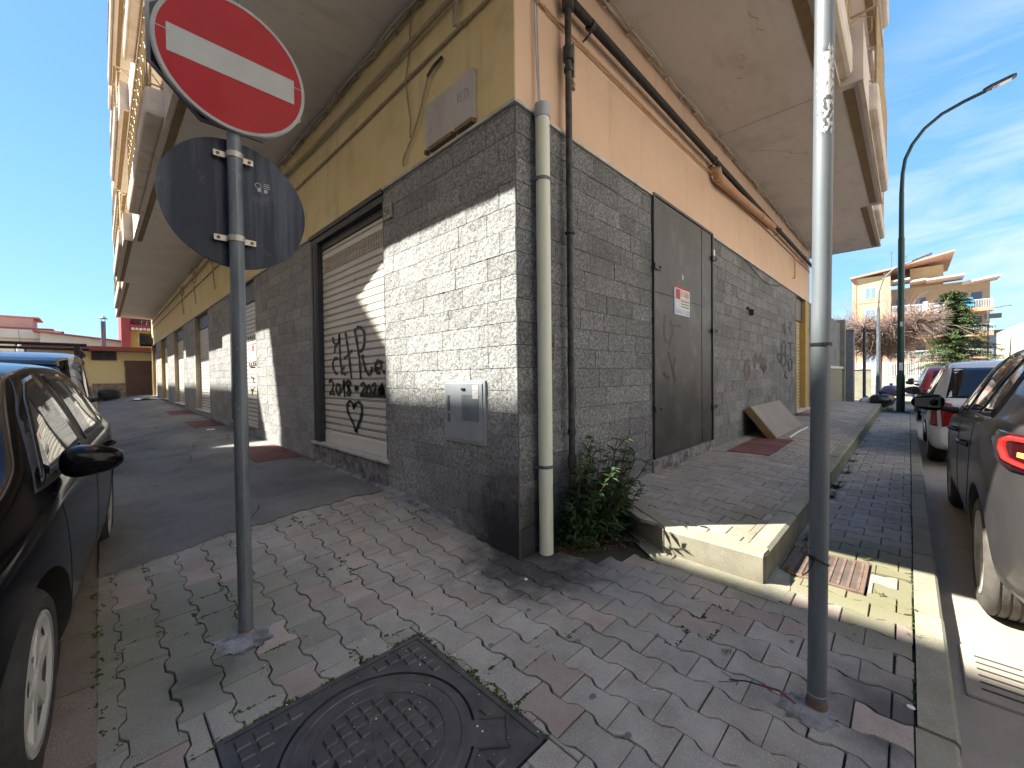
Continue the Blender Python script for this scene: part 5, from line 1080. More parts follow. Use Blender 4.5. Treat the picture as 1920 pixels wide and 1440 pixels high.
b = MB(); b.tube([(20.6, -.62, -.05), (20.6, -.62, 3.2)], .055, 10); tag(b.build('dark_post', M['dframe'], smooth=True), 'dark metal post beside the pale lamp post behind the rubbish', 'post')
street_lamp('thin distant street lamp right of the orange building', 56, -7.2, 7.0, 'galv', [(56, -7.2, 6.6), (56, -7.22, 7.1), (56, -7.6, 7.15), (56, -8.0, 7.17)], .06, .04, True, None, 0)
# ------------------------------------------------------------------ boundary wall and pillars past the building
T = thing('boundary_wall', 'plastered garden wall with dark clad upper part just past the building end', 'wall', (15, .1, -.1))
b = MB(); b.box(12.0, 19.2, -.02, .25, -.2, 1.45); b.build('lower_wall', M['kerb'], T)
b = MB(); b.box(11.98, 19.2, -.06, .3, 1.452, 1.54); b.build('coping', M['marble'], T)
b = MB(); b.box(12.0, 19.1, .05, .22, 1.542, 3.3); b.build('clad_panel', M['stone_shaded'], T)
b = MB(); b.box(19.2, 19.5, -.10, .35, -.2, 3.45); tag(b.build('gate_pillar', M['kerb']), 'taller clad gate pillar with pale edge, nearer of the two', 'pillar')
T = thing('gate_pillar', 'shorter dark clad gate pillar right of the taller one', 'pillar', (20.5, -.1, -.1)); b = MB(); b.box(20.5, 21.1, -.27, .3, -.2, 3.13); b.build('shaft', M['stone_shaded'], T); b = MB(); b.box(20.46, 21.14, -.31, .34, 3.132, 3.18); b.build('cap', M['marble'], T)
T = thing('low_wall', 'low grey wall right of the gate pillars', 'wall', (24, -.3, -.1)); b = MB(); b.box(23.8, 24.1, -.66, .3, -.2, 1.44); b.build('wall', M['kerb'], T); b = MB(); b.box(23.76, 24.14, -.70, .34, 1.442, 1.50); b.build('coping', M['marble'], T)
sheet('raised_pavement', [15.2, 18, 24, 30, 60], [-2.1, -1.0, .3, 3], lambda x, y: -.02, M['kerb'])
sheet('far_pavement', [45, 60.4], [-30, -10, -4, 12], lambda x, y: .12, M['gutter'])
b = MB(); b.box(44.8, 45.1, -30, 12, -.3, .13); b.build('kerb', M['kerb'], kind='structure')
# white railing fence
T = thing('railing_fence', 'long white picket railing on a low plinth in front of the orange building', 'fence', (60, -2, .3))
b = MB(); b.box(60, 60.25, -9.5, 4.5, .0, .62); b.build('plinth', M['gutter'], T)
b = MB()
for i in range(100): y = -9.4+i*.138; b.box(60.1, 60.13, y, y+.045, .622, 2.45)
for z in (.8, 2.2): b.box(60.135, 60.16, -9.4, 4.4, z, z+.06)
o = b.build('pickets', mat('white_railing', (.6, .62, .62), (.7, .72, .72), rough=.5), T); o['kind'] = 'stuff'
for i in range(7):
    b = MB(); b.box(60.04, 60.2, -9.45+i*2.3, -9.33+i*2.3, .622, 2.5); b.build('post', M['white'], T)
# ------------------------------------------------------------------ bare tangled tree
rnd = random.Random(33)
T = thing('bare_tree', 'bare tree with a dense tangle of purplish-brown twigs overhanging the wall', 'tree', (28.2, -.9, 0))
mt = mat('twig_bark', (.15, .105, .09), (.28, .205, .175), scale=9, rough=.9, tone=.3); b = MB()
b.tube([(28.2, -.75, -.1), (28.1, -.8, 1.4), (28.0, -.85, 2.4)], [.14, .12, .10], 10)
mains = []
for k in range(11):
    a = 2*math.pi*k/11+rnd.uniform(-.2, .2); p = Vector((28.0, -.85, 2.3)); pts = [p.copy()]
    for i in range(6):
        p = p+Vector((math.cos(a)*.30, math.sin(a)*(.36 if math.sin(a) < 0 else .40), .36-.045*i))+Vector((rnd.gauss(0, .05), rnd.gauss(0, .05), rnd.gauss(0, .04))); pts.append(p.copy())
    mains.append(pts); b.tube(pts, [.05, .045, .038, .03, .024, .018, .012], 5)
b.build('trunk', mt, T)
b = MB()
for k in range(6500):
    pts = rnd.choice(mains); i = rnd.randint(0, 5); p = pts[i].lerp(pts[i+1], rnd.random()); a = rnd.uniform(0, 6.28); L_ = rnd.uniform(.5, 1.5)
    d = Vector((math.cos(a)*.7, math.sin(a), rnd.uniform(-.2, 1.2))).normalized(); P = [p.copy()]; curl = rnd.uniform(-.5, .1)
    for q in range(4):
        d = (d+Vector((rnd.gauss(0, .35), rnd.gauss(0, .35), rnd.gauss(0, .25)+curl*.45))).normalized(); p = p+d*L_/4
        P.append(p.copy())
    if P[-1].z < 1.75 or P[-1].y < -3.6: continue
    b.tube(P, [.013, .011, .010, .008, .005], 3, 0, rnd.random(), cap=False)
for k in range(26):
    a = rnd.uniform(0, 6.28); p = Vector((28, -.9+math.sin(a)*1.0, 4.3)); P = [p]; 
    for q in range(4): P.append(P[-1]+Vector((0, math.sin(a)*.2+rnd.gauss(0, .1), .30)))
    b.tube(P, [.008, .007, .006, .005, .003], 3, 0, .6, cap=False)
for s_ in (0, 1): b.tube([(27.6, -1.5, 3.6+.1*s_), (27.5, -2.6, 3.75), (27.4, -3.6, 3.55), (27.3, -4.6, 3.1-.4*s_)], [.02, .018, .014, .006], 4, 0, 1)
o = b.build('twigs', mt, T); 
# ------------------------------------------------------------------ conifer
T = thing('conifer_tree', 'tall green cedar-like conifer in front of the orange building', 'tree', (54, -5.2, 0))
mtk = mat('conifer_bark', (.13, .09, .06), (.2, .15, .10), scale=6, rough=.9); mnd = mat('conifer_needles', (.035, .065, .022), (.10, .15, .045), scale=2.5, rough=.8, tone=.65)
b = MB(); b.tube([(54, -5.2, 0), (54.1, -5.1, 4), (54, -4.85, 9.0)], [.24, .16, .03], 8); b.build('trunk', mtk, T)
b = MB(); lb = MB(); rnd = random.Random(5)
for k in range(150):
    z = 1.4+7.3*(k/150)**.95; Rr = 3.2*((9.25-z)/7.7)**.62*rnd.uniform(.55, 1.12); a = k*2.4+rnd.uniform(-.4, .4); cx = 54; cy = -5.2+.04*z
    P = []; n = 7; dn = rnd.uniform(.75, 1.4)
    for i in range(n+1):
        u = i/n; P.append(Vector((cx+Rr*u*math.cos(a), cy+Rr*u*math.sin(a), z+.35*math.sin(u*2.2)*Rr*.3-.12*Rr*u*u+rnd.gauss(0, .03))))
    b.tube(P, [.035*(1-u/(n+1))+.006 for u in range(n+1)], 4)
    for i in range(1, n+1):
        for q in range(int((16+Rr*8)*dn)):
            p = P[i].lerp(P[i-1], rnd.random())+Vector((rnd.gauss(0, .14), rnd.gauss(0, .14), rnd.gauss(0, .05)))
            dv = Vector((math.cos(a)+rnd.gauss(0, .8), math.sin(a)+rnd.gauss(0, .8), rnd.uniform(-.65, .3)))
            leafquad(lb, p, dv, Vector((0, 0, 1)), rnd.uniform(.14, .34), rnd.uniform(.05, .10), 0, min(1, max(0, rnd.gauss(.35+.4*(i/n), .28))), .2)
b.build('branches', mtk, T); lb.build('needles', mnd, T)
# ------------------------------------------------------------------ orange apartment building (right, far)
oy = mat('apricot_plaster', (.66, .46, .22), (.72, .53, .28), scale=.8, rough=.9); orr = mat('orange_band', (.46, .25, .17), (.52, .30, .21), scale=2, rough=.85); osh = mat('tan_wall', (.44, .32, .19), (.50, .37, .23), scale=1, rough=.9)
OB = thing('apartment_building', 'distant apricot and orange apartment block with white balcony railings behind the trees', 'building', (72, -2, 0))
b = MB(); b.box(72, 84, .55, 3.3, 0, 14.3); b.build('wing_wall', oy, OB)
b = MB(); b.box(71.9, 84, 3.302, 3.75, 0, 14.4); b.box(71.85, 72.3, -.15, .548, 0, 14.6); b.build('orange_pier', orr, OB)
b = MB(); b.box(74.5, 84, -9.0, -.152, 0, 12.6); b.build('recessed_wall', osh, OB)
b = MB(); b.box(75, 84, -5.1, -2.0, 12.602, 15.2); b.build('attic_wall', oy, OB)
def roofslab(pts, t, m, name='roof'):
    b = MB(); n = len(pts); b.add([p for p in pts]+[(p[0], p[1], p[2]+t) for p in pts], [tuple(range(n)), tuple(range(n, 2*n))[::-1]]+[(i, n+i, n+(i+1) % n, (i+1) % n) for i in range(n)]); return b.build(name, m, OB)
roofslab([(71.4, 3.95, 14.25), (71.4, -1.2, 14.95), (85, -1.2, 14.95), (85, 3.95, 14.25)], .22, orr)
roofslab([(72.5, -.9, 15.2), (71.2, -5.9, 15.95), (85, -5.9, 15.95), (85, -.9, 15.2)], .20, orr)
for (ya, yb, xf, z, dz) in ((-.2, -2.0, 72.2, 13.3, .1), (-2.0, -3.5, 72.4, 13.0, .1), (-3.5, -6.8, 72.0, 12.9, .15), (-6.6, -9.7, 72.6, 12.1, .45)): roofslab([(xf, ya, z), (xf, yb, z+dz), (76, yb, z+dz), (76, ya, z)], .22, M['fascia'], 'roof_canopy')
for fz in (2.6, 5.6, 8.6):
    for (ya, yb, xf) in ((-.2, -2.1, 72.0), (-2.1, -4.0, 72.5), (-4.0, -6.6, 72.8), (-6.6, -9.2, 73.0)):
        b = MB(); b.box(xf, 74.6, yb+.01, ya-.01, fz, fz+.45); bo = b.build('balcony', orr, OB)
        b = MB(); b.box(xf+.02, xf+.06, yb+.03, ya-.03, fz+1.35, fz+1.43)
        n = int((ya-yb)/.13)
        for i in range(n): b.box(xf+.03, xf+.05, yb+.05+i*.13, yb+.08+i*.13, fz+.45, fz+1.35)
        b.build('railing', M['white'], bo)
        b = MB(); ym = (ya+yb)/2; b.box(74.46, 74.49, ym-.45, ym+.45, fz+.5, fz+2.5); b.build('balcony_door', mat('pane_far', (.10, .14, .18), rough=.15), OB)
for fz in (3.0, 6.1, 9.2, 12.2):
    b = MB(); b.box(71.93, 71.99, 1.25, 2.45, fz-.9, fz+.75); wo_ = b.build('window', M['white'], OB)
    b = MB(); b.box(71.90, 71.925, 1.35, 1.80, fz-.8, fz+.65); b.box(71.90, 71.925, 1.9, 2.35, fz-.8, fz+.65); b.build('pane', mat('pane_sky', (.20, .30, .42), rough=.1), wo_)
for z in (7.55, 10.75): b = MB(); b.box(71.96, 71.995, .56, 3.29, z, z+.25); b.build('string_course', orr, OB)
for k, (y, z0, col_, w_) in enumerate(((-4.4, 8.75, M['ink_lblue'], .5), (-5.1, 8.8, M['white'], .35), (-7.0, 9.0, mat('blue_cloth', (.05, .30, .55), rough=.8), .8), (-3.4, 9.0, M['white'], .4))):
    b = MB(); b.box(71.7, 71.73, y-w_/2, y+w_/2, z0, z0+1.2); tag(b.build('laundry', col_), ['light blue laundry on the far balcony left of the conifer top', 'narrow white laundry beside the light blue one on the far balcony', 'blue cloth hung on the far balcony right of the conifer top', 'white laundry hung leftmost on the far balcony railing'][k], 'laundry')
for k, (y, h) in enumerate(((-.2, 2.2), (-1.6, 1.4), (-3.8, 1.3))):
    b = MB(); b.tube([(74, y, 15), (74, y, 15.5+h)], .03, 4); b.box(73.98, 74.02, y-.35, y+.35, 15.4+h, 15.43+h); b.box(73.98, 74.02, y-.22, y+.22, 15.2+h, 15.23+h); b.build('antenna', M['galv'], OB)
b = MB(); b.box(71.2, 71.9, -9.6, -8.3, 7.5, 8.0); tag(b.build('dark_awning', M['black']), 'ragged dark awning at the right end of the orange building', 'awning')
# pale walls at the far right
b = MB(); b.add([(66, -9.1, 0), (66, -40, 0), (66, -40, 8.4), (66, -12, 7.2), (66, -9.1, 5.6), (70, -9.1, 0), (70, -40, 0), (70, -40, 8.4), (70, -12, 7.2), (70, -9.1, 5.6)], [(0, 1, 2, 3, 4), (9, 8, 7, 6, 5), (4, 3, 8, 9), (3, 2, 7, 8), (0, 4, 9, 5)])
tag(b.build('shed_wall', mat('pale_shed', (.44, .39, .30), (.52, .47, .38), scale=.6, rough=.9)), 'pale beige windowless building at the far right above the cars', 'building')
T = thing('low_building', 'low whitish building with dark red roof edge between conifer and pale wall', 'building', (80, -10.5, 0)); b = MB(); b.box(78, 84, -13.5, -9.3, 0, 6.0); b.build('wall', M['pwhite'], T); b = MB(); b.box(77.8, 84, -13.7, -9.2, 6.0, 6.5); b.build('roof', orr, T)
# ------------------------------------------------------------------ far left: garage and houses
GA = thing('garage_building', 'low yellow garage with red roof edge, stone base and brown door closing the left street', 'building', (-2, 30, .3))
gy = mat('garage_yellow', (.80, .64, .30), (.84, .69, .36), scale=.9, rough=.9); rr_ = mat('red_roof', (.24, .055, .045), (.29, .08, .065), scale=3, rough=.7); br = mat('brown_paint', (.11, .055, .04), (.14, .075, .055), scale=3, rough=.6)
b = MB(); b.box(-3.75, .6, 30, 36, 1.2, 2.98); b.box(-3.75, -2.35, 30, 36, .0, 1.198); b.box(-1.02, .6, 30.05, 36, 0, 1.198); b.build('wall', gy, GA)
b = MB(); b.box(-2.35, -1.03, 29.93, 30.3, .3, 1.19); b.build('stone_base', mat('rubble_stone', (.20, .14, .10), (.38, .30, .22), scale=7, rough=.9, bump=.8, bscale=10, bdist=.03), GA)
b = MB(); b.box(-4.75, .6, 29.5, 36.3, 3.0, 3.2); b.box(-4.75, .6, 29.46, 29.5, 2.98, 3.23); ro = b.build('roof', rr_, GA)
b = MB(); b.box(-4.6, -3.75, 29.6, 31, 2.86, 2.98); b.build('eave', M['fascia'], ro)
b = MB(); b.box(-1.03, .09, 29.92, 30.02, .3, 2.14); do = b.build('door', br, GA); b = MB(); b.box(-1.06, .10, 29.90, 30.0, 2.142, 2.48); b.build('lintel', br, do)
b = MB(); b.box(-2.36, -1.36, 29.93, 30.02, 2.48, 2.98); wi = b.build('window', br, GA); b = MB(); b.box(-2.30, -1.88, 29.90, 29.925, 2.53, 2.93); b.box(-1.84, -1.42, 29.90, 29.925, 2.53, 2.93); b.build('pane', M['trim'], wi)
T = thing('chimney_pipe', 'tall steel flue pipe above the yellow garage roof', 'chimney', (-1.85, 32, 3.2)); b = MB(); b.tube([(-1.85, 32, 3.1), (-1.85, 32, 4.85)], .11, 14); b.build('flue', M['galv_r'], T, smooth=True); b = MB(); b.lathe([(0, 5.2), (.20, 5.02), (.20, 5.0)], 14, Matrix.Translation((-1.85, 32, 0))); b.tube([(-1.93, 32, 4.85), (-1.93, 32, 5.05)], .012, 4); b.tube([(-1.77, 32, 4.85), (-1.77, 32, 5.05)], .012, 4); b.build('cowl', M['galv_r'], T)
pal = mat('cream_plaster', (.58, .50, .38), (.64, .57, .46), scale=1, rough=.9); gpl = mat('grey_plaster', (.40, .39, .38), (.46, .45, .43), scale=1, rough=.9)
T = thing('house', 'cream house with red roof edge and flat tower behind the yellow garage at far left', 'house', (-9, 42, 0))
b = MB(); b.box(-16, -4.9, 42, 50, 0, 4.95); b.build('wall', pal, T); b = MB(); b.box(-16.2, -4.3, 41.6, 50, 4.952, 5.1); b.box(-16, -3.8, 41.7, 41.9, 4.55, 4.95); b.build('roof', rr_, T)
b = MB(); b.box(-16, -3.9, 41.5, 41.69, 4.35, 4.95); b.build('balcony_band', gpl, T)
b = MB(); b.box(-7.4, -5.4, 44, 47, 5.1, 6.0); b.build('roof_tower', mat('pinkish_wall', (.48, .34, .27), (.52, .38, .3), rough=.9), T); b = MB(); b.box(-7.5, -5.1, 43.9, 47.1, 6.002, 6.1); b.build('tower_roof', orr, T)
b = MB(); b.box(-6.1, -4.9, 41.93, 41.99, 3.1, 4.1); wi = b.build('window', br, T); b = MB(); b.box(-6.0, -5.0, 41.9, 41.925, 3.15, 4.05); b.build('pane', M['trim'], wi)
b = MB(); b.box(-12.6, -10.9, 41.93, 41.99, 3.1, 4.1); b.build('window', br, T)
T = thing('shed', 'long grey sloping-roofed building behind the garage', 'building', (-3, 41, 0))
b = MB(); vs = [(-4.9, 41, 0), (.6, 41, 0), (.6, 41, 4.15), (-4.9, 41, 4.75), (-4.9, 49, 0), (.6, 49, 0), (.6, 49, 4.15), (-4.9, 49, 4.75)]; b.add(vs, [(0, 1, 2, 3), (5, 4, 7, 6), (1, 5, 6, 2)]); b.build('wall', gpl, T)
b = MB(); b.add([(-5.2, 40.7, 4.79), (.7, 40.7, 4.15), (.7, 49.5, 4.15), (-5.2, 49.5, 4.79), (-5.2, 40.7, 4.89), (.7, 40.7, 4.25), (.7, 49.5, 4.25), (-5.2, 49.5, 4.89)], [(0, 3, 2, 1), (4, 5, 6, 7), (0, 1, 5, 4), (1, 2, 6, 5)]); b.build('roof', rr_, T)
T = thing('red_house', 'crimson and yellow house corner peeping under the far end of the overhang', 'house', (1, 40, 0))
cr_ = mat('crimson_plaster', (.26, .045, .05), (.31, .06, .065), scale=1, rough=.85)
b = MB(); b.box(-.86, -.36, 40, 46, 0, 6.6); b.box(-.36, 5, 40.9, 46, 0, 6.6); b.build('wall', cr_, T); b = MB(); b.box(-.34, 5, 40.55, 40.89, 3.6, 5.35); b.build('loggia_wall', mat('loggia_yellow', (.5, .33, .08), (.55, .37, .1), rough=.85), T)
b = MB(); b.box(-.355, 5, 39.9, 40.5, 5.36, 5.58); b.build('balcony_slab', cr_, T)
b = MB()
for i in range(12): b.box(-.3+i*.22, -.3+i*.22+.16, 39.92, 40.0, 5.18+.03*(i % 2), 5.36)
b.build('awning_fringe', M['paper'], T)
b = MB(); rl = random.Random(3)
for i in range(260): leafquad(b, Vector((rl.uniform(-.3, 2.4), rl.uniform(39.9, 40.3), rl.uniform(5.58, 5.95))), Vector((rl.gauss(0, 1), rl.gauss(0, 1), rl.gauss(0, 1))), Vector((0, 0, 1)), .14, .06, 0, rl.random())
b.build('hanging_plants', M['leaf'], T)
T = thing('railing', 'dark iron railing with cream coping left of the yellow garage', 'fence', (-5, 33, 0))
b = MB(); 
for i in range(46): b.box(-8.6+i*.11, -8.57+i*.11, 33, 33.03, 2.55, 2.95)
b.box(-8.7, -3.8, 32.95, 33.08, 2.95, 3.0); b.box(-8.7, -3.8, 32.95, 33.08, 2.50, 2.55); b.build('bars', M['dframe'], T); b = MB(); b.box(-8.8, -3.8, 32.9, 33.2, 0, 2.49); b.build('wall', pal, T)
# wind-blown white rag on a pole
T = thing('flag', 'small limp white rag tied to a thin mast above the van roof at far left', 'flag', (-5.45, 36, 0)); b = MB(); b.tube([(-5.30, 36, 2.8), (-5.42, 36, 4.6)], .012, 6); b.build('mast', M['galv'], T)
b = MB(); b.lathe([(.02, 3.75), (.07, 3.6), (.16, 3.3), (.13, 3.05), (.03, 2.98)], 10, Matrix.Translation((-5.36, 36, .0))); b.build('cloth', M['white'], T, smooth=True)
b = MB(); b.box(-.55, -.05, 27.2, 27.8, 3.3, 3.75); 
T = thing('outdoor_unit', 'dark air-conditioner unit fixed on the wall at the far end of the left side', 'air conditioner', (-.3, 27.6, 3.3)); b.build('casing', M['dframe'], T, bevel=.01); b = MB(); b.box(-.50, -.0, 27.85, 27.95, 3.2, 3.9); b.build('bracket', M['trim'], T)
# ------------------------------------------------------------------ buildings across the two streets (outside the view; the left ones shade the scene)
W_ = 7.6; K = 1.6; Ky = .936; Hb = 1.14+K*W_
def P_(y0, z0): return (y0+Ky*W_, z0+K*W_)
prof = [(-30, Hb)]+[P_(1.83, 1.14), P_(1.84, 1.66), P_(2.86, 2.56), P_(3.3, 2.95), P_(5.75, 2.95), P_(5.96, 2.30), P_(5.42, .60)]
T = thing('apartment_building', 'plastered block across the left street with an added stepped top that casts shade', 'building', (-W_-4, 0, 0))
op = M['facade']
b = MB(); yl = P_(5.40, .5)[0]
poly = [(yl, Hb+.001)]+[P_(5.96, 2.30), P_(5.75, 2.95), P_(3.3, 2.95), P_(2.86, 2.56), P_(1.95, 1.70), P_(1.94, 1.141)]  # raised top added out of view, outline shaped to cast the shutter's shadow
yl2 = yl+(P_(5.96, 2.3)[0]-yl)*(Hb-P_(5.42, .6)[1])/(P_(5.96, 2.3)[1]-P_(5.42, .6)[1]); poly[0] = (yl2, Hb+.001)
n = len(poly); b2 = MB(); b2.add([(-W_, y, z) for y, z in poly]+[(-W_-.15, y, z) for y, z in poly], [tuple(range(n)), tuple(range(n, 2*n))[::-1]]+[(i, n+i, n+(i+1) % n, (i+1) % n) for i in range(n)]); b2.build('shade_parapet', op, T)
poly = [(-30, -.4), (yl, -.4), P_(5.42, .60), (yl2, Hb), (-30, Hb)]
n = len(poly); b.add([(-W_, y, z) for y, z in poly]+[(-W_-6, y, z) for y, z in poly], [tuple(range(n)), tuple(range(n, 2*n))[::-1]]+[(i, n+i, n+(i+1) % n, (i+1) % n) for i in range(n)]); b.build('wall', op, T)
b = MB()
for y in range(-28, 12, 4):
    for z in (1.2, 4.3, 7.4, 10.5): b.box(-W_-.01, -W_+.02, y, y+1.2, z, z+1.5)
b.build('windows', M['trim'], T)
T = thing('apartment_building', 'long plastered block farther along the left street', 'building', (-W_-4, 20, 0))
b = MB(); b.box(-W_-6, -W_, P_(6.72, 0)[0], 34.5, -.4, Hb); b.build('wall', op, T)
T = thing('apartment_building', 'unseen pale block with dark windows added across the right street for bounce and reflections', 'building', (10, -14, 0))
b = MB(); b.box(-6, 40, -18, -9.4, -.4, 11.5); b.build('wall', M['facade'], T); b = MB()  # unseen facade put in for bounce light and car reflections
for x in range(-5, 38, 4):
    for z in (1.0, 4.2, 7.2): b.box(x, x+1.2, -9.42, -9.38, z, z+1.5)
b.build('windows', M['trim'], T)
# ------------------------------------------------------------------ cars
def car(label, cat, p, loc, rz, paint, group=None):
    """p: tables along the length (0 = rear bumper, L = front bumper)."""
    L_ = p['L']; T = thing(p.get('name', 'parked_car'), label, cat, loc, rz, group)
    st = p['st']; b = MB(); secs = []
    for s in st:
        W = interp(p['W'], s); zb = interp(p['zb'], s); zs = interp(p['belt'], s); zt = max(interp(p['top'], s), zs+.004); Wr = min(interp(p['Wr'], s), W*.97)
        f = sstep(.0, .30, zt-zs)
        Wb = W*.965
        q = [(0, zb), (W*.80, zb), (W*.94, zb+.03), (W*.99, zb+.16), (W, lerp(zb, zs, .48)), (W*.995, lerp(zb, zs, .72)), (W*.98, zs-.06), (Wb, zs), (lerp(Wr, Wb-.015, .93), zs+(zt-zs)*.06+.004*(1-f)),
             (lerp(Wr, Wb-.02, .52), lerp(zs, zt, .50)), (Wr, lerp(zs, zt, .90)), (Wr-.045, lerp(zs, zt, .965)), (Wr*.62, lerp(zs, zt, .995)), (0, zt)]
        secs.append([(s-L_/2+interp(p.get('rake', [(0, 0)]), s)*0, y, z) for y, z in q])
    m = len(secs[0]); vs = []; n = len(secs)
    for q in secs: vs += [(x, y, z) for x, y, z in q]+[(x, -y, z) for x, y, z in q[1:-1][::-1]]
    k = 2*m-2; fs = [(i*k+j, i*k+(j+1) % k, (i+1)*k+(j+1) % k, (i+1)*k+j) for i in range(n-1) for j in range(k)]
    fs += [tuple(range(k))[::-1], tuple((n-1)*k+j for j in range(k))]
    b.add(vs, fs)
    o = b.build('body', [paint], T, world=False)
    bm = bmesh.new(); bm.from_mesh(o.data); bmesh.ops.recalc_face_normals(bm, faces=bm.faces)
    cap_e = []
    cr_l = bm.edges.layers.float.get('crease_edge') or bm.edges.layers.float.new('crease_edge')
    for e in bm.edges:
        if len(e.link_faces) == 2 and any(len(f.verts) > 6 for f in e.link_faces): e[cr_l] = .55
    bm.to_mesh(o.data); bm.free()
    sm = o.modifiers.new('s', 'SUBSURF'); sm.levels = 2; sm.render_levels = 2
    bpy.context.view_layer.update()
    dg = bpy.context.evaluated_depsgraph_get(); ev = o.evaluated_get(dg); me0 = bpy.data.meshes.new_from_object(ev)
    o.modifiers.clear(); o.data = me0
    bmT = bmesh.new(); bmT.from_mesh(me0); bvh = BVHTree.FromBMesh(bmT); bmT.free()
    # cut wheel arches
    cut = MB()
    for xw in p['axles']:
        for s_ in (-1, 1):
            yo = interp(p['W'], xw+L_/2)
            cut.lathe([(0, -.34), (p['R']+p.get('arch', .055), -.34), (p['R']+p.get('arch', .055), .3), (0, .3)], 40, Matrix.Translation((xw, s_*yo, p['R'])) @ Matrix.Rotation(R(-90*s_), 4, 'X'))
    cm = bpy.data.meshes.new('cut'); cm.from_pydata(cut.v, [], cut.f); bmC = bmesh.new(); bmC.from_mesh(cm); bmesh.ops.remove_doubles(bmC, verts=bmC.verts, dist=1e-5); bmesh.ops.recalc_face_normals(bmC, faces=bmC.faces); bmC.to_mesh(cm); bmC.free()
    cm.materials.append(M['trim'])
    co = bpy.data.objects.new('cut', cm); COL.objects.link(co); co.parent = T
    o.data.materials.append(M['trim'])
    md = o.modifiers.new('b', 'BOOLEAN'); md.operation = 'DIFFERENCE'; md.object = co; md.solver = 'EXACT'
    bpy.context.view_layer.update()
    ev = o.evaluated_get(bpy.context.evaluated_depsgraph_get()); me1 = bpy.data.meshes.new_from_object(ev)
    o.modifiers.clear(); o.data = me1; bpy.data.objects.remove(co)
    me1.polygons.foreach_set('use_smooth', [True]*len(me1.polygons))
    try: me1.set_sharp_from_angle(angle=R(38))
    except Exception: pass
    o.name = 'body'
    def cast(u, v, side):
        if side == 'L': org, d = Vector((u, 3, v)), Vector((0, -1, 0))
        elif side == 'R': org, d = Vector((u, -3, v)), Vector((0, 1, 0))
        elif side == 'F': org, d = Vector((4, u, v)), Vector((-1, 0, 0))
        elif side == 'B': org, d = Vector((-4, u, v)), Vector((1, 0, 0))
        elif side == 'T': org, d = Vector((u, v, 4)), Vector((0, 0, -1))
        h = bvh.ray_cast(org, d); return (h[0], h[1] if h[1].dot(d) < 0 else -h[1]) if h[0] is not None else (None, None)
    def patch(name, poly, side, mat_, off=.004, parent=None, rings=5, dens=.05, label=None):
        cx = sum(q[0] for q in poly)/len(poly); cy = sum(q[1] for q in poly)/len(poly); ring = []
        for i, a in enumerate(poly):
            c = poly[(i+1) % len(poly)]; d = math.hypot(c[0]-a[0], c[1]-a[1]); kk = max(1, int(d/dens))
            for q in range(kk): ring.append((lerp(a[0], c[0], q/kk), lerp(a[1], c[1], q/kk)))
        n_ = len(ring); vs = []; last = None
        for r_ in range(rings+1):
            f = 1-r_/rings if r_ < rings else 0
            for (x, y) in (ring if r_ < rings else [(cx, cy)]):
                X, Y = cx+(x-cx)*f, cy+(y-cy)*f; h, nn = cast(X, Y, side)
                if h is None: h, nn = (last or (Vector((0, 0, 0)), Vector((0, 0, 1))))
                last = (h, nn); vs.append(h+nn*off)
        # skirt: outer ring pushed back to the body
        sk = []
        for (x, y) in ring:
            h, nn = cast(x, y, side); 
            if h is None: h, nn = last
            sk.append(h-nn*.004)
        fs = []
        for r_ in range(rings-1): fs += [(r_*n_+i, r_*n_+(i+1) % n_, (r_+1)*n_+(i+1) % n_, (r_+1)*n_+i) for i in range(n_)]
        fs += [((rings-1)*n_+i, (rings-1)*n_+(i+1) % n_, rings*n_) for i in range(n_)]
        base = len(vs); vs += sk; fs += [(base+i, base+(i+1) % n_, (i+1) % n_, i) for i in range(n_)]
        bb = MB(); bb.add(vs, fs); ob = bb.build(name, mat_, parent or T, world=False, label=label)
        bmx = bmesh.new(); bmx.from_mesh(ob.data); bmesh.ops.recalc_face_normals(bmx, faces=bmx.faces)
        # make outward
        c0 = sum((f.normal.dot(f.calc_center_median()-Vector((0, 0, .6))) for f in bmx.faces), 0)
        if c0 < 0: bmesh.ops.reverse_faces(bmx, faces=bmx.faces)
        for f in bmx.faces: f.smooth = True
        bmx.to_mesh(ob.data); bmx.free(); return ob
    def line(name, pts, side, mat_, r_=.0035, off=.0, dens=.05):
        P = []
        for a, c in zip(pts, pts[1:]):
            kk = max(1, int(math.hypot(c[0]-a[0], c[1]-a[1])/dens))
            for q in range(kk+(1 if c == pts[-1] else 0)):
                h, nn = cast(lerp(a[0], c[0], q/kk), lerp(a[1], c[1], q/kk), side)
                if h is not None: P.append(h+nn*off)
        if len(P) > 1: bb = MB(); bb.tube(P, r_, 5); return bb.build(name, mat_, T, world=False)
    # wheels
    wheels = []
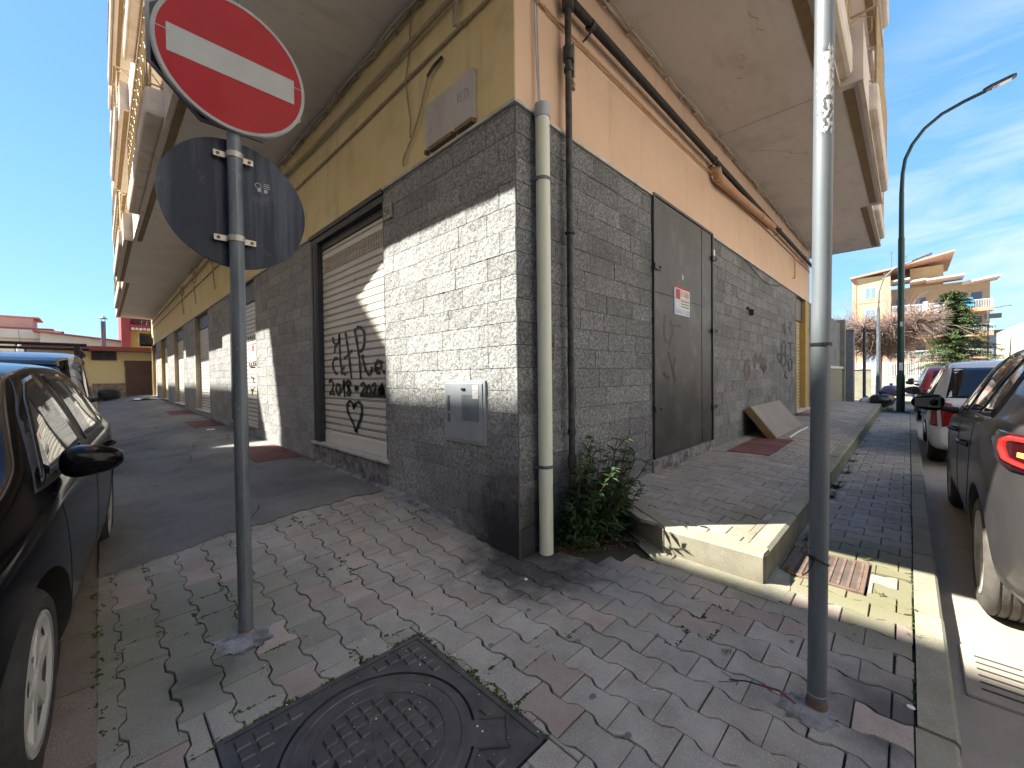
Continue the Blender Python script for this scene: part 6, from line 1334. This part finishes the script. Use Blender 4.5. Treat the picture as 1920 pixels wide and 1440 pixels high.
    for xw in p['axles']:
        for s_ in (-1, 1):
            yo = interp(p['W'], xw+L_/2)-.025; Rr = p['R']; wd = p.get('tw', .205); Mx = Matrix.Translation((xw, s_*yo, Rr)) @ Matrix.Rotation(R(-90*s_), 4, 'X')
            rim = Rr*p.get('rimf', .66); bb = MB()
            prf = [(rim, -.015), (rim+.012, .0), (Rr*.86, .006), (Rr-.018, -.012), (Rr, -.035)]
            ng = 4
            for g in range(ng):
                a0 = -.035-(wd-.07)*(g+.5)/ng; prf += [(Rr, a0+.006), (Rr-.009, a0+.004), (Rr-.009, a0-.004), (Rr, a0-.006)]
            prf += [(Rr, -wd+.035), (Rr-.02, -wd+.01), (rim, -wd)]
            bb.lathe(prf, 56, Mx); tyre = bb.build('wheel', p.get('tyre', M['tyre']), T, smooth=True, world=False)
            bb = MB(); bb.lathe([(rim+.001, -wd+.02), (rim-.012, -.08), (rim-.018, -.03), (rim+.002, -.006), (rim+.002, .001), (rim-.008, .001)], 56, Mx); bb.lathe([(0, -.085), (rim-.012, -.09)], 40, Mx, 1)
            ns = p.get('spokes', 5)
            for k_ in range(ns):
                for dd in ((-.16, .16) if p.get('double') else (0,)):
                    a = 2*math.pi*k_/ns+.3; Ms = Mx @ Matrix.Rotation(a, 4, 'Z'); w0, w1 = p.get('sw', (.035, .028))
                    o0 = dd*.18; o1 = dd*rim*.9
                    for (za, zb_) in ((0, 1),):
                        q = [(.03, o0-w0, -.012), (.03, o0+w0, -.012), (rim-.006, o1+w1, -.006), (rim-.006, o1-w1, -.006), (.03, o0-w0*1.2, -.045), (.03, o0+w0*1.2, -.045), (rim-.006, o1+w1*1.2, -.03), (rim-.006, o1-w1*1.2, -.03)]
                        bb.add([Ms @ Vector(v) for v in q], [(0, 3, 2, 1), (0, 1, 5, 4), (1, 2, 6, 5), (2, 3, 7, 6), (3, 0, 4, 7)], 0)
            bb.lathe([(0, -.002), (.034, -.004), (.055, -.014), (.058, -.04)], 24, Mx)
            if p.get('hubcap'): 
                bb.lathe([(rim*.80, -.012), (rim*.9, -.001), (rim+.004, -.002)], 56, Mx)
                for k_ in range(ns):   # fillet webs leave oval openings
                    a = 2*math.pi*k_/ns+.3+math.pi/ns; Ms = Mx @ Matrix.Rotation(a, 4, 'Z')
                    q = [(.05, -.035, -.014), (.05, .035, -.014), (rim*.42, .018, -.012), (rim*.42, -.018, -.012)]; bb.add([Ms @ Vector(v) for v in q], [(0, 3, 2, 1)], 0)
            rb = bb.build('rim', [M['alloy'], M['trim']], tyre, world=False, smooth=False)
            if xw == p['axles'][0] or True: wheels.append(tyre)
    def ell(name, c, rad, mat_, parent=None, Mrot=None, e=.75, n1=24, n2=14, cut_=None):
        bb = MB(); vs = []; sg = lambda v: (abs(v)**e)*(1 if v > 0 else -1)
        for j in range(n2+1):
            ph = -math.pi/2+math.pi*j/n2
            for i in range(n1):
                a = 2*math.pi*i/n1; v = Vector((rad[0]*sg(math.cos(ph))*sg(math.cos(a)), rad[1]*sg(math.cos(ph))*sg(math.sin(a)), rad[2]*sg(math.sin(ph))))
                if cut_: v = cut_(v)
                if Mrot: v = Mrot @ v
                vs.append(v+Vector(c))
        bb.add(vs, [(j*n1+i, j*n1+(i+1) % n1, (j+1)*n1+(i+1) % n1, (j+1)*n1+i) for j in range(n2) for i in range(n1)])
        return bb.build(name, mat_, parent or T, smooth=True, world=False)
    return T, patch, line, ell, cast, o
def mirror(ell, T, x, y, z, s_, paint, glassx=-1, lit=False, sc=1):
    h = ell('door_mirror', (x, y+s_*.02, z), (.075*sc, .105*sc, .068*sc), paint, T, cut_=lambda v: Vector((v.x*(1-.25*s_*v.y/.125)*(1 if v.x*glassx < 0 else .35), v.y, v.z*(1-.22*s_*v.y/.105))))
    bb = MB(); bb.tube([(x, y-s_*.19, z-.075), (x, y-s_*.08, z-.055)], [.035, .028], 10); bb.build('mirror_arm', M['trim'], h, world=False, smooth=True)
    bb = MB(); g = glassx*.0265*sc; bb.add([(x+g, y+s_*.02-.08*sc, z-.045*sc), (x+g, y+s_*.02+.08*sc, z-.035*sc), (x+g, y+s_*.02+.08*sc, z+.035*sc), (x+g, y+s_*.02-.08*sc, z+.045*sc)], [(0, 1, 2, 3)]); bb.build('mirror_glass', M['mirror'], h, world=False)
    if lit: bb = MB(); xo = x-glassx*.070*sc; bb.box(xo-.01, xo+.01, y+s_*.02-.02, y+s_*.12, z-.012, z+.006); bb.build('indicator', M['amber'], h, world=False)
    return h
def stations(L_, extra): 
    s = [0, .04, .12, .25, .45]; x = .7
    while x < L_-.5: s.append(round(x, 3)); x += .28
    s += [L_-.45, L_-.28, L_-.14, L_-.05, L_]
    return sorted(set([round(v, 3) for v in s+extra]))
# ---- black hatchback at the left, facing the camera
Lh = 3.98
pb = dict(L=Lh, R=.315, axles=(-1.24, 1.29), tw=.19, rimf=.71, spokes=6, hubcap=True, sw=(.022, .034), double=False,
          st=stations(Lh, [2.25, 3.0, 1.5]),
          W=[(0, .66), (.04, .72), (.12, .78), (.4, .84), (.9, .862), (3.1, .862), (3.5, .83), (3.75, .76), (3.9, .66), (Lh, .55)],
          zb=[(0, .32), (.3, .20), (3.6, .19), (Lh, .24)],
          belt=[(0, .94), (.2, .97), (.7, .96), (2.0, .93), (2.9, .90), (3.3, .84), (3.7, .72), (Lh, .56)],
          top=[(0, .98), (.04, 1.02), (.12, 1.10), (.25, 1.25), (.45, 1.37), (.7, 1.42), (1.3, 1.455), (1.9, 1.45), (2.25, 1.40), (2.5, 1.31), (3.0, 1.02), (3.15, .955), (3.5, .87), (3.8, .77), (Lh, .62)],
          Wr=[(0, .60), (.3, .58), (.7, .60), (1.4, .63), (2.2, .60), (2.6, .66), (3.0, .74), (3.4, .74), (Lh, .5)])
F_ = Vector((-2.215, .17)); Rr_ = Vector((-2.02, 2.70)); hd = (F_-Rr_).normalized(); rzb = math.atan2(hd.y, hd.x); lf = Vector((-hd.y, hd.x))
mid = (F_+Rr_)/2 - lf*.85 - hd*.025
BC, patch, line, ell, cast, body = car('glossy black hatchback at the left edge facing the camera, one side on the kerb', 'car', pb, (mid.x, mid.y, -.02), rzb, M['pblack'])
BC.rotation_euler = (R(-1.0), R(0.6), rzb)
fw_ = [(-.86, .99), (.10, .985), (.78, .965), (.32, 1.30), (.02, 1.385), (-.50, 1.395), (-.82, 1.36)]
rear_w = [(-.93, .99), (-.12, .985), (-.12, 1.375), (-.55, 1.375), (-.82, 1.30)]
front_w = [(-.02, .985), (.86, .955), (.98, .945), (.42, 1.26), (.20, 1.345), (-.02, 1.375)]
for sd_ in ('L', 'R'):
    patch('window_surround', [(-1.05, .965), (1.08, .925), (.62, 1.20), (.25, 1.375), (-.12, 1.415), (-.62, 1.405), (-.93, 1.32)], sd_, M['trim'], .0015)
    patch('side_window', rear_w, sd_, M['glass'], .005); patch('side_window', front_w, sd_, M['glass'], .005)
    patch('quarter_window', [(-1.50, 1.03), (-1.02, 1.0), (-1.02, 1.24), (-1.18, 1.24)], sd_, M['glass'], .004)
    line('door_seam', [(-.08, 1.38), (-.08, .93), (-.05, .55), (-.02, .30), (.85, .29), (.93, .45), (.98, .90)], sd_, M['trim'], .003); line('door_seam', [(-.08, .30), (-.75, .32), (-.98, .62), (-1.03, .95)], sd_, M['trim'], .003)
    s_ = 1 if sd_ == 'L' else -1
    for xh in (-.32, -1.18+.3):
        h, nn = cast(xh, .86, sd_); bb = MB(); bb.tube([h+nn*.005+Vector((-.09, 0, 0)), h+nn*.035+Vector((-.05, 0, .004)), h+nn*.037+Vector((.05, 0, .004)), h+nn*.005+Vector((.09, 0, 0))], .011, 8); bb.build('door_handle', M['pblack'], BC, world=False, smooth=True)
    mirror(ell, BC, .74, s_*.885, .985, s_, M['pblack'], -1)
patch('windscreen', [(-.60, .985), (.60, .985), (.50, 1.36), (-.50, 1.36)], 'F', M['glass'], .004)
patch('rear_screen', [(-.52, 1.05), (.52, 1.05), (.46, 1.33), (-.46, 1.33)], 'B', M['glass'], .004)
for s_ in (-1, 1): patch('headlight', [(s_*.42, .60), (s_*.70, .62), (s_*.74, .74), (s_*.52, .72)], 'F', M['lamp_clear'], .006)
patch('grille', [(-.38, .38), (.38, .38), (.44, .58), (-.44, .58)], 'F', M['trim'], .004)
patch('number_plate', [(-.26, .42), (.26, .42), (.26, .53), (-.26, .53)], 'F', M['plate'], .012, rings=2)
# ---- silver van behind it
Lv = 4.3
pv = dict(name='parked_van', L=Lv, R=.32, axles=(-1.35, 1.40), st=stations(Lv, [2.6, 3.1]), spokes=6,
          W=[(0, .80), (.1, .86), (.5, .90), (3.5, .90), (3.9, .84), (4.15, .72), (Lv, .6)], zb=[(0, .25), (Lv, .24)],
          belt=[(0, 1.0), (2.5, 1.02), (3.3, 1.0), (3.8, .88), (Lv, .62)], top=[(0, 1.5), (.04, 1.65), (.12, 1.76), (.3, 1.80), (2.0, 1.80), (2.5, 1.76), (2.8, 1.62), (3.35, 1.16), (3.5, 1.08), (3.9, .97), (Lv, .70)],
          Wr=[(0, .74), (2.4, .74), (2.8, .74), (3.4, .80), (Lv, .55)])
VC, patch, line, ell, cast, body = car('silver-grey van with black roof bars parked behind the black hatchback', 'van', pv, (-3.01, 7.35, -.03), R(-90.5), M['psilver'])
patch('windscreen', [(-.70, 1.16), (.70, 1.16), (.62, 1.68), (-.62, 1.68)], 'F', M['glass'], .004)
for sd_ in ('L', 'R'):
    patch('side_window', [(.12, 1.08), (1.16, 1.08), (.72, 1.60), (.12, 1.64)], sd_, M['glass'], .004); patch('side_window', [(-.95, 1.08), (0, 1.08), (0, 1.64), (-.95, 1.64)], sd_, M['glass'], .004)
    line('door_seam', [(.05, 1.66), (.05, .3)], sd_, M['trim'], .004); mirror(ell, VC, 1.05, (1 if sd_ == 'L' else -1)*1.03, 1.14, 1 if sd_ == 'L' else -1, M['trim'], -1, sc=1.2)
for s_ in (-1, 1): patch('headlight', [(s_*.45, .74), (s_*.76, .78), (s_*.80, .92), (s_*.55, .88)], 'F', M['lamp_clear'], .006)
for xx in (.55, -.6):
    bb = MB(); bb.tube([(xx, -.82, 1.885), (xx, .82, 1.875)], .022, 8)
    for s_ in (-1, 1): bb.box(xx-.03, xx+.03, s_*.72-.03, s_*.72+.03, 1.72, 1.87)
    bb.build('roof_bar', M['trim'], VC, world=False)
for s_ in (-1, 1): bb = MB(); bb.tube([(-1.6, s_*.74, 1.80), (-1.4, s_*.74, 1.835), (.3, s_*.74, 1.83), (.5, s_*.74, 1.79)], .016, 8); bb.build('roof_rail', M['trim'], VC, world=False)
# ---- grey SUV, rear end close at the right
Ls = 4.40
ps = dict(L=Ls, R=.345, axles=(-1.32, 1.33), tw=.225, rimf=.69, spokes=5, double=True, sw=(.014, .017), tyre=M['tyre_g'], arch=.06,
          st=stations(Ls, [2.5, 3.2]),
          W=[(0, .70), (.04, .76), (.12, .82), (.3, .875), (.6, .90), (.9, .912), (2.2, .90), (3.5, .905), (3.9, .87), (4.2, .76), (Ls, .60)],
          zb=[(0, .42), (.25, .26), (.6, .24), (3.9, .23), (Ls, .28)],
          belt=[(0, 1.12), (.25, 1.17), (.6, 1.17), (1.5, 1.10), (2.8, 1.02), (3.5, .97), (4.0, .86), (Ls, .66)],
          top=[(0, 1.15), (.04, 1.18), (.12, 1.23), (.25, 1.36), (.45, 1.52), (.7, 1.575), (1.3, 1.62), (2.0, 1.63), (2.4, 1.60), (2.7, 1.50), (3.3, 1.14), (3.45, 1.08), (3.9, 1.0), (4.2, .9), (Ls, .72)],
          Wr=[(0, .62), (.3, .60), (.7, .61), (1.4, .63), (2.3, .61), (2.8, .68), (3.3, .78), (Ls, .5)])
SX, SY = 1.62+1.32, -2.265-.90
SC, patch, line, ell, cast, body = car('metallic grey SUV with red tail lamp lit, rear nearest at the right edge', 'car', ps, (SX, SY, -.13), 0, M['pgrey'])
for sd_ in ('L', 'R'):
    s_ = 1 if sd_ == 'L' else -1
    patch('window_surround', [(-1.55, 1.165), (.5, 1.055), (1.28, 1.02), (.80, 1.30), (.42, 1.50), (.0, 1.575), (-.7, 1.575), (-1.25, 1.48)], sd_, M['trim'], .0015)
    patch('side_window', [(-.88, 1.15), (-.02, 1.115), (-.02, 1.545), (-.60, 1.55), (-.90, 1.52)], sd_, M['glass'], .005)
    patch('side_window', [(.06, 1.09), (1.16, 1.05), (.74, 1.30), (.42, 1.46), (.06, 1.54)], sd_, M['glass'], .005)
    patch('quarter_window', [(-1.42, 1.185), (-.98, 1.16), (-.98, 1.50), (-1.2, 1.44)], sd_, M['glass'], .005)
    line('chrome_strip', [(-1.56, 1.165), (-.5, 1.12), (.5, 1.06), (1.28, 1.015)], sd_, M['chrome'], .005, .005)
    line('door_seam', [(.02, 1.54), (.02, .95), (.05, .42), (-.75, .42), (-.93, .70), (-1.0, 1.09)], sd_, M['trim'], .003); line('door_seam', [(.05, .42), (.92, .40), (1.02, .98)], sd_, M['trim'], .003)
    for xh in (-.72, .30):
        h, nn = cast(xh, .92, sd_); bb = MB(); bb.tube([h+nn*.004+Vector((-.11, 0, 0)), h+nn*.042+Vector((-.07, 0, .006)), h+nn*.045+Vector((.07, 0, .006)), h+nn*.004+Vector((.11, 0, 0))], .014, 8); bb.build('door_handle', M['pgrey'], SC, world=False, smooth=True)
    mirror(ell, SC, .86, s_*1.035, 1.12, s_, M['pblack'], -1, lit=(sd_ == 'L'), sc=1.15)
    tl = patch('tail_light', [(-1.70, 1.06), (-1.82, .985), (-1.98, .955), (-2.15, .96), (-2.17, 1.05), (-2.08, 1.13), (-1.80, 1.13)], sd_, M['lamp_smoke'], .008, dens=.03)
    q_ = line('lit_strip', [(-2.13, 1.108), (-1.95, 1.105), (-1.885, 1.085), (-1.885, 1.05), (-1.94, 1.005), (-2.13, .985)], sd_, M['lamp_on'], .0125, .010, .03); q_.parent = tl
    patch('indicator', [(-2.03, 1.028), (-2.10, 1.024), (-2.10, 1.048), (-2.03, 1.048)], sd_, M['amber'], .012, tl, rings=2, dens=.03)
patch('rear_screen', [(-.58, 1.16), (.58, 1.16), (.52, 1.47), (-.52, 1.47)], 'B', M['glass'], .004)
patch('tail_light', [(.45, .80), (.74, .78), (.76, .98), (.48, .96)], 'B', M['lamp_red'], .009); patch('tail_light', [(-.45, .80), (-.74, .78), (-.76, .98), (-.48, .96)], 'B', M['lamp_red'], .009)
patch('rear_bumper_guard', [(-.62, .40), (.62, .40), (.68, .56), (-.68, .56)], 'B', M['trim'], .006)
patch('number_plate', [(-.26, .66), (.26, .66), (.26, .77), (-.26, .77)], 'B', M['plate'], .012, rings=2)
bb = MB(); bb.tube([(-1.2, .0, 1.62), (-1.27, .0, 1.80)], [.012, .003], 6); bb.build('aerial', M['trim'], SC, world=False)
# ---- white MPV ahead of it
Lw = 3.95
pw = dict(L=Lw, R=.31, axles=(-1.22, 1.25), st=stations(Lw, [2.4, 3.0]), spokes=6, hubcap=True,
          W=[(0, .72), (.04, .78), (.12, .82), (.4, .845), (3.1, .845), (3.6, .79), (Lw, .6)], zb=[(0, .30), (.3, .22), (Lw, .22)],
          belt=[(0, .90), (.3, .98), (2.4, .97), (3.0, .94), (3.5, .83), (Lw, .6)],
          top=[(0, .95), (.04, 1.02), (.12, 1.2), (.22, 1.42), (.32, 1.53), (.5, 1.575), (1.5, 1.60), (2.1, 1.57), (2.5, 1.42), (3.1, 1.03), (3.5, .93), (Lw, .68)],
          Wr=[(0, .66), (.3, .62), (2.1, .60), (2.6, .66), (3.1, .74), (Lw, .5)])
WC, patch, line, ell, cast, body = car('white compact car parked ahead of the grey SUV, seen from behind', 'car', pw, (6.55+Lw/2-.05, -2.16-.845, -.125), R(.4), M['pwhite'])
for sd_ in ('L', 'R'):
    patch('side_window', [(-.85, 1.03), (.02, 1.02), (.02, 1.50), (-.85, 1.48)], sd_, M['glass'], .005); patch('side_window', [(.10, 1.02), (1.0, .99), (.66, 1.25), (.35, 1.44), (.10, 1.50)], sd_, M['glass'], .005)
    patch('quarter_window', [(-1.45, 1.06), (-.95, 1.04), (-.95, 1.47), (-1.3, 1.45)], sd_, M['glass'], .005)
    line('door_seam', [(.06, 1.5), (.06, .35)], sd_, M['trim'], .004); line('rub_strip', [(-1.0, .60), (1.1, .58)], sd_, M['trim'], .015, .0)
    s_ = 1 if sd_ == 'L' else -1
    mirror(ell, WC, .70, s_*.97, 1.06, s_, M['trim'], -1, sc=1.1)
    patch('tail_light', [(-1.98+.02, .62), (-1.74, .66), (-1.72, .90), (-1.82, 1.0), (-1.93, .98)], sd_, M['lamp_red'], .008, dens=.04)
patch('rear_screen', [(-.66, 1.04), (.66, 1.04), (.58, 1.47), (-.58, 1.47)], 'B', M['glass'], .005)
for s_ in (-1, 1): patch('tail_light', [(s_*.70, .62), (s_*.52, .66), (s_*.60, .96), (s_*.72, .98)], 'B', M['lamp_red'], .009)
patch('number_plate', [(-.26, .58), (.26, .58), (.26, .69), (-.26, .69)], 'B', M['plate'], .01, rings=2)
bb = MB(); bb.tube([(-1.3, 0, 1.58), (-1.4, 0, 1.92)], [.008, .003], 5); bb.build('aerial', M['trim'], WC, world=False)
# ---- far cars
for (lab, pnt, x, y, lit) in (('red car beyond the white one, mostly hidden', M['pred'], 14.2, -2.98, 0), ('pale silver car farthest down the right street', M['psilver'], 21.0, -3.02, 0)):
    q = dict(pw); CC, patch, line, ell, cast, body = car(lab, 'car', q, (x+Lw/2, y, -.12), 0, pnt)
    patch('rear_screen', [(-.56, 1.06), (.56, 1.06), (.50, 1.46), (-.50, 1.46)], 'B', M['glass'], .005)
    for sd_ in ('L', 'R'): patch('side_window', [(-1.3, 1.05), (.9, 1.0), (.35, 1.44), (-1.2, 1.46)], sd_, M['glass'], .005); patch('tail_light', [(-1.96, .66), (-1.74, .70), (-1.72, .90), (-1.93, .95)], sd_, M['lamp_red'], .008); mirror(ell, CC, .70, (1 if sd_ == 'L' else -1)*.97, 1.06, 1 if sd_ == 'L' else -1, M['trim'], -1)
    for s_ in (-1, 1): patch('tail_light', [(s_*.70, .66), (s_*.52, .68), (s_*.58, .92), (s_*.72, .94)], 'B', M['lamp_red'], .009)

# ------------------------------------------------------------------ groups of repeats
GRP = {'parked_car': 'cars parked along the two kerbs', 'poster': 'to-let posters', 'zip_tie': 'zip ties on the right pole', 'rubbish_bag': 'rubbish bags piled by the low wall', 'street_lamp': 'street lamps',
       'terracotta_paving': 'reddish paving patches by the doors', 'laundry': 'laundry on the far balconies', 'dangling_cable': 'cable tangles on the yellow wall', 'conduit': 'conduits on the walls', 'gate_pillar': 'gate pillars', 'cable_bundle': 'cable bundles under the soffits', 'cable': 'loose cables on the right wall', 'drain_grate': 'drain grates'}
for o in list(COL.objects):
    if o.parent is None and o.name.split('.')[0] in GRP and 'kind' not in o: o['group'] = GRP[o.name.split('.')[0]]
